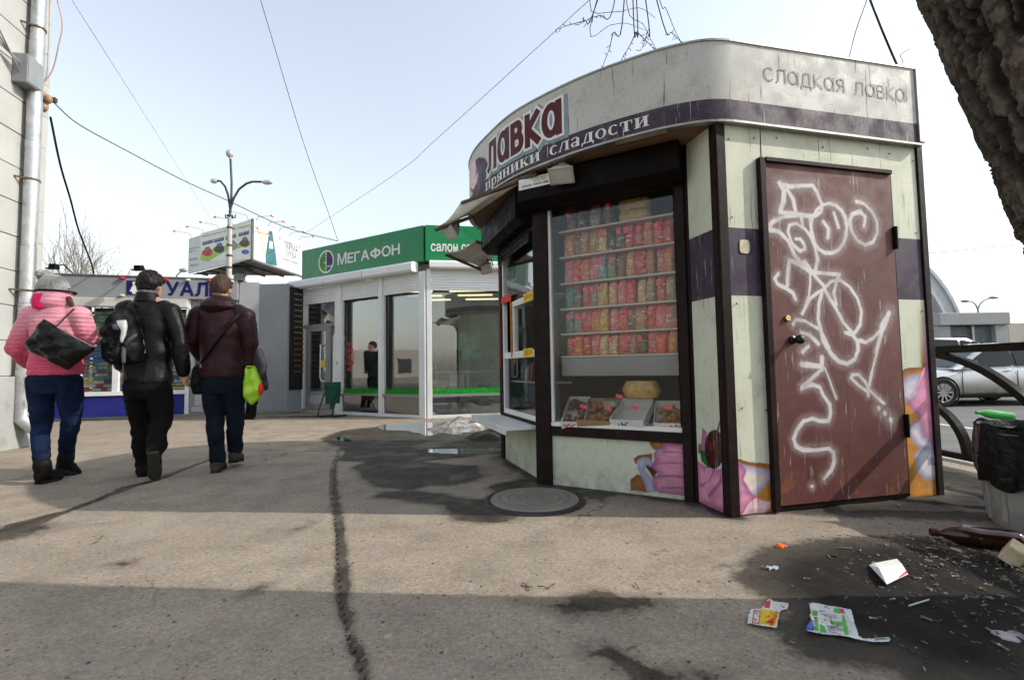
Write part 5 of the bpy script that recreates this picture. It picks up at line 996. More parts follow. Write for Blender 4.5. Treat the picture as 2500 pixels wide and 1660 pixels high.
MB().cyl((cc[0],cc[1]-1.2,-.1),(cc[0],cc[1]-1.2,zb-.2),.42,n=20).build('column',gm('column_paint',(.16,.17,.18),.5,.2),BB,smooth=50); MB().box((cc[0],cc[1]-1.2,zb-.35),(1.6,1.2,.4)).build('head_block',DST,BB)
def decal(pl,pts,n,mat,name,par): 
    m=MB(); m.add([pl.p(s,z,n) for s,z in pts],[tuple(range(len(pts)))]); return m.build(name,mat,par)
BH=lambda x,y:BL_.hit(*z3(x,y)); L_=BL_.L
decal(BL_,[BH(250,640),BH(590,548),BH(588,815),BH(250,822)],.004,gm('vinyl_green',(.65,.68,.60),.5,0,.1,1),'ad_field',BB)
decal(BL_,[BH(250,780),BH(330,745),BH(450,715),BH(590,690),BH(590,720),BH(420,760),BH(300,830),BH(250,822)],.006,gm('vinyl_leaf',(.28,.48,.08),.5),'ad_swoosh',BB)
def carpic(x,y,w,h,c_):
    pts=[(0,.35),(.08,.55),(.25,.65),(.38,.95),(.7,1),(.88,.7),(1,.55),(1,.25),(.85,.1),(.6,.0),(.2,.1)]
    decal(BL_,[BH(x+w*a,y+h*(1-b)) for a,b in pts],.008,gm('ad_car_%d'%x,c_,.5,0,.5,5),'ad_car',BB); decal(BL_,[BH(x+w*a,y+h*(1-b)) for a,b in((.3,.66),(.41,.9),(.68,.94),(.8,.7))],.010,gm('ad_glass',(.1,.11,.13),.3),'ad_car',BB)
carpic(257,728,72,68,(.42,.02,.04)); carpic(337,702,72,72,(.03,.035,.05)); carpic(420,685,80,70,(.25,.25,.26)); carpic(512,662,68,72,(.09,.06,.04))
fb=lambda u,v,n:BL_.p(u,v,n)
def btext(s,x0,y0,x1,y1,mat,pl=BL_,n=.012,bold=0.):
    a=pl.hit(*z3(x0,y0)); b=pl.hit(*z3(x1,y1)); zl=(a[1]+b[1])/2; h=abs(pl.hit(*z3(x0,y0-10))[1]-a[1])/10
    lettering(s,lambda u,v,q:pl.p(u,a[1]+(b[1]-a[1])*(u-a[0])/(b[0]-a[0])+v,q),(a[0],0,b[0],h*btext.h),mat,BB,bold,n=n)['kind']='stuff'
btext.h=16; TXT=gm('ad_text',(.08,.1,.09),.5); BTX=gm('ad_blue',(.03,.05,.22),.5)
btext('Меняем старое авто на НОВЫЙ с бонусами!',262,668,582,592,TXT)
for i,(x,y) in enumerate(((262,700),(338,682),(420,662),(508,640))):
    decal(BL_,[BH(x,y-2),BH(x+70,y-20),BH(x+70,y+4),BH(x,y+22)][:4],.007,BTX,'ad_price_tag',BB); btext('%s 000 руб.'%('30','30','50','50')[i],x+4,y+15,x+66,y-2,VW,n=.014)
decal(BL_,[(BH(553+26*math.cos(a),765+16*math.sin(a))) for a in np.linspace(0,2*PI,18,endpoint=False)],.012,gm('ad_oval',(.02,.08,.32),.3),'ad_oval',BB)
btext.h=14; btext('383-41-11',172,772,222,762,TXT); btext('382-00-01',172,825,230,815,TXT); btext('с 9:00 до 20:00',172,868,235,858,TXT); btext('Автоколор, 60',172,752,240,738,TXT)
fr=lambda x,y:BR_.hit(*z3(x,y)); TEAL=gm('ad_teal',(.04,.13,.16),.5,0,.5,4)
decal(BR_,[fr(715,620),fr(735,625),fr(762,800),fr(768,860),fr(690,845),fr(690,790)],.004,TEAL,'ad_tower',BB); decal(BR_,[fr(718,690),fr(738,695),fr(740,745),fr(712,740)],.006,VW,'ad_tower',BB)
for a,b in(((632,580),(690,800)),((615,625),(720,650))): 
    p_,q_=fr(*a),fr(*b); d_=np.array(q_)-np.array(p_); nn_=np.array([-d_[1],d_[0]])/np.linalg.norm(d_)*.06; decal(BR_,[np.array(p_)+nn_,np.array(q_)+nn_,np.array(q_)-nn_,np.array(p_)-nn_],.006,gm('ad_crane',(.5,.33,.15),.5),'ad_crane',BB)
btext.h=44; btext('ПЕРВАЯ',818,735,905,770,TXT,BR_); btext('БУКВА',826,790,898,815,TXT,BR_); btext.h=20; btext('В НОВОСТРОЙКАХ',806,815,912,855,TXT,BR_)
for i in range(5):
    for pl,x0,x1 in((BL_,.4,L_-.6),(BR_,.6,BR_.L-.4)):
        s=x0+(x1-x0)*i/4; MB().tube([pl.p(s,zt,-.1),pl.p(s,zt+.35,.1),pl.p(s,zt+.35,1.1)],.018,5).build('lamp_arm',DST,BB); MB().box(pl.p(s,zt+.33,1.25),(.34,.16,.09),math.atan2(pl.u[1],pl.u[0])).build('lamp_head',gm('lamp_orange',(.5,.35,.25),.5),BB)
# --- street lamps
def lamp_pole(pts,name,mat,par,r): return MB().tube(pts,r,12).build(name,mat,par,smooth=60)
d0=25.; Q=lambda x,y:D(*z3(x,y),d0); b_=Q(447,930); sl_=thing('street_lamp','concrete street lamp with three curved arms in front of the billboard','street lamp',(b_[0],b_[1],0))
xb=Q(449,515); lamp_pole([(xb[0]+.02,d0,0),(xb[0]+.01,d0,4),xb],'pole',gm('pole_concrete',(.40,.38,.35),.8,0,.25,1.5,.2,15,dirt=.3),sl_,[.15,.13,.11])
for nm,pts,hd,hr in(('left',[(449,515),(449,470),(436,380),(415,320),(385,286),(360,282)],(340,285),(.19,.13,.13)),('mid',[(449,515),(458,400),(460,300),(452,135)],(447,100),(.19,.19,.22)),('right',[(449,515),(453,470),(475,400),(510,340),(560,302),(600,289),(665,290)],(703,293),(.29,.14,.13))):
    lamp_pole([Q(*p) for p in pts],'arm',DST,sl_,.055); MB().ball(Q(*hd),hr,16,10).build('lamp_head',gm('lamp_shell',(.45,.46,.48),.3,.3,.3,4,.05),sl_,smooth=180)
    q=pts[-1]; MB().cyl(Q(*q),Q(q[0]*.6+hd[0]*.4,q[1]*.6+hd[1]*.4),.06,.05).build('socket',LST,sl_,smooth=50)
for x,y in((418,520),(485,520)): MB().tube([Q(449,535),Q(x,532),Q(x,512)],.035,6).build('hook',DST,sl_)
for i,y in enumerate((520,600,720,790,870)): m=MB(); m.lathe([(.12,-.05),(.155,-.04),(.155,.04),(.12,.05)],(xb[0],d0,Q(449,y)[2]),14); m.build('band',DST,sl_)
f_=thing('street_lamp','small curved street lamp far behind the grey kiosk','street lamp',tuple(D(430,700,50)*np.array([1,1,0]))); q=lambda x,y:D(*z3(x,y),50); lamp_pole([(q(70,960)[0],50,0),q(75,950),q(95,915),q(120,897)],'pole',LST,f_,.07); MB().ball(q(132,889),(.45,.3,.22),12,8).build('lamp_head',LST,f_,smooth=180)
q=lambda x,y:D(*zR(x,y),40); f_=thing('street_lamp','double armed street lamp beyond the louvred concrete hut','street lamp',(q(545,560)[0],40,-.15)); lamp_pole([(q(545,560)[0],40,-.15),q(545,575)],'pole',LST,f_,.09)
for L in([(545,575),(530,535),(505,512),(475,508)],[(545,575),(555,535),(585,505),(640,484)]): lamp_pole([q(*p) for p in L],'arm',LST,f_,.06); a=q(*L[-1]); MB().ball(a+np.array([-.2 if L[-1][0]<500 else .2,0,0]),(.42,.25,.12),12,8).build('lamp_head',LST,f_,smooth=180)
# --- bare trees
def grow(m,p,d,l,r,lev,rng,spread=.5,up=.15,n=4,kids=3,rad=.68):
    pts=[p]; q=np.array(p,float); dd=unit(d)
    for i in range(4):
        dd=unit(dd+rng.normal(0,.13,3)+np.array([0,0,up*.3])); q=q+dd*l/4; pts.append(q)
    m.tube(pts,[r,r*.9,r*.8,r*.7,r*.6],n,caps=False)
    if lev:
        for k in range(kids):
            t_=rng.uniform(.35,1.) if k else 1.; a=pts[min(4,int(t_*4))]; nd=unit(dd+rng.normal(0,spread,3)+np.array([0,0,up])); grow(m,a,nd,l*rng.uniform(.6,.85),r*rad*rng.uniform(.7,1),lev-1,rng,spread,up,3,kids,rad)
TWIG=gm('far_twigs',(.17,.14,.12),.9,0,.2,2,0)
for i,(x,Y,h,sd,lab) in enumerate(((150,34,9.8,2,'bare multi stemmed tree far behind the grey kiosk'),(235,38,8.6,5,'bare rounded tree beside the taller bare tree at far left'))):
    b_=D(x,910,Y); tr=thing('bare_tree',lab,'tree',(b_[0],Y,0)); rng=np.random.default_rng(sd); m=MB(); m.tube([(b_[0],Y,0),(b_[0],Y,2),(b_[0]+.1,Y,3.4)],[.3,.25,.2],8); m.build('trunk',TWIG,tr,smooth=60); m=MB()
    for k in range(5): grow(m,np.array([b_[0]+rng.uniform(-.1,.1),Y,2.4+k*.3]),np.array([rng.uniform(-.6,.6),rng.uniform(-.5,.5),1.]),h*.36,.075,4,rng,.42,.25)
    o=m.build('crown',TWIG,tr); o['kind']='stuff'
# --- overhead wires
WIRE=gm('black_wire',(.02,.02,.022),.5,0,.1,3,0); GWIRE=gm('grey_wire',(.16,.17,.2),.5,0,.1,3,0)
def wire(pts,r,lab,mat=WIRE,sub=6):
    P3=catmull([tuple(p) for p in pts],sub); return MB().tube(list(P3),r,6).build('overhead_wire',mat,None,smooth=60,label=lab,cat='wire')
RT_=ML.p(1.12,3.56,-.02); mfp=D(825,589,9.95)
wire([D(132,252,6.4),D(192,304,6.9),D(312,370,7.8),D(446,440,8.5),D(558,491,9.0),D(700,556,9.6),mfp],.0075,'thick sagging black cable from the stone building to the green pavilion')
wire([D(630,-20,7.5),D(738,340,9.0),D(800,515,9.7),mfp],.0055,'straight black wire rising steeply from the green pavilion roof')
wire([D(165,-15,9),D(243,107,10),D(379,321,14),D(518,540,22)],.005,'thin grey wire running from the top left towards the billboard',GWIRE)
wire([D(1440,0,7),D(1066,340,10),D(961,428,12),D(745,570,18)],.005,'thin grey wire running from the twigs down to the left of the pavilion',GWIRE)
wire([D(123,286,6.4),D(147,402,6.8),D(172,487,7.4),D(192,562,8.0),D(223,643,9.0),D(230,676,9.5)],.014,'black cable hanging from the stone building to the grey kiosk')
wire([D(136,-15,6.3),D(152,58,6.3),D(143,112,6.3),D(129,170,6.3),D(105,206,6.25)],.008,'pinkish wire looping down beside the drainpipe',gm('pink_wire',(.4,.25,.22),.6))
wire([D(2120,-8,3.4),D(2090,75,3.35),D(2070,155,3.3)],.0035,'thin wire rising from the kiosk roof',GWIRE); wire([D(2121,-8,3.4),D(2160,90,3.4),D(2196,173,3.4)],.008,'thick black cable rising from the kiosk roof corner')
wire([D(2196,168,3.4),D(2204,150,3.4),D(2198,135,3.4),D(2222,120,3.4)],.0025,'short bent wire end on the kiosk roof corner',GWIRE)
wire([D(2262,619,30),D(2360,610,30),D(2480,597,30)],.02,'thin wire in the sky right of the kiosk',GWIRE)
ib=thing('cable_bracket','rusty cable bracket with insulators on the corner of the stone building','bracket',tuple(D(112,245,6.3))); m=MB(); m.bar(D(98,240,6.3),D(138,246,6.35),.05,.06); m.build('arm',M_RUST,ib)
for x,y in((104,232),(108,262),(118,243)): MB().ball(D(x,y,6.28),(.045,.045,.06),10,8).build('insulator',gm('insulator',(.3,.18,.1),.4),ib,smooth=180)
# --- far right: arch, hut, buildings
ar=thing('white_arch','large white arched roof structure far behind the kiosk','arch',(55,80,0)); AWH=gm('arch_white',(.50,.52,.55),.6,0,.08,.2,.05)
ac=D(2052,850,80); r0=20.4
def arcband(r1,r2,y0,y1,a0,a1,name,n=36):
    m=MB(); 
    for (ra,ya),(rb,yb) in(((r1,y0),(r2,y0)),((r2,y0),(r2,y1)),((r2,y1),(r1,y1)),((r1,y1),(r1,y0))):
        m.sheet(lambda a,b:(ac[0]+(ra+(rb-ra)*b)*math.cos(R_(a0+(a1-a0)*a)),80+ya+(yb-ya)*b,ac[2]-1.0+(ra+(rb-ra)*b)*math.sin(R_(a0+(a1-a0)*a))),n,1)
    m.build(name,AWH,ar,smooth=40)
arcband(18.9,20.4,0,5,0,180,'arch_rib'); arcband(16.9,17.5,.5,1.2,0,180,'inner_rib'); arcband(20.4,20.9,-.4,.2,0,180,'edge_rib'); arcband(18.3,18.8,-.3,.3,0,180,'edge_rib')
for i in range(24):
    a=R_(4+i*7.5); e=lambda r,aa,y:np.array([ac[0]+r*math.cos(aa),80+y,ac[2]-1+r*math.sin(aa)]); MB().bar(e(17.2,a,.9),e(19.5,a+R_(3.7),0),.3,.35).build('strut',AWH,ar); MB().bar(e(20.7,a,-.3),e(20.7,a,5.2),.2,.2).build('purlin',AWH,ar)
hb=22.; H=lambda x,y:D(*zR(x,y),hb); hut=thing('ventilation_hut','square concrete ventilation hut with slanted louvres beyond the parked cars','hut',(H(510,900)[0],hb+1,-.15)); hl,hr_=H(278,700)[0],H(765,700)[0]; ht=H(510,590)[2]; HC=gm('hut_concrete',(.34,.35,.35),.8,0,.12,1,.2,12)
MB().box(((hl+hr_)/2,hb+1.6,ht-.28),(hr_-hl+.1,3.3,.56)).build('roof_slab',HC,hut,bev=.03)
for x in(hl+.28,hr_-.25): MB().box((x,hb+.4,(ht-.56-.15)/2),(.55,.6,ht-.41)).build('pillar',HC,hut,bev=.02)
MB().box(((hl+hr_)/2,hb+1.7,(ht-.7)/2),(hr_-hl-.2,2.4,ht-.45)).build('core',M_DARK,hut)
xm=H(540,700)[0]; 
for s,(xa,xb_) in((1,(hl+.56,xm-.04)),(-1,(xm+.04,hr_-.52))):
    m=MB(); n=26; w=xb_-xa
    for i in range(n*2):
        z=-.6+i*.12; p_=np.array([xa,hb+.35,z]); q_=np.array([xb_,hb+.35,z-s*w*.75]); zlo,zhi=-.1,ht-.6
        t0,t1=0,1; dz=q_[2]-p_[2]; ta,tb=sorted(((zlo-p_[2])/dz,(zhi-p_[2])/dz)); t0,t1=max(0,ta),min(1,tb)
        if t1-t0>.02: m.bar(p_+(q_-p_)*t0,p_+(q_-p_)*t1,.10,.05)
    o=m.build('louvre',gm('louvre_grey',(.20,.21,.22),.5,.3),hut); o['kind']='stuff'
MB().box((xm,hb+.25,(ht-.7)/2),(.1,.1,ht-.45)).build('mullion',LST,hut)
fbd=thing('far_building','long low beige building far right','building',tuple(D(2480,850,62)*np.array([1,1,0]))); q=D(2462,789,62); BGE=gm('beige_render',(.48,.43,.38),.8,0,.08,.3,.05); MB().box((q[0]+15,66,q[2]/2),(30,8,q[2])).build('wall',BGE,fbd)
for i in range(6):
    for z in(.55,.18): MB().box((q[0]+2.4+i*2.6,61.96,q[2]*z+.3),(.75,.12,.85)).build('window',gm('far_pane',(.05,.055,.06),.2),fbd)
fs=thing('shop_front','distant shop front with yellow and blue signs behind the concrete hut','building',tuple(D(2280,850,45)*np.array([1,1,0]))); q=D(2262,785,45); w=4.0; MB().box((q[0]-w/2+1.6,47,q[2]/2),(w,4,q[2])).build('wall',BGE,fs)
for (y0,y1),c_ in(((790,803),(.75,.5,.04)),((805,815),(.16,.12,.4)),((818,826),(.6,.6,.6)),((833,845),(.06,.08,.09))):
    a=D(2262,y0,44.8)[2];b=D(2262,y1,44.8)[2]; MB().box((q[0]-w/2+1.6,44.94,(a+b)/2),(w-.1,.08,a-b)).build('sign',gm('sign_%d'%y0,c_,.5),fs)
# --- parked cars
TYRE=gm('tyre_rubber',(.018,.018,.019),.85,0,.2,9,.2,dirt=.4,dcol=(.07,.06,.05)); RIM=gm('alloy_rim',(.3,.3,.32),.35,.8,.1,9,.05); CGL=gm('tinted_glass',(.015,.02,.024),.04,0,.1,2,0)
def car(name,lab,loc,rz,paint,dirtc,L,Hh,Wd,suv,grp='cars parked on the street'):
    c=thing(name,lab,'car',loc,grp,rz,True); k=L/4.7; hw=Wd/2; hs=Hh/1.45
    t=NT(name+'_paint_%g'%L); v=t.co(); col=t.mix(t.m('MULTIPLY',t.rng(t.sep(v)[2],.75*hs,.25),t.rng(t.noise(v,4,5,.7),.3,.7,.45,1)),paint,dirtc); t.pbr(col,t.rng(t.sep(v)[2],.2,.8,.6,.28),.3 if paint[0]>.2 else 0.,None,Coat_Weight=.4 if paint[0]>.2 else .1)
    low=[(0,.34,.50,.72),(.12,.26,.62,.88),(.45,.22,.70,.96),(.9,.22,.78,1.),(1.45,.22,.88,1.),(2.3,.22,.93,1.),(3.3,.22,.96,1.),(4.0,.24,.98,.98),(4.45,.28,.95,.93),(4.68,.40,.82,.84)]
    if suv: low=[(x,z0+.06,z1+.10 if x>.3 else z1+.12,w) for x,z0,z1,w in low]
    m=MB(); n=14; vs=[]
    for x,z0,z1,w in low:
        z1*=hs; 
        for y,z in((-.80,z0),(-.96,z0+.06),(-1.,z0+(z1-z0)*.45),(-.985,z0+(z1-z0)*.72),(-.93,z1-.035),(-.80,z1),(-.4,z1+.025),(.4,z1+.025),(.80,z1),(.93,z1-.035),(.985,z0+(z1-z0)*.72),(1.,z0+(z1-z0)*.45),(.96,z0+.06),(.80,z0)): vs.append((x*k,y*hw*w,z))
    K_=len(low); m.add(vs,[(i*n+a,i*n+(a+1)%n,(i+1)*n+(a+1)%n,(i+1)*n+a) for i in range(K_-1) for a in range(n)]+[tuple(range(n)),tuple((K_-1)*n+a for a in range(n-1,-1,-1))])
    b=m.build('body',t.mat,c,smooth=35); b.modifiers.new('s','SUBSURF').levels=1; b.modifiers['s'].render_levels=2
    top=[(1.20,.87,.90),(1.75,1.18,.80),(2.15,1.40,.74),(2.7,1.45,.73),(3.2,1.42,.72),(3.75,1.22,.76),(4.2,.98,.82)] if not suv else [(1.15,.98,.9),(1.55,1.28,.84),(1.9,1.44,.80),(2.7,1.47,.79),(3.7,1.44,.78),(4.2,1.25,.80),(4.5,1.05,.84)]
    m=MB(); vs=[]
    for x,z,w in top:
        zb_=.84 if not suv else .95
        for y,zz2 in((-.93,min(zb_,z-.02)),(-w-.035*(z>1.2),z*.93 if z>1.1 else z-.01),(-w+.06,z-.015),(-.3,z+.01),(.3,z+.01),(w-.06,z-.015),(w+.035*(z>1.2),z*.93 if z>1.1 else z-.01),(.93,min(zb_,z-.02))): vs.append((x*k,y*hw,zz2*hs))
    n=8; m.add(vs,[(i*n+a,i*n+(a+1)%n,(i+1)*n+(a+1)%n,(i+1)*n+a) for i in range(len(top)-1) for a in range(n)]+[tuple(range(n)),tuple((len(top)-1)*n+a for a in range(n-1,-1,-1))]); cab=m.build('cabin',t.mat,c,smooth=40)
    def side(y_s,pts,nm,mat):
        m=MB(); q=[(x*k,y_s*hw*(.955-(z-.9)*.30),z*hs) for x,z in pts]; m.prism(q,(0,-y_s*.012,0)); return m.build(nm,mat,cab)
    wn=[[(1.42,.90),(1.80,1.16),(2.12,1.345),(2.52,1.375),(2.56,.92)],[(2.62,.92),(2.60,1.375),(3.15,1.345),(3.62,1.18),(3.75,.95)]] if not suv else [[(1.40,1.0),(1.62,1.24),(1.92,1.38),(2.45,1.40),(2.48,1.02)],[(2.55,1.02),(2.53,1.40),(3.35,1.39),(3.40,1.03)],[(3.48,1.03),(3.44,1.385),(3.85,1.33),(4.15,1.08)]]
    for y_s in(-1,1):
        for q in wn: side(y_s*1.012,q,'side_window',CGL)
    for x0,z0,x1,z1,w0,w1 in((1.24,.89,2.10,1.385,.80,.64),(4.16,1.0,3.25,1.405,.72,.62)) if not suv else ((1.18,1.0,1.88,1.43,.8,.7),(4.47,1.08,4.12,1.30,.74,.70)):
        off=np.array([-.0 if x1>x0 else .0,0,.022]); m=MB(); m.add([np.array(p)+off for p in((x0*k,-w0*hw,z0*hs),(x0*k,w0*hw,z0*hs),(x1*k,w1*hw,z1*hs),(x1*k,-w1*hw,z1*hs))],[(0,1,2,3)]); m.build('windscreen' if x1>x0 else 'rear_window',CGL,cab)
    rr=.325*hs**.5
    for x in(.88*k,3.62*k):
        for y in(-1,1):
            wl=MB(); wl.lathe([(rr*.66,-.1),(rr*.9,-.105),(rr,-.07),(rr,.07),(rr*.9,.105),(rr*.66,.1)],(x,y*(hw-.10),rr),28,axis=(0,1,0)); w_=wl.build('wheel',TYRE,c,smooth=40)
            m=MB(); m.lathe([(rr*.68,.10*1),(rr*.62,.085),(rr*.60,.0)],(x,y*(hw-.10),rr),24,axis=(0,float(y),0))
            for s in range(10):
                a=2*PI*s/10; p0=np.array([x+.05*math.cos(a),y*(hw-.02),rr+.05*math.sin(a)]); p1=np.array([x+rr*.64*math.cos(a),y*(hw-.015),rr+rr*.64*math.sin(a)]); m.bar(p0,p1,.035,.03,up=(0,1,0))
            m.cyl((x,y*(hw-.05),rr),(x,y*(hw-.008),rr),.055,n=14); m.build('rim',RIM,w_)
            m=MB(); m.lathe([(0,0),(rr*.6,.0)],(x,y*(hw-.09),rr),20,axis=(0,float(y),0)); m.build('hub_disc',M_BLK,w_)
            m=MB(); m.lathe([(rr*1.0,0),(rr*1.13,0)],(x,y*(hw+.004)*.992,rr),28,axis=(0,float(y),0)); m.build('arch_liner',M_BLK,c)
    for y in(-1,1):
        MB().ball((1.52*k,y*(hw+.08),.97*hs+(.1 if suv else 0)),(.07,.10,.07),12,8).build('mirror',t.mat,c,smooth=180)
        for x in(2.35,3.35): MB().box((x*k,y*(hw+.004),.80*hs),(.17,.025,.025)).build('door_handle',LST,c,bev=.005)
        for x in(1.32,2.58,3.62 if not suv else 3.5): MB().box((x*k,y*hw*.998,.55*hs),(.008,.012,.52*hs)).build('door_gap',M_BLK,c)
        MB().box((2.3*k,y*hw*.965,.235),(2.0*k,.03,.07)).build('sill',M_BLK,c); MB().ball((.22*k,y*hw*.62,.60*hs),(.16,.17,.07),12,8).build('headlight',gm('headlight_glass',(.5,.52,.54),.1,.2),c,smooth=180)
    m=MB(); m.add([(-.0+.02,-.4,.4),(.02,.4,.4),(.05,.4,.52),(.05,-.4,.52)],[(0,1,2,3)]); m.build('grille',M_BLK,c)
    return c
w0=D(2310,970,11.); car('car','silver dusty sedan parked behind the fence, nose hidden by the kiosk',(w0[0]-.88,11.95,-.15),0,(.46,.47,.48),(.21,.18,.15),4.7,1.45,1.82,False)
car('car','dark blue estate car with roof rails parked behind the silver sedan',(w0[0]-.55,14.6,-.15),0,(.025,.032,.045),(.10,.09,.08),4.9,1.72,1.88,True)
car('car','dark car parked furthest right beyond the others',(w0[0]+5.9,15.5,-.15),0,(.02,.022,.025),(.08,.07,.065),4.9,1.75,1.88,True)
# ================================================================ foreground right: tree, fence, urn, litter
q=G(1305,1222); mh=thing('manhole_cover','round worn manhole cover in the wet asphalt before the kiosk window','manhole cover',(q[0],q[1],.004),None,0,True)
IRON=gm('worn_iron_lid',(.20,.175,.15),.75,0,.15,5,.4,60,.004,dirt=.3,dcol=(.07,.06,.05))
m=MB(); pr=[(0,.014),(.05,.015),(.052,.011),(.060,.011),(.062,.016),(.11,.016),(.112,.012),(.120,.012),(.122,.017),(.17,.017),(.172,.012),(.18,.012),(.182,.017),(.235,.017),(.237,.012),(.245,.012),(.247,.017),(.300,.015),(.306,.008)]; m.lathe([(r*.98,z) for r,z in pr],(0,0,0),72); m.build('lid',IRON,mh,smooth=35)
m=MB(); m.lathe([(.303,.0),(.306,.010),(.325,.010),(.345,-.004)],(0,0,0),72); m.build('frame_ring',gm('wet_iron_ring',(.03,.027,.025),.5,0,.3,9,.4),mh,smooth=35)
# --- the old tree
TP=[((2.42,1.46,-.15),.46),((2.30,1.46,.15),.38),((2.08,1.46,.6),.33),((1.86,1.46,1.13),.315),((1.70,1.46,1.5),.31),((1.515,1.47,1.99),.31),((1.30,1.5,2.7),.30),((1.12,1.55,3.5),.27),((1.05,1.62,4.4),.24),((1.1,1.7,5.4),.20),((1.2,1.75,6.6),.15)]
TP=[((x+.22+.08*min(1,max(0,(z-.9)/1.)),y,z),r) for (x,y,z),r in TP]; tpos=catmull([p for p,_ in TP],12); trad=np.interp(np.linspace(0,len(TP)-1,len(tpos)),range(len(TP)),[r for _,r in TP])
al=np.concatenate([[0],np.cumsum(np.linalg.norm(np.diff(tpos,axis=0),axis=1))]); NR=520; NA=360; aa=np.concatenate([np.linspace(0,1.,60),np.linspace(1.006,3.2,380),np.linspace(3.22,al[-1],NR-440)])
cx_=np.stack([np.interp(aa,al,tpos[:,i]) for i in range(3)],1); rr_=np.interp(aa,al,trad); tg=np.gradient(cx_,axis=0); tg/=np.linalg.norm(tg,axis=1)[:,None]
ex=np.cross(np.array([0,1.,0])[None],tg); ex/=np.linalg.norm(ex,axis=1)[:,None]; ey=np.cross(tg,ex)
th_=np.linspace(0,2*PI,NA,endpoint=False); TH,AA=np.meshgrid(th_,aa)
cu,cv=np.cos(TH)*.315,np.sin(TH)*.315; wx=fbm(cu*14,cv*14,AA*9,o=3,seed=31)*.022
def ridged(f,fl,seed):
    r=1-np.abs(fbm((cu+wx)*f,(cv+wx)*f,AA*fl,o=3,seed=seed))*2.4; return np.clip(r,0,1)
fur=ridged(22,5.5,41); fur2=ridged(52,20,47); plate=fbm(cu*55,cv*55,AA*38,o=3,seed=53)
hgt=-.026*smooth01(fur,.56,.76)-.009*smooth01(fur2,.55,.75)+.006*plate+.008*fbm(cu*4,cv*4,AA*2,o=2,seed=59)+.012
RRR=rr_[:,None]+hgt*np.clip(rr_[:,None]/.3,.5,1.2)
V=cx_[:,None,:]+ex[:,None,:]*(np.cos(TH)*RRR)[...,None]+ey[:,None,:]*(np.sin(TH)*RRR)[...,None]
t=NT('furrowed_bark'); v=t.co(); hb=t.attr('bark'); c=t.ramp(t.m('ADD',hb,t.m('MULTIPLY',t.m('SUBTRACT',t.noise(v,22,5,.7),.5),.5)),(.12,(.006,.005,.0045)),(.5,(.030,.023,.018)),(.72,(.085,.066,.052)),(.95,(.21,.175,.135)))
lich=t.m('MULTIPLY',t.rng(t.noise(v,5,5,.65),.55,.7),t.rng(hb,.55,.8)); c=t.mix(t.m('MULTIPLY',lich,.6),c,(.20,.165,.12))
t.pbr(c,.92,0,t.bump(t.m('ADD',t.noise(v,60,5,.75),t.noise(v,18,4)),1.,.02)); BARK=t.mat
tree=thing('old_tree','leaning old tree with deeply furrowed dark bark at the right edge','tree',(2.3,1.46,0)); m=MB(); m.add(V.reshape(-1,3),[(b*NA+a,b*NA+(a+1)%NA,(b+1)*NA+(a+1)%NA,(b+1)*NA+a) for b in range(NR-1) for a in range(NA)])
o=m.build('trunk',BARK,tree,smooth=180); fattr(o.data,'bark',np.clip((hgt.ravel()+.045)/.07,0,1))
TWG=gm('near_twigs',(.045,.033,.028),.8,0,.3,20,.2); rng=np.random.default_rng(3)
m=MB(); ends=[]
for k,(b,d,l) in enumerate((((1.08,1.6,4.0),(.2,.9,.75),3.2),((1.1,1.7,5.4),(-.8,.2,.7),2.4),((1.2,1.75,6.5),(.3,.5,1),2.6),((1.2,1.75,6.6),(-.3,-.5,1),2.4),((1.1,1.7,5.0),(.9,-.2,.6),2.4))): 
    p=np.array(b); dd=unit(d); pts=[p]
    for i in range(8): dd=unit(dd+rng.normal(0,.10,3)); p=p+dd*l/8; pts.append(p)
    m.tube(pts,list(np.linspace(.10,.035,9)),10); ends.append((pts,dd))
m.build('limb',BARK,tree,smooth=60); fattr(tree.children[-1].data,'bark',np.full(len(tree.children[-1].data.vertices),.5))
for pts,dd in ends:
    m=MB()
    for p in pts[3:]:
        for k in range(3): grow(m,p,unit(dd+rng.normal(0,.7,3)),1.0,.016,2,rng,.5,.0)
    o=m.build('twigs',TWG,tree); o['kind']='stuff'
# twigs hanging into the picture over the kiosk roof
hub=D(1540,-260,4.3)
MB().tube([ends[0][0][-2],(ends[0][0][-2]+hub)/2+np.array([0,0,.15]),hub],[.035,.028,.02],8).build('limb',BARK,tree,smooth=60)
TW=[[(1470,-60),(1405,0),(1375,120),(1340,210),(1310,295)],[(1590,-50),(1575,0),(1530,100),(1480,180),(1450,245)],[(1560,-60),(1590,0),(1650,60),(1700,110),(1745,160)],[(1675,-60),(1660,0),(1640,80),(1610,140)],[(1780,-80),(1850,0),(1900,50),(1950,115)],[(1250,-150),(1180,-90),(1060,-55),(960,-20)],[(1400,-180),(1300,-130),(1230,-110),(1140,-60)]]
z5b=lambda x,y:z5(x,y)
for L in TW:
    pts=[hub]+[D(*z5(x,y),4.3+.25*random.uniform(-1,1)) for x,y in L]; pts=list(catmull(pts,5)); m=MB(); m.tube(pts,list(np.linspace(.006,.0022,len(pts))),5)
    for i in range(8,len(pts),2):
        d=unit(pts[i]-pts[i-1]); s=unit(np.cross(d,rng.normal(0,1,3))); m.tube([pts[i],pts[i]+(d*.4+s)*rng.uniform(.02,.045)],[.003,.0035],4)
    m.build('hanging_twig',TWG,tree)
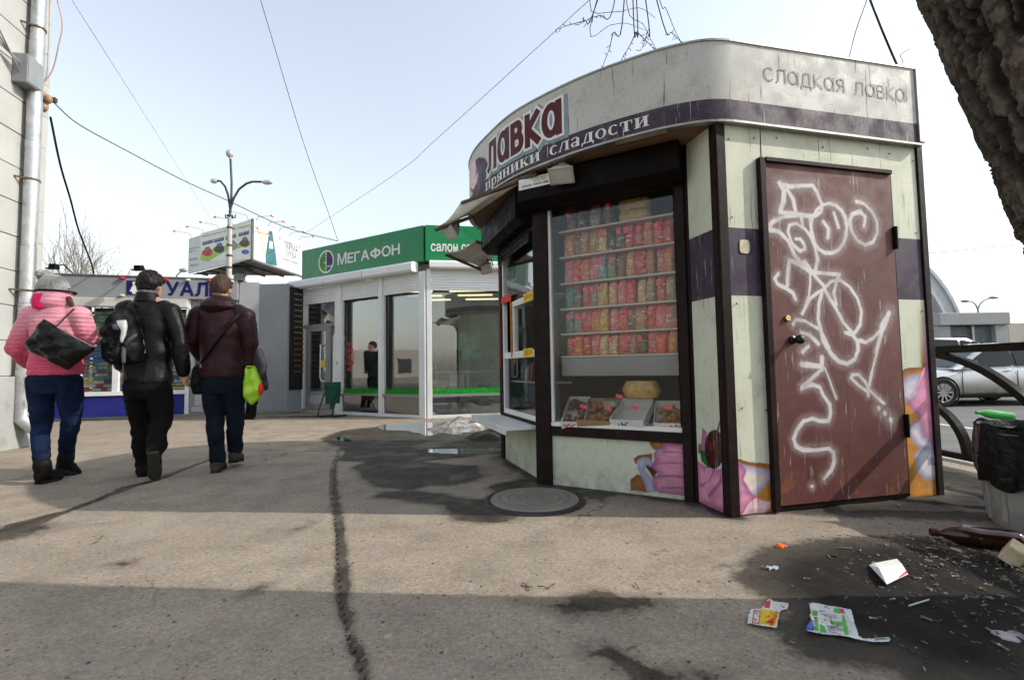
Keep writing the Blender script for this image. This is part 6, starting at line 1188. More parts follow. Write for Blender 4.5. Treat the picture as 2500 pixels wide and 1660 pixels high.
for L in [[(1440,5),(1500,30),(1560,20),(1600,45)],[(1440,70),(1490,62),(1530,58),(1575,75)],[(1530,10),(1570,60),(1590,100),(1608,130)],[(1610,0),(1625,20),(1650,80),(1670,115)]]:
    pts=list(catmull([hub]+[D(x,y,4.4+.2*random.uniform(-1,1)) for x,y in L],4)); m=MB(); m.tube(pts,list(np.linspace(.0045,.002,len(pts))),4); m.build('hanging_twig',TWG,tree)
# --- railing with half circles
FX=3.32; FEN=gm('black_rail_paint',(.009,.008,.0075),.45,0,.3,10,.2,60,dirt=.12,dcol=(.05,.04,.035),spec=.04)
fe=thing('railing','black steel railing with concentric half circles along the street','railing',(FX,3.,0)); 
MB().box((FX,3.0,.985),(.05,6.4,.055)).build('top_rail',FEN,fe,bev=.004); MB().box((FX,3.0,.19),(.045,6.4,.045)).build('bottom_rail',FEN,fe,bev=.004)
for k in range(3):
    yc=3.95+2.24*(k-1)
    for r_,zc_,a0_ in((1.16,-.2,R_(20.4)),(.37,.19,.06)):
        m=MB(); n=30
        for (ra,xa),(rb,xb_) in(((r_-.024,-.025),(r_-.024,.025)),((r_-.024,.025),(r_+.024,.025)),((r_+.024,.025),(r_+.024,-.025)),((r_+.024,-.025),(r_-.024,-.025))): m.sheet(lambda a,b:(FX+xa+(xb_-xa)*b,yc+(ra+(rb-ra)*b)*math.cos(a0_+(PI-2*a0_)*a),zc_+(ra+(rb-ra)*b)*math.sin(a0_+(PI-2*a0_)*a)),n,1)
        m.build('half_circle',FEN,fe,smooth=40)
    MB().box((FX,yc+1.12,.5),(.06,.06,1.05)).build('post',FEN,fe,bev=.004)
# --- concrete urn with bin liner
uq=np.array([2.86,2.62]); un=thing('litter_urn','concrete litter urn with a torn black bin liner at the right edge','litter urn',(*uq,0),None,0,True); UC=gm('stained_concrete',(.34,.33,.31),.85,0,.2,5,.5,40,.006,dirt=.6,dcol=(.05,.05,.045))
m=MB(); m.lathe([(.235,0),(.245,.02),(.262,.3),(.275,.5),(.285,.51),(.255,.51),(.235,.1),(0,.1)],(0,0,0),40); m.build('bowl',UC,un,smooth=40)
for k in range(14): a=2*PI*k/14; MB().bar((.243*math.cos(a),.243*math.sin(a),.03),(.268*math.cos(a),.268*math.sin(a),.42),.03,.03,up=(math.cos(a),math.sin(a),0)).build('rib',UC,un,bev=.006)
m=MB()
def linr(a,b):
    th=2*PI*a; z=.545-.30*b+.03*math.sin(th*3+1)*b+.015*math.sin(th*11); r=.285+.012*math.sin(th*17+b*5)*b+.012*math.sin(th*7)+.01*math.sin(b*PI); return (r*math.cos(th),r*math.sin(th),z)
m.sheet(linr,90,14); m.sheet(lambda a,b:((.285-.05*b+.008*math.sin(a*70))*math.cos(2*PI*a),(.285-.05*b+.008*math.sin(a*70))*math.sin(2*PI*a),.545+.02*math.sin(b*PI)-.10*b),90,6)
o=m.build('bin_liner',gm('black_film',(.012,.012,.012),.32,0,.3,9,.6,22,.03),un,smooth=70)
MB().ball((0,0,.40),(.22,.22,.10),20,10).build('rubbish_fill',gm('mixed_rubbish',(.25,.23,.2),.7,0,.9,10,.9,25,.03),un,smooth=180)
def pet(name,lab,loc,rot,col,cap,sc=1.,glass=True,cat='bottle'):
    b=thing(name,lab,cat,tuple(loc),None,0,True); b.rotation_euler=rot; b.scale=(sc,)*3
    M_=glassm('pet_'+name+lab[:6],col,.9,.12) if glass else gm('pet_dark'+lab[:5],col,.15,0,.4,9,.2,30,coat=.8)
    m=MB(); m.lathe([(0,.006),(.025,.0),(.040,.008),(.043,.03),(.041,.06),(.043,.09),(.040,.12),(.043,.15),(.043,.19),(.036,.225),(.02,.262),(.0135,.275),(.0135,.295)],(0,0,0),24); m.build('bottle_body',M_,b,smooth=60)
    m=MB(); m.lathe([(.0,.312),(.016,.312),(.017,.308),(.017,.288),(.0,.288)],(0,0,0),18); m.build('cap',gm('cap_'+lab[:6],cap,.4),b,smooth=40); return b
pet('plastic_bottle','clear plastic bottle lying on top of the full urn',(2.72,2.55,.575),(0,R_(80),R_(25)),(.85,.92,.86),(.02,.35,.05))
pet('green_bottle','bright green bottle neck sticking out of the urn',(2.75,2.68,.585),(0,R_(-82),R_(-15)),(.05,.42,.06),(.03,.5,.06),.55,False)
pet('brown_bottle','dark brown cola bottle lying against the foot of the urn',(*G(2500,1345)[:2],.045),(R_(6),R_(-88),R_(-24)),(.03,.009,.006),(.05,.012,.01),1.15,False)
# --- litter on the ground
def sheetobj(name,lab,cat,outline,h,mat,bump_=.01,seed=1,fold=None):
    """thin torn paper: outline in photo points laid on the ground with its own curl"""
    P_=np.array([G(x,y)[:2] for x,y in outline]); c=P_.mean(0); n=22; lo,hi=P_.min(0),P_.max(0)
    gxx,gyy=np.meshgrid(np.linspace(lo[0],hi[0],n),np.linspace(lo[1],hi[1],n)); d=sdist(gxx,gyy,P_); ok=d<.0015
    m=MB(); z=h+bump_*fbm(gxx*14,gyy*14,o=3,seed=seed)+.004; b=np.array([[gz_(x,y) for x,y in zip(r1,r2)] for r1,r2 in zip(gxx,gyy)]); zz_=np.maximum(z,.002)+np.median(b)+.004
    idx={}; vs=[]
    for j in range(n):
        for i in range(n): idx[j,i]=len(vs); vs.append((gxx[j,i],gyy[j,i],zz_[j,i]))
    fs=[(idx[j,i],idx[j,i+1],idx[j+1,i+1],idx[j+1,i]) for j in range(n-1) for i in range(n-1) if ok[j,i]+ok[j,i+1]+ok[j+1,i]+ok[j+1,i+1]>=3]
    m.add(vs,fs); o=m.build(name,mat,None,smooth=180,solid=.0008,label=lab,cat=cat); return o
PAP=gm('wet_paper',(.5,.48,.44),.8,0,.2,20,.2,dirt=.35,dcol=(.15,.12,.1)); GPAP=gm('soiled_paper',(.24,.22,.19),.85,0,.3,20,.3,dirt=.5)
y4=zoomer(1750,1240,.3175); Y4=lambda L:[y4(*p) for p in L]
def leaflet(name,lab,outline,areas,lets,seed):
    P_=np.array([G(*y4(*p))[:2] for p in outline]); lo,hi=P_.min(0),P_.max(0); n=90
    gxx,gyy=np.meshgrid(np.linspace(lo[0],hi[0],n),np.linspace(lo[1],hi[1],n)); d=sdist(gxx,gyy,P_)+fbm(gxx*60,gyy*60,o=2,seed=seed)*.0018; ok=d<.001
    base=float(np.median([gz_(*p) for p in P_])); hf=lambda x,y:base+.012+.007*fbm(np.asarray(x)*11,np.asarray(y)*11,o=2,seed=seed)
    z=hf(gxx,gyy); col=np.empty(gxx.shape+(3,)); col[:]=(.62,.62,.64)
    for pts,c in areas:
        dd=sdist(gxx,gyy,[G(*y4(*p))[:2] for p in pts]); mk=(dd<0)[...,None]; col=np.where(mk,np.array(c),col)
    col*= (.9+.2*fbm(gxx*40,gyy*40,o=2,seed=4))[...,None]
    sp=fbm(gxx*90,gyy*90,o=2,seed=seed+1)>.42; col[sp]*=.35
    th=thing(name,lab,'leaflet',(float(P_.mean(0)[0]),float(P_.mean(0)[1]),base)); m=MB(); ids=np.arange(n*n).reshape(n,n); f_=[(ids[j,i],ids[j,i+1],ids[j+1,i+1],ids[j+1,i]) for j in range(n-1) for i in range(n-1) if ok[j,i] and ok[j+1,i+1] and ok[j,i+1] and ok[j+1,i]]
    m.add(np.stack([gxx,gyy,z],-1).reshape(-1,3),f_); o=m.build('sheet',printm(),th,smooth=180,solid=.0006); cattr(o.data,'Col',col.reshape(-1,3))
    for s,(o0,u0,v0),mt,bo in lets:
        o0=G(*y4(*o0))[:2];u=G(*y4(*u0))[:2]-o0;w=G(*y4(*v0))[:2]-o0
        lettering(s,lambda a,b,q:np.array([*(o0+u*a+w*b),float(hf(*(o0+u*a+w*b)))+.0015]),(0,0,1,1),mt,th,bo,n=0)
    return th
leaflet('leaflet','torn yellow and white sale leaflet with red print',[(240,850),(265,795),(330,795),(365,770),(390,730),(410,712),(432,735),(555,750),(545,790),(500,800),(478,830),(478,870),(458,950),(360,935),(270,915),(235,905)],[([(340,790),(480,815),(455,935),(325,915)],(.72,.47,.02)),([(285,805),(342,810),(325,918),(270,905)],(.5,.02,.05)),([(292,818),(334,822),(320,908),(280,898)],(.6,.55,.55)),([(378,745),(415,730),(410,790),(365,785)],(.5,.02,.05))],[('4',((378,925),(440,935),(390,870)),RED,.02),('ДНЯ',((385,870),(392,850),(410,872)),RED,.02),('СУПЕРЦЕН',((430,900),(445,815),(455,905)),RED,.02)],3)
leaflet('leaflet','white leaflet with green squares and a torn tail strip',[(708,778),(760,778),(900,800),(1035,825),(1060,920),(1095,1030),(1130,1048),(1200,1052),(1240,1040),(1320,1040),(1340,1060),(1330,1080),(1200,1078),(1060,1050),(960,1030),(800,1010),(690,990),(690,950),(730,915),(715,880),(722,840)],[([(735,830),(778,835),(776,885),(738,885)],(.06,.38,.04)),([(900,815),(948,820),(950,858),(905,852)],(.06,.38,.04)),([(870,912),(975,925),(970,960),(880,945)],(.06,.38,.04)),([(795,950),(830,955),(850,1005),(795,1000)],(.06,.38,.04)),([(750,890),(778,890),(788,990),(758,990)],(.06,.38,.04)),([(735,915),(755,960),(745,992),(690,985),(690,950)],(.04,.12,.4)),([(948,818),(980,822),(985,860),(950,856)],(.5,.04,.08)),([(970,925),(1000,930),(1005,965),(975,960)],(.5,.04,.08)),([(745,890),(772,892),(774,915),(750,912)],(.5,.04,.08)),([(840,950),(960,970),(1000,1000),(860,990)],(.35,.35,.42)),([(820,860),(920,870),(930,900),(830,890)],(.4,.4,.45)),([(960,870),(985,870),(1020,1025),(985,1030)],(.1,.42,.08)),([(1220,1045),(1300,1042),(1290,1068),(1215,1070)],(.1,.3,.35))],[],9)
sheetobj('paper_scrap','flattened grey brown paper scrap on the soil edge','paper',Y4([(865,405),(880,370),(1015,360),(1030,350),(1110,350),(1190,380),(1200,400),(1120,425),(1050,410)]),.008,GPAP,.02,4)
sheetobj('burnt_card','soiled grey card with a burnt hole behind the white packet','card',Y4([(1400,465),(1520,398),(1660,455),(1640,480),(1480,520),(1420,495)]),.02,gm('burnt_card',(.36,.35,.33),.8,0,.3,20,.2,dirt=.8,dcol=(.02,.018,.016)),.012,6)
w=[G(*y4(*p)) for p in((1215,480),(1390,465),(1475,565),(1310,625))]; zb_=gz_(*w[0][:2])+.006; wp=thing('white_packet','crumpled white paper packet standing folded on the soil','packet',(w[0][0],w[0][1],zb_)); m=MB(); A_,B_,C_,D_=[np.array([p[0],p[1],zb_]) for p in w]; U=np.array([0,0,1.])
m.add([A_+U*.012,B_+U*.022,C_+U*.010,D_,A_*.6+D_*.4+U*.020,B_*.5+C_*.5+U*.024,A_+U*.002+np.array([-.02,.005,0]),B_+np.array([.005,.02,0])],[(0,1,5,4),(4,5,2,3),(0,4,6),(0,6,7,1),(4,3,6)]); m.build('packet_body',gm('white_packet',(.72,.70,.68),.6,0,.06,20,.1),wp,solid=.001); m=MB(); m.add([C_*.85+B_*.15+U*.0165,C_*.55+D_*.45+U*.010,C_*.6+D_*.4+U*.008,C_*.95+B_*.05+U*.013],[(0,1,2,3)]); m.build('red_stripe',RED,wp)
cq=G(*y4(2300,450)); cb=thing('crushed_carton','crushed pale carton beside the brown bottle','carton',(*cq[:2],gz_(*cq[:2])+.03)); m=MB(); m.box((cq[0],cq[1],gz_(*cq[:2])+.04),(.12,.07,.075),.4,rot=Matrix.Rotation(.5,3,'X')@Matrix.Rotation(.3,3,'Y')@Matrix.Rotation(.6,3,'Z')); o=m.build('carton_body',gm('carton',(.5,.42,.28),.7,0,.3,14,.3,dirt=.4),cb,bev=.006)
q=G(*y4(485,300)); op=thing('orange_peel','bright orange piece of peel on the pale asphalt','peel',(q[0],q[1],.01)); m=MB(); m.lathe([(0,.012),(.012,.014),(.018,.009),(.020,.0)],(q[0],q[1],.002),14); m.ball((q[0]+.02,q[1]-.004,.006),(.014,.009,.006),10,6); o=m.build('peel',gm('orange_skin',(.75,.13,.01),.4,0,.15,30,.3,90),op,smooth=60)
q=G(*y4(435,485)); m=MB(); m.sheet(lambda a,b:(q[0]+(a-.5)*.045,q[1]+(b-.5)*.03,.008+.012*abs(math.sin(a*5+b*4))),6,5); m.build('foil_scrap',gm('foil',(.7,.7,.72),.25,.9,.2,40,.4),None,solid=.0006,label='small crumpled silver foil scrap near the soil',cat='foil')
sheetobj('film_scrap','thin purple plastic film scrap on the soil','film',Y4([(1710,460),(1780,445),(1850,475),(1840,492),(1760,480)]),.01,gm('purple_film',(.25,.22,.27),.4),.015,11)
a=G(*y4(1480,778));b=G(*y4(1635,750)); MB().cyl((*a[:2],gz_(*a[:2])+.006),(*b[:2],gz_(*b[:2])+.008),.0025,n=8).build('drinking_straw',VW,None,smooth=60,label='thin white stick lying on the black soil',cat='stick')
sheetobj('flattened_box','grey torn paper lump under the kiosk threshold','paper',[(2130,1228),(2160,1220),(2195,1232),(2190,1250),(2135,1255)],.02,gm('torn_brown',(.28,.23,.16),.85,0,.3,20,.3),.03,14)
# cigarette ends
bt=MB(); bt.cyl((-.013,0,.004),(.006,0,.004),.0036,n=8,mi=0); bt.cyl((.006,0,.004),(.015,0,.004),.0036,.0036,8,1); BUT=bt.mesh('cigarette_end',[gm('butt_filter',(.24,.16,.085),.8,0,.3,60,.1,dirt=.5),gm('butt_paper',(.40,.38,.34),.8,0,.3,60,.1,dirt=.5)],40); DP=np.array(DIRT)[:,:2]; nb=0
while nb<48:
    ce=random.choice(((2.05,2.45,.22),(1.95,2.1,.25),(1.7,1.75,.3),(2.2,2.6,.15))); x=random.gauss(ce[0],ce[2]); y=random.gauss(ce[1],ce[2]*.8)
    if sdist(np.array([x]),np.array([y]),DP)[0]>.03: continue
    o=mobj('cigarette_end',BUT,None,(x,y,gz_(x,y)+.001),(0,random.uniform(-.2,.2),random.uniform(0,6.3)),(random.uniform(.6,1.2),random.uniform(.8,1.1),.9)); tag(o,'flattened cigarette end on the black soil around the tree','cigarette end','cigarette ends on the soil'); nb+=1
# loose chips, grit and dead leaves in the soil
m=MB(); cols=[]
for i in range(1700):
    ce=random.choice(((2.05,2.45,.25),(1.95,2.1,.3),(1.7,1.8,.4),(2.3,2.7,.25),(2.4,2.0,.4))); x=random.gauss(ce[0],ce[2]); y=random.gauss(ce[1],ce[2]*.8)
    if sdist(np.array([x]),np.array([y]),DP)[0]>.06 and random.random()<.85: continue
    s=random.uniform(.002,.007)*(1 if random.random()<.92 else 2.2); r=Matrix.Rotation(random.random()*6,3,'Z')@Matrix.Rotation(random.uniform(-.4,.4),3,'X'); m.box((x,y,gz_(x,y)+s*.3),(s*random.uniform(1,3.4),s*random.uniform(.5,1.2),s*.5),rot=r)
    c=random.choice([(.06,.048,.036),(.10,.075,.05),(.035,.028,.024),(.13,.105,.075),(.17,.155,.14),(.12,.06,.03),(.03,.025,.02)]); cols+=[c]*8
o=m.build('soil_litter',printm(),None,label='loose chips and grit scattered over the black soil',kind='stuff'); cattr(o.data,'Col',np.array(cols))
m=MB()
for i in range(900):
    x=random.uniform(-3.5,2.2);y=random.uniform(1.15,5.0); s=random.uniform(.0015,.004); m.box((x,y,gz_(x,y)+s*.3),(s*random.uniform(1,2.2),s,s*.7),random.random()*3)
o=m.build('grit',gm('grit_stone',(.2,.18,.16),.9,0,.8,3,.1),None,label='fine grit scattered over the asphalt',kind='stuff')
def twiglet(x,y,l,i):
    g=G(x,y); a=random.random()*6; p=np.array([g[0],g[1],gz_(*g[:2])+.004]); d=np.array([math.cos(a),math.sin(a),.05])*l; MB().tube([p,p+d*.5+np.array([0,0,.004]),p+d],.0022,5).build('twig',gm('dry_twig',(.13,.085,.05),.85),None,label='short dry twig on the asphalt before the shaded strip',cat='twig',group='dry twigs on the asphalt')
for i,(x,y) in enumerate(((1275,1425),(1290,1432),(1340,1440),(1355,1427),(1300,1437),(1555,1580),(1560,1440))): twiglet(x,y,.05,i)
# ================================================================ people
def limb(m,chain,n=14):
    pts=[np.array(p,float) for p,_ in chain]; rs=[r for _,r in chain]; m.tube(pts,rs,n)
    for p,r in chain: m.ball(p,r,n,8)
def remesh(o,vox,it=3,wr=0.,ws=(9,9,5),seed=1,wf=None,fac=.5):
    bake(o,[('REMESH',dict(mode='VOXEL',voxel_size=vox)),('SMOOTH',dict(factor=fac,iterations=it))])
    if wr:
        v=verts(o); n=normals(o); d=fbm(v[:,0]*ws[0],v[:,1]*ws[1],v[:,2]*ws[2],o=3,seed=seed); r=1-np.abs(fbm(v[:,0]*ws[0]*.7+3,v[:,1]*ws[1]*.7,v[:,2]*ws[2]*1.3,o=2,seed=seed+4))*2
        d=d*.7+.6*r
        if wf is not None: d=d*wf(v)
        setverts(o,v+n*(d*wr)[:,None])
    smoothall(o); return o
def cap(c,r,phi,ns=.0,nf=20,seed=0,nu=48,nv=18):
    m=MB(); c=np.array(c)
    def fn(a,b):
        th=2*PI*a; f=phi(th)*b; u=np.array([math.sin(f)*math.cos(th),math.sin(f)*math.sin(th),math.cos(f)]); k=1+ns*float(fbm(np.array([u[0]*nf]),np.array([u[1]*nf]),u[2]*nf*.6,o=3,seed=seed)[0]); return c+u*np.array(r)*k
    m.sheet(fn,nu,nv); return m
def pillow(outline,Y,t,nr=9,sub=8,skew=None,c=None):
    P_=np.array(outline,float); n=len(P_); ring=np.array([P_[i]+(P_[(i+1)%n]-P_[i])*k/sub for i in range(n) for k in range(sub)]); cen=P_.mean(0) if c is None else np.array(c); m=MB(); N=len(ring); vs=[];fs=[]
    ring=(ring+np.roll(ring,1,0)+np.roll(ring,-1,0))/3
    for sgn in(-1,1):
        for j in range(nr+1):
            r=j/nr; 
            for k in range(N): x,y=cen+(ring[k]-cen)*r; d=D(x,y,Y+(skew(x,y) if skew else 0)); vs.append(d+np.array([0,sgn*t*(1-r**2.4)**.6*(1+.35*math.sin(x*.11+y*.07)*math.sin(y*.13-x*.05+1)),0]))
    L=(nr+1)*N
    for s in(0,1):
        for j in range(nr):
            for k in range(N): q=(s*L+j*N+k,s*L+j*N+(k+1)%N,s*L+(j+1)*N+(k+1)%N,s*L+(j+1)*N+k); fs.append(q if s else q[::-1])
    for k in range(N): fs.append((nr*N+k,nr*N+(k+1)%N,L+nr*N+(k+1)%N,L+nr*N+k))
    m.add(vs,fs); return m
SKIN=gm('skin',(.46,.25,.17),.5,0,.08,8,.1,90,.002,Subsurface_Weight=.1)
def body_mesh(par,hd,j,hand,tilt=0.):
    m=MB(); h=np.array(hd); m.ball(h,(.074,.094,.112),18,12); m.ball(h+np.array([0,.035,-.055]),(.055,.06,.06),14,9); m.ball(h+np.array([0,.098,-.012]),(.014,.022,.022),8,6)
    for s in(-1,1): m.ball(h+np.array([s*.077,-.004,-.012]),(.012,.022,.034),10,8); m.ball(h+np.array([s*.03,.082,.012]),(.017,.012,.010),8,6)
    m.ball(h+np.array([0,.086,-.05]),(.026,.014,.010),8,6)
    limb(m,[(h+np.array([0,-.01,-.07]),.056),(j['neck'],.060)]); limb(m,[(j['neck'],.07),(j['sl']*.3+j['neck']*.7,.06),(j['chest'],.11),(j['waist'],.11),(j['pelvis'],.12)])
    for s in('l','r'):
        limb(m,[(j['neck'],.05),(j['s'+s],.048),(j['e'+s],.04),(j['w'+s],.028)]); limb(m,[(j['pelvis'],.09),(j['h'+s],.085),(j['k'+s],.055),(j['a'+s],.038)])
        w=j['w'+s]; d=unit(w-j['e'+s]); p=w+d*.05; x,y=frame(d); limb(m,[(w,.026),(p,.033),(p+d*.025,.034)]); 
        for i,(q,l) in enumerate(((-.030,.062),(-.011,.074),(.010,.070),(.028,.055))): a=p+d*.03+x*q; limb(m,[(a,.0095),(a+d*l*.5+y*.012,.009),(a+d*l*.8+y*.035,.0085)],8)
        a=p-d*.02+x*.034; limb(m,[(a,.011),(a+d*.035+x*.02+y*.012,.0105),(a+d*.06+x*.018+y*.02,.0095)],8)
    o=m.build('body',SKIN,par); return remesh(o,.0075,2)
def boot(par,heel,toe,shaft,mat,w=.048,sole=None,hs=.13):
    """boot from heel to toe (sole points) with a shaft up to the ankle"""
    heel=np.array(heel);toe=np.array(toe);sh=np.array(shaft); d=unit(toe-heel); L=np.linalg.norm(toe-heel); x=unit(np.cross(d,np.array([0,0,1.]))) if abs(d[2])<.95 else np.array([1.,0,0]); u=np.cross(x,d); m=MB()
    for t_,r,h in((.08,.042,.05),(.3,.045,.06),(.55,.047,.05),(.78,.05,.04),(.95,.04,.034)): m.ball(heel+d*L*t_+u*(h*.9),(r,r,h),12,8)
    m.tube([heel+d*L*.06+u*.045,heel+d*L*.5+u*.055,heel+d*L*.95+u*.03],[.045,.05,.038],12); limb(m,[(heel+d*L*.16+u*.06,w),(heel*.35+sh*.65+d*.02,w*1.02),(sh,w*1.1)],14)
    o=m.build('boot',mat,par); remesh(o,.008,3,.004,(30,30,30),7)
    m=MB(); k=[(0,.036),(.15,.042),(.4,.036),(.7,.050),(.9,.044),(1.03,.02)]; P_=[heel+d*L*a+x*b for a,b in k]+[heel+d*L*a-x*b for a,b in k[::-1]]; m.prism([p-u*.012 for p in P_],u*.03); m.build('sole',sole or gm('black_sole',(.012,.012,.012),.8,0,.2,30,.3),o,bev=.004); return o
def joints(Y0,spec): return {k:D(*z2(v[0],v[1]),Y0+(v[2] if len(v)>2 else 0)) for k,v in spec.items()}
def mid(a,b,t): return a*(1-t)+b*t
def cloth(name,col,rough=.75,bs=300.,bump=.25,var=.2,ds=0.,sheen=.2,**k): return gm(name,col,rough,0,var,12,bump,bs,.002,dirt=ds,spec=.1,**k)
# ---------------------------------------------------------------- woman in the pink jacket
YW=4.08
jw=joints(YW,dict(head=(368,200,.02),neck=(380,275),sl=(225,365),sr=(545,370),el=(110,590,.02),wl=(190,690,.20),er=(600,520,.06),wr=(560,640,.24),chest=(385,440),waist=(385,620),pelvis=(380,790),hl=(285,815),hr=(475,815),kl=(283,1110,.06),kr=(488,1090,.10),al=(288,1400,-.02),ar=(452,1330,.22)))
wm=thing('person','person in pink quilted jacket, grey bobble hat and blue jeans walking away at left','person',(*jw['pelvis'][:2],0)); body_mesh(wm,jw['head'],jw,1)
t=NT('pink_gradient_jacket'); v=t.co(); z=t.sep(v)[2]; ch=t.n('TexChecker',{'Vector':t.map(v,(1,1,1),(0,0,0),(0,0,.6)),'Scale':95.},out=1); n=t.m('ADD',z,t.m('MULTIPLY',t.m('SUBTRACT',t.noise(v,40,3),.5),.22)); g=t.rng(n,1.42,1.0)
c=t.mix(g,(.66,.24,.31),(.60,.018,.105)); c=t.mix(t.m('MULTIPLY',ch,.22),c,(.82,.62,.64)); wv=t.n('TexWave',{'Vector':v,'Scale':9.,'Distortion':.6},out=1,bands_direction='Z'); c=t.mix(1.,c,t.ramp(t.noise(v,8,4),(.3,.85),(.7,1.1)),'MULTIPLY')
t.pbr(c,.55,0,t.bump(t.m('ADD',t.m('MULTIPLY',wv,.45),t.m('MULTIPLY',t.noise(v,34,4),.6)),.5,.012),Specular_IOR_Level=.2); PINKJ=t.mat
m=MB(); cz=lambda p,rx,ry,dz=0,dy=0:(p+np.array([0,dy,dz]),rx,ry)
m.loft([cz(mid(jw['waist'],jw['pelvis'],.88),.195,.155),cz(mid(jw['waist'],jw['pelvis'],.5),.198,.155),cz(jw['waist'],.180,.145),cz(mid(jw['chest'],jw['waist'],.5),.178,.145),cz(jw['chest'],.19,.145),cz(mid(jw['chest'],jw['neck'],.35),.20,.135),cz(mid(jw['chest'],jw['neck'],.62),.165,.12),cz(mid(jw['chest'],jw['neck'],.9),.08,.085)],24)
for s in 'lr': limb(m,[(mid(jw['neck'],jw['s'+s],.8)+np.array([0,0,-.015]),.078),(jw['s'+s],.082),(mid(jw['s'+s],jw['e'+s],.5),.078),(jw['e'+s],.072),(mid(jw['e'+s],jw['w'+s],.6),.062),(jw['w'+s],.05)])
o=m.build('jacket',PINKJ,wm); remesh(o,.010,4,.007,(11,11,9),3)
m=MB(); hq=jw['neck']; m.loft([(hq+np.array([-.01,-.01,-.06]),.125,.11),(hq+np.array([-.01,-.03,-.01]),.135,.125),(hq+np.array([-.01,-.02,.05]),.128,.12),(hq+np.array([-.01,0,.085]),.112,.11)],24); o=m.build('hood',PINKJ,wm); remesh(o,.011,3,.006,(9,9,9),5)
HOTP=cloth('hot_pink',(.62,.02,.12),.6); m=MB(); m.sheet(lambda a,b:hq+np.array([-.06+.085*a,-.150+.016*(2*a-1)**2-.004*math.sin(b*PI)+.03*abs(b-.45)**1.5,-.07+.125*b]),8,8); m.build('hood_stripe',HOTP,o,solid=.012,smooth=180)
m=MB(); m.tube([hq+np.array([-.01+.132*math.cos(a),.01+.128*math.sin(a),.088]) for a in np.linspace(0,2*PI,28)],.009,6); m.build('hood_trim',cloth('dark_trim',(.02,.012,.014)),o,smooth=60)
t=NT('grey_knit'); v=t.co(); c=t.ramp(t.noise(v,60,4,.7),(.3,(.13,.125,.12)),(.7,(.33,.32,.30))); st_=t.vor(v,16); c=t.mix(t.m('MULTIPLY',t.rng(st_,.13,.1),t.m('GREATER_THAN',t.sep(t.vor(v,16,out=1))[0],.72)),c,(.42,.27,.10)); t.pbr(c,.95,0,t.bump(t.n('TexWave',{'Vector':t.map(v,(1,1,1.3)),'Scale':38.,'Distortion':2.},out=1),.6,.006),Sheen_Weight=.5); KNIT=t.mat
hh=jw['head']; m=cap(hh+np.array([0,-.005,.012]),(.098,.112,.128),lambda th:R_(100) if math.sin(th)<.2 else R_(82),.05,9,2); hat=m.build('bobble_hat',KNIT,wm,smooth=180,solid=.014)
m=MB(); pc=hh+np.array([-.062,-.03,.135]); m.ball(pc,(.052,.052,.046),30,20); o=m.build('pompom',KNIT,hat,smooth=180); v_=verts(o); n_=normals(o); setverts(o,v_+n_*(fbm(v_[:,0]*70,v_[:,1]*70,v_[:,2]*70,o=2,seed=3)*.016)[:,None])
m=MB()
for k in range(26):
    a=hh+np.array([.088+.02*random.random(),-.02+.05*random.random(),-.02]); b=hq+np.array([.165+.03*random.random(),-.02-.03*random.random(),-.03-.06*random.random()]); m.tube([a,mid(a,b,.5)+np.array([.025,-.02,.0]),b],[.006,.008,.003],5)
m.build('hair',gm('brown_hair',(.09,.05,.03),.55,0,.3,40,.3),wm,smooth=60)
DEN=NT('blue_denim'); v=DEN.co(); c=DEN.ramp(DEN.noise(v,5,5,.65),(.32,(.003,.006,.018)),(.6,(.009,.02,.06)),(.78,(.032,.06,.14))); c=DEN.mix(1.,c,DEN.ramp(DEN.noise(v,260,2),(.3,.8),(.7,1.2)),'MULTIPLY'); DEN.pbr(c,.85,0,DEN.bump(DEN.m('ADD',DEN.m('MULTIPLY',DEN.noise(v,30,4),1.5),DEN.noise(v,300,2)),.4,.006),Specular_IOR_Level=.1); DENIM=DEN.mat
def trousers(par,j,rs,mat,vox=.010,wr=.008,seat=(.165,.13),seed=4):
    m=MB(); pv=j['pelvis']; m.loft([(pv+np.array([0,0,-.13]),seat[0]*.85,seat[1]*.85),(pv+np.array([0,-.015,-.05]),seat[0],seat[1]),(pv+np.array([0,0,.06]),seat[0]*.95,seat[1]*.95),(pv+np.array([0,0,.14]),seat[0]*.88,seat[1]*.9)],22)
    for s in 'lr': h,k,a=j['h'+s],j['k'+s],j['a'+s]; limb(m,[(h+np.array([0,-.01,0]),rs[0]),(mid(h,k,.45),rs[1]),(k,rs[2]),(mid(k,a,.35)+np.array([0,-.012,0]),rs[3]),(mid(k,a,.93),rs[4])])
    o=m.build('trousers',mat,par); return remesh(o,vox,2,wr*1.6,(9,9,12),seed,lambda v:np.clip(1.25-v[:,2]*.8,.35,1.2))
trousers(wm,jw,(.095,.088,.066,.060,.050),DENIM)
BBT=gm('black_boot',(.007,.0065,.0065),.6,0,.3,14,.3,spec=.1)
boot(wm,D(*z2(262,1512),YW-.04),D(*z2(402,1490),YW+.14),jw['al']+np.array([0,0,.02]),BBT,.055); boot(wm,D(*z2(395,1420),YW+.20),D(*z2(515,1462),YW+.36),jw['ar']+np.array([0,0,.0]),BBT,.055)
LEA=NT('black_leather'); v=LEA.co(); LEA.pbr(LEA.ramp(LEA.noise(v,6,4),(.3,(.004,.004,.0045)),(.7,(.009,.009,.0095))),LEA.rng(LEA.noise(v,14,4),.3,.7,.26,.42),0,LEA.bump(LEA.m('ADD',LEA.noise(v,9,4),LEA.m('MULTIPLY',LEA.vor(v,160),.15)),.5,.016),Specular_IOR_Level=.16); LEATH=LEA.mat
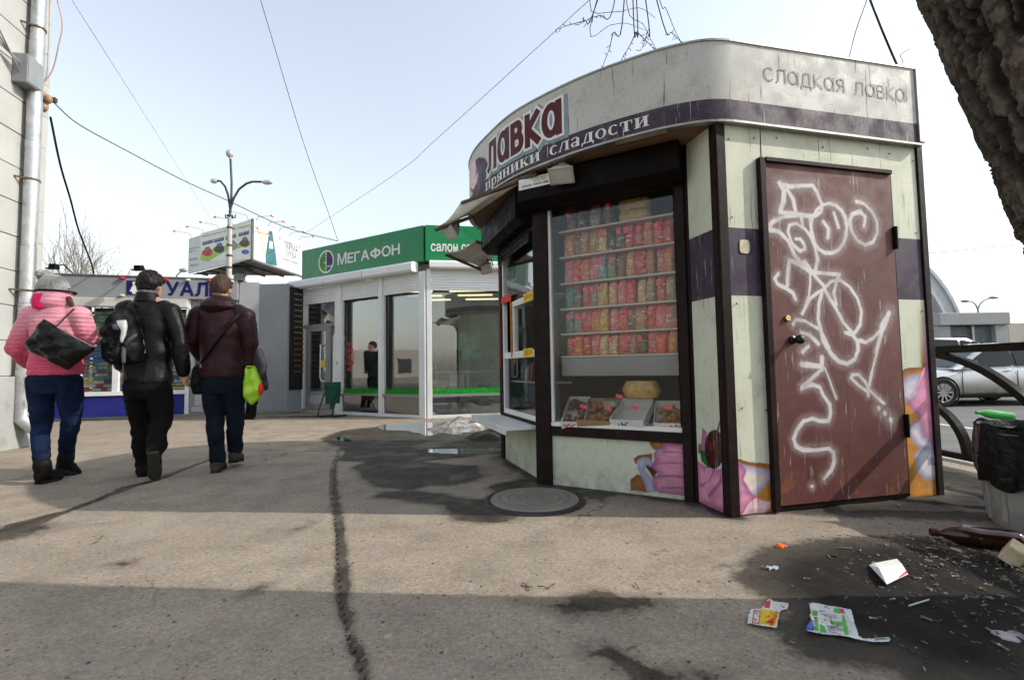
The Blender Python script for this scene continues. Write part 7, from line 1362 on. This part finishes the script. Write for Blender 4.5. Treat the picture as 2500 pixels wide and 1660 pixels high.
hb=thing('handbag','slouchy black leather handbag on the back of the pink jacket','handbag',tuple(D(*z2(400,600),YW-.25))); pillow([z2(*p) for p in((300,388),(390,440),(480,490),(580,560),(655,580),(640,610),(580,650),(510,705),(462,742),(380,700),(280,645),(172,592),(175,550),(240,465))],YW-.25,.085).build('bag_body',LEATH,hb,smooth=180)
m=MB(); m.tube([D(*z2(x,y),YW+d) for x,y,d in((385,440,-.25),(440,385,-.21),(490,335,-.14),(505,318,-.04))],.013,8,sy=.4); m.build('strap',LEATH,hb,smooth=60); m=MB(); m.tube([D(*z2(x,y),YW-.255) for x,y in((640,580),(520,520),(390,445))],.006,6); m.build('zip_seam',gm('zip_metal',(.3,.27,.2),.4,.7),hb); m=MB(); m.tube([D(*z2(x,y),YW-.24) for x,y in((175,560),(250,470),(305,385))],.008,6); m.build('edge_trim',gm('tan_trim',(.3,.22,.12),.6),hb); MB().ball(D(*z2(655,575),YW-.24),.016,10,8).build('clasp',LST,hb,smooth=180)
# ---------------------------------------------------------------- man in the leather jacket
YM=4.25
jm=joints(YM,dict(head=(1030,160,.02),neck=(1015,240),sl=(862,325),sr=(1165,335),el=(800,560,.05),wl=(830,700,.25),er=(1225,560),wr=(1252,745,.06),chest=(1010,430),waist=(1010,640),pelvis=(1005,830),hl=(940,850),hr=(1085,850),kl=(965,1120,.10),kr=(1112,1080,.03),al=(985,1390,.12),ar=(1062,1270,-.12)))
mn=thing('person','person in black leather jacket and black trousers walking away between the other two','person',(*jm['pelvis'][:2],0)); body_mesh(mn,jm['head'],jm,1)
def jacket(par,j,W_,mat,vox=.011,wr=.008,hem=.9,ra=(.082,.072,.062,.05),seed=6,ws=(6,6,11),flare=1.):
    m=MB(); m.loft([(mid(j['waist'],j['pelvis'],hem),.19*W_*flare,.14),(mid(j['waist'],j['pelvis'],hem*.5),.188*W_,.138),(j['waist'],.182*W_,.132),(mid(j['chest'],j['waist'],.5),.19*W_,.138),(j['chest'],.205*W_,.14),(mid(j['chest'],j['neck'],.4),.205*W_,.13),(mid(j['chest'],j['neck'],.65),.16*W_,.11),(mid(j['chest'],j['neck'],.92),.08*W_,.08)],26)
    for s in 'lr': limb(m,[(mid(j['neck'],j['s'+s],.78)+np.array([0,0,-.01]),ra[0]*.95),(j['s'+s],ra[0]),(mid(j['s'+s],j['e'+s],.5),ra[1]),(j['e'+s],ra[2]),(mid(j['e'+s],j['w'+s],.55),(ra[2]+ra[3])/2),(j['w'+s],ra[3])])
    o=m.build('jacket',mat,par); return remesh(o,vox,4,wr,ws,seed)
jk=jacket(mn,jm,1.0,LEATH,hem=.98,wr=.022,ws=(6.5,6.5,3.2))
m=MB(); nk=jm['neck']; m.loft([(nk+np.array([0,-.01,-.05]),.105,.095),(nk+np.array([0,-.015,.0]),.088,.085),(nk+np.array([0,-.015,.035]),.082,.08)],22); o=m.build('collar',LEATH,jk); remesh(o,.009,2,.003,(20,20,20),2)
m=MB(); m.loft([(nk+np.array([0,-.01,.0]),.074,.074),(nk+np.array([0,-.012,.055]),.070,.072)],20); m.build('shirt_collar',cloth('grey_collar',(.18,.16,.15)),jk,smooth=60)
HB=gm('black_hair',(.010,.008,.008),.45,0,.3,60,.4,80,.006); HBR=gm('brown_short_hair',(.055,.032,.020),.6,0,.3,60,.4,90,.006)
def hair(par,hd,r,mat,back,seed,ns=.10):
    o=cap(np.array(hd)+np.array([0,-.006,.014]),r,lambda th:R_(back) if math.sin(th)<-.3 else (R_(back-22) if math.sin(th)<.25 else R_(72)),ns,10,seed,72,30).build('hair',mat,par,smooth=180,solid=.01); v=verts(o); n=normals(o); setverts(o,v+n*(fbm(v[:,0]*70,v[:,1]*70,v[:,2]*25,o=3,seed=seed)*.010)[:,None]); return o
hair(mn,jm['head'],(.090,.108,.118),HB,122,4,.12)
BTR=cloth('black_trouser',(.005,.005,.0055),.8,ds=.2,sheen=.05); trousers(mn,jm,(.10,.095,.075,.068,.062),BTR,wr=.010,seat=(.175,.135),seed=8)
boot(mn,D(*z2(975,1475),YM+.02),D(*z2(985,1440),YM+.30),jm['al'],BBT,.055); boot(mn,D(*z2(1045,1300),YM-.22),D(*z2(1062,1482),YM-.06),jm['ar']+np.array([0,.05,.02]),BBT,.055,gm('muddy_sole',(.045,.038,.03),.85,0,.4,20,.4))
bp=thing('backpack','black and grey backpack with white stripe on the left shoulder of the leather jacket','backpack',tuple(D(*z2(850,560),YM-.3))); BPM=cloth('black_nylon',(.006,.006,.0065),.6,400,.2); GPM=cloth('grey_nylon',(.10,.10,.11),.6,400,.2)
pillow([z2(*p) for p in((770,345),(830,310),(890,315),(930,370),(965,480),(985,600),(960,690),(880,705),(790,705),(735,690),(712,640),(708,560),(715,480),(735,410))],YM-.24,.11,skew=lambda x,y:(x-330)*.0012).build('pack_body',BPM,bp,smooth=180)
pillow([z2(*p) for p in((730,440),(760,405),(830,400),(850,470),(840,560),(850,640),(820,700),(755,695),(718,640),(712,540))],YM-.345,.055).build('front_pocket',BPM,bp,smooth=180)
pillow([z2(*p) for p in((790,400),(865,392),(872,430),(862,500),(838,555),(822,545),(838,470),(835,420))],YM-.395,.016).build('white_stripe',cloth('white_nylon',(.62,.62,.62),.6,400,.2),bp,smooth=180); pillow([z2(*p) for p in((845,545),(935,480),(942,505),(858,580))],YM-.36,.014).build('grey_stripe',GPM,bp,smooth=180); pillow([z2(*p) for p in((762,430),(800,420),(825,440),(815,465),(775,462))],YM-.40,.012).build('logo_patch',GPM,bp,smooth=180); pillow([z2(*p) for p in((838,570),(862,590),(858,690),(838,700),(830,640))],YM-.375,.012).build('grey_piping',GPM,bp,smooth=180)
for i in range(4): MB().tube([D(*z2(735+10*(i%2),520+48*i),YM-.405),D(*z2(770,530+48*i),YM-.41)],.005,6).build('cord_loop',gm('cord_black',(.02,.02,.02),.5),bp)
m=MB(); m.tube([D(*z2(x,y),YM+d) for x,y,d in((880,330,-.20),(900,290,-.13),(905,272,-.03),(905,300,.10))],.026,8,sy=.3); m.build('strap',BPM,bp,smooth=60); m=MB(); m.tube([D(*z2(x,y),YM+d) for x,y,d in((930,380,-.22),(970,500,-.20),(990,620,-.16))],.014,8,sy=.4); m.build('strap',GPM,bp,smooth=60)
# ---------------------------------------------------------------- man in the maroon jacket
YB=4.42
jb_=joints(YB,dict(head=(1518,185,.02),neck=(1518,268),sl=(1362,365),sr=(1675,370),el=(1300,540,-.02),wl=(1385,650,.16),er=(1715,545,.0),wr=(1700,685,.04),chest=(1520,450),waist=(1520,640),pelvis=(1520,800),hl=(1452,820),hr=(1600,820),kl=(1472,1085,.02),kr=(1612,1075,.10),al=(1490,1365,.0),ar=(1608,1285,.18)))
mr=thing('person','person in maroon hooded jacket and dark jeans walking away with a lime green bag','person',(*jb_['pelvis'][:2],0)); body_mesh(mr,jb_['head'],jb_,1)
MAR=NT('maroon_nylon'); v=MAR.co(); MAR.pbr(MAR.ramp(MAR.noise(v,5,4),(.3,(.016,.004,.006)),(.7,(.034,.008,.012))),MAR.rng(MAR.noise(v,9,3),.3,.7,.42,.6),0,MAR.bump(MAR.m('ADD',MAR.noise(v,12,4),MAR.m('MULTIPLY',MAR.noise(v,300,2),.1)),.4,.012),Specular_IOR_Level=.2)
jk=jacket(mr,jb_,.98,MAR.mat,hem=.93,wr=.020,ws=(6.5,6.5,4.5),seed=12)
m=MB(); nk=jb_['neck']; m.loft([(nk+np.array([0,-.05,-.115]),.11,.085),(nk+np.array([0,-.055,-.06]),.155,.125),(nk+np.array([0,-.04,-.015]),.135,.115),(nk+np.array([0,-.02,.02]),.10,.095)],22); o=m.build('hood',MAR.mat,jk); remesh(o,.010,3,.010,(12,12,16),3)
m=MB(); m.loft([(nk+np.array([0,-.005,-.01]),.085,.085),(nk+np.array([0,-.01,.045]),.080,.08)],20); m.build('collar',cloth('grey_fleece',(.05,.048,.045)),jk,smooth=60)
hair(mr,jb_['head'],(.084,.101,.117),HBR,118,9,.05)
DKD=NT('dark_denim'); v=DKD.co(); DKD.pbr(DKD.mix(1.,DKD.ramp(DKD.noise(v,5,5,.65),(.3,(.003,.005,.009)),(.75,(.010,.016,.030))),DKD.ramp(DKD.noise(v,260,2),(.3,.8),(.7,1.2)),'MULTIPLY'),.85,0,DKD.bump(DKD.noise(v,300,2),.3,.002),Specular_IOR_Level=.1); trousers(mr,jb_,(.094,.088,.070,.066,.060),DKD.mat,wr=.008,seed=15)
BRB=gm('brown_boot',(.05,.035,.026),.6,0,.3,14,.3); boot(mr,D(*z2(1470,1440),YB-.04),D(*z2(1520,1405),YB+.22),jb_['al'],BRB,.052); boot(mr,D(*z2(1590,1365),YB+.12),D(*z2(1640,1350),YB+.38),jb_['ar'],BRB,.052)
sb=thing('shoulder_bag','small black shoulder bag hanging at the left hip of the maroon jacket','shoulder bag',tuple(D(*z2(1350,800),YB-.08))); pillow([z2(*p) for p in((1325,710),(1380,695),(1385,760),(1382,840),(1375,905),(1320,905),(1308,860),(1312,780))],YB-.06,.045).build('bag_body',BPM,sb,smooth=180)
m=MB(); m.tube([D(*z2(x,y),YB+d) for x,y,d in((1370,705,-.10),(1430,620,-.17),(1520,500,-.19),(1600,400,-.175),(1650,345,-.08),(1655,335,.02))],.016,8,sy=.35); m.build('strap',BPM,sb,smooth=60); m=MB(); m.tube([D(*z2(x,y),YB-.12) for x,y in((1368,700),(1395,698),(1398,718),(1372,722),(1368,700))],.004,6); m.build('buckle',LST,sb)
LIME=NT('lime_plastic'); v=LIME.co(); LIME.pbr(LIME.ramp(LIME.noise(v,6,4),(.3,(.26,.50,.012)),(.7,(.40,.66,.03))),.35,0,LIME.bump(LIME.noise(v,11,5,.65),.7,.02),Subsurface_Weight=.0,Transmission_Weight=.0)
gb=thing('plastic_bag','lime green plastic bag with red flower carried in the right hand','plastic bag',tuple(D(*z2(1730,850),YB))); pillow([z2(*p) for p in((1675,725),(1700,730),(1748,712),(1765,760),(1795,840),(1802,880),(1775,935),(1718,982),(1690,950),(1668,930),(1665,860),(1672,790))],YB-.02,.05).build('bag_body',LIME.mat,gb,smooth=180); pillow([z2(*p) for p in((1775,830),(1790,815),(1800,835),(1803,880),(1785,912),(1770,900),(1768,860))],YB-.055,.018).build('flower_print',RED,gb,smooth=180)
m=MB(); m.tube([D(*z2(x,y),YB) for x,y in((1680,730),(1690,712),(1745,716))],.008,6); m.build('handle',LIME.mat,gb)
# ---------------------------------------------------------------- stooping person further off
YF=9.2
jf=joints(YF,dict(head=(1690,545,.0),neck=(1712,585),sl=(1700,610,.12),sr=(1765,615,-.10),el=(1690,690,.1),wl=(1660,740,.1),er=(1800,710,-.12),wr=(1790,790,-.12),chest=(1745,650),waist=(1760,740),pelvis=(1755,820),hl=(1735,830,.06),hr=(1765,830,-.06),kl=(1715,940,.05),kr=(1740,945,-.05),al=(1700,1040,.05),ar=(1728,1050,-.05)))
fp=thing('person','distant stooping person in grey jacket half hidden behind the lime green bag','person',(*jf['pelvis'][:2],0)); body_mesh(fp,jf['head'],jf,1); FJ=cloth('grey_quilt',(.035,.036,.042),.6)
jacket(fp,jf,.85,FJ,.016,.01,.95,(.085,.078,.07,.055),21); trousers(fp,jf,(.095,.085,.065,.06,.05),BTR,.014,.006,(.15,.13),22); hair(fp,jf['head'],(.09,.105,.12),gm('dark_cap',(.02,.02,.025),.7),110,5,.03)
for s,dy in(('l',.05),('r',-.05)): a=jf['a'+s]; boot(fp,(a[0]+.02,YF+dy,.015),(a[0]-.24,YF+dy-.02,.015),a,BBT)
fb_=thing('carrier_bag','dark grey bag hanging from the arm of the distant stooping person','bag',tuple(D(*z2(1815,830),YF-.15))); pillow([z2(*p) for p in((1795,775),(1820,770),(1835,830),(1832,870),(1810,880),(1800,840))],YF-.15,.06).build('bag_body',cloth('bag_grey',(.02,.02,.022)),fb_,smooth=180)
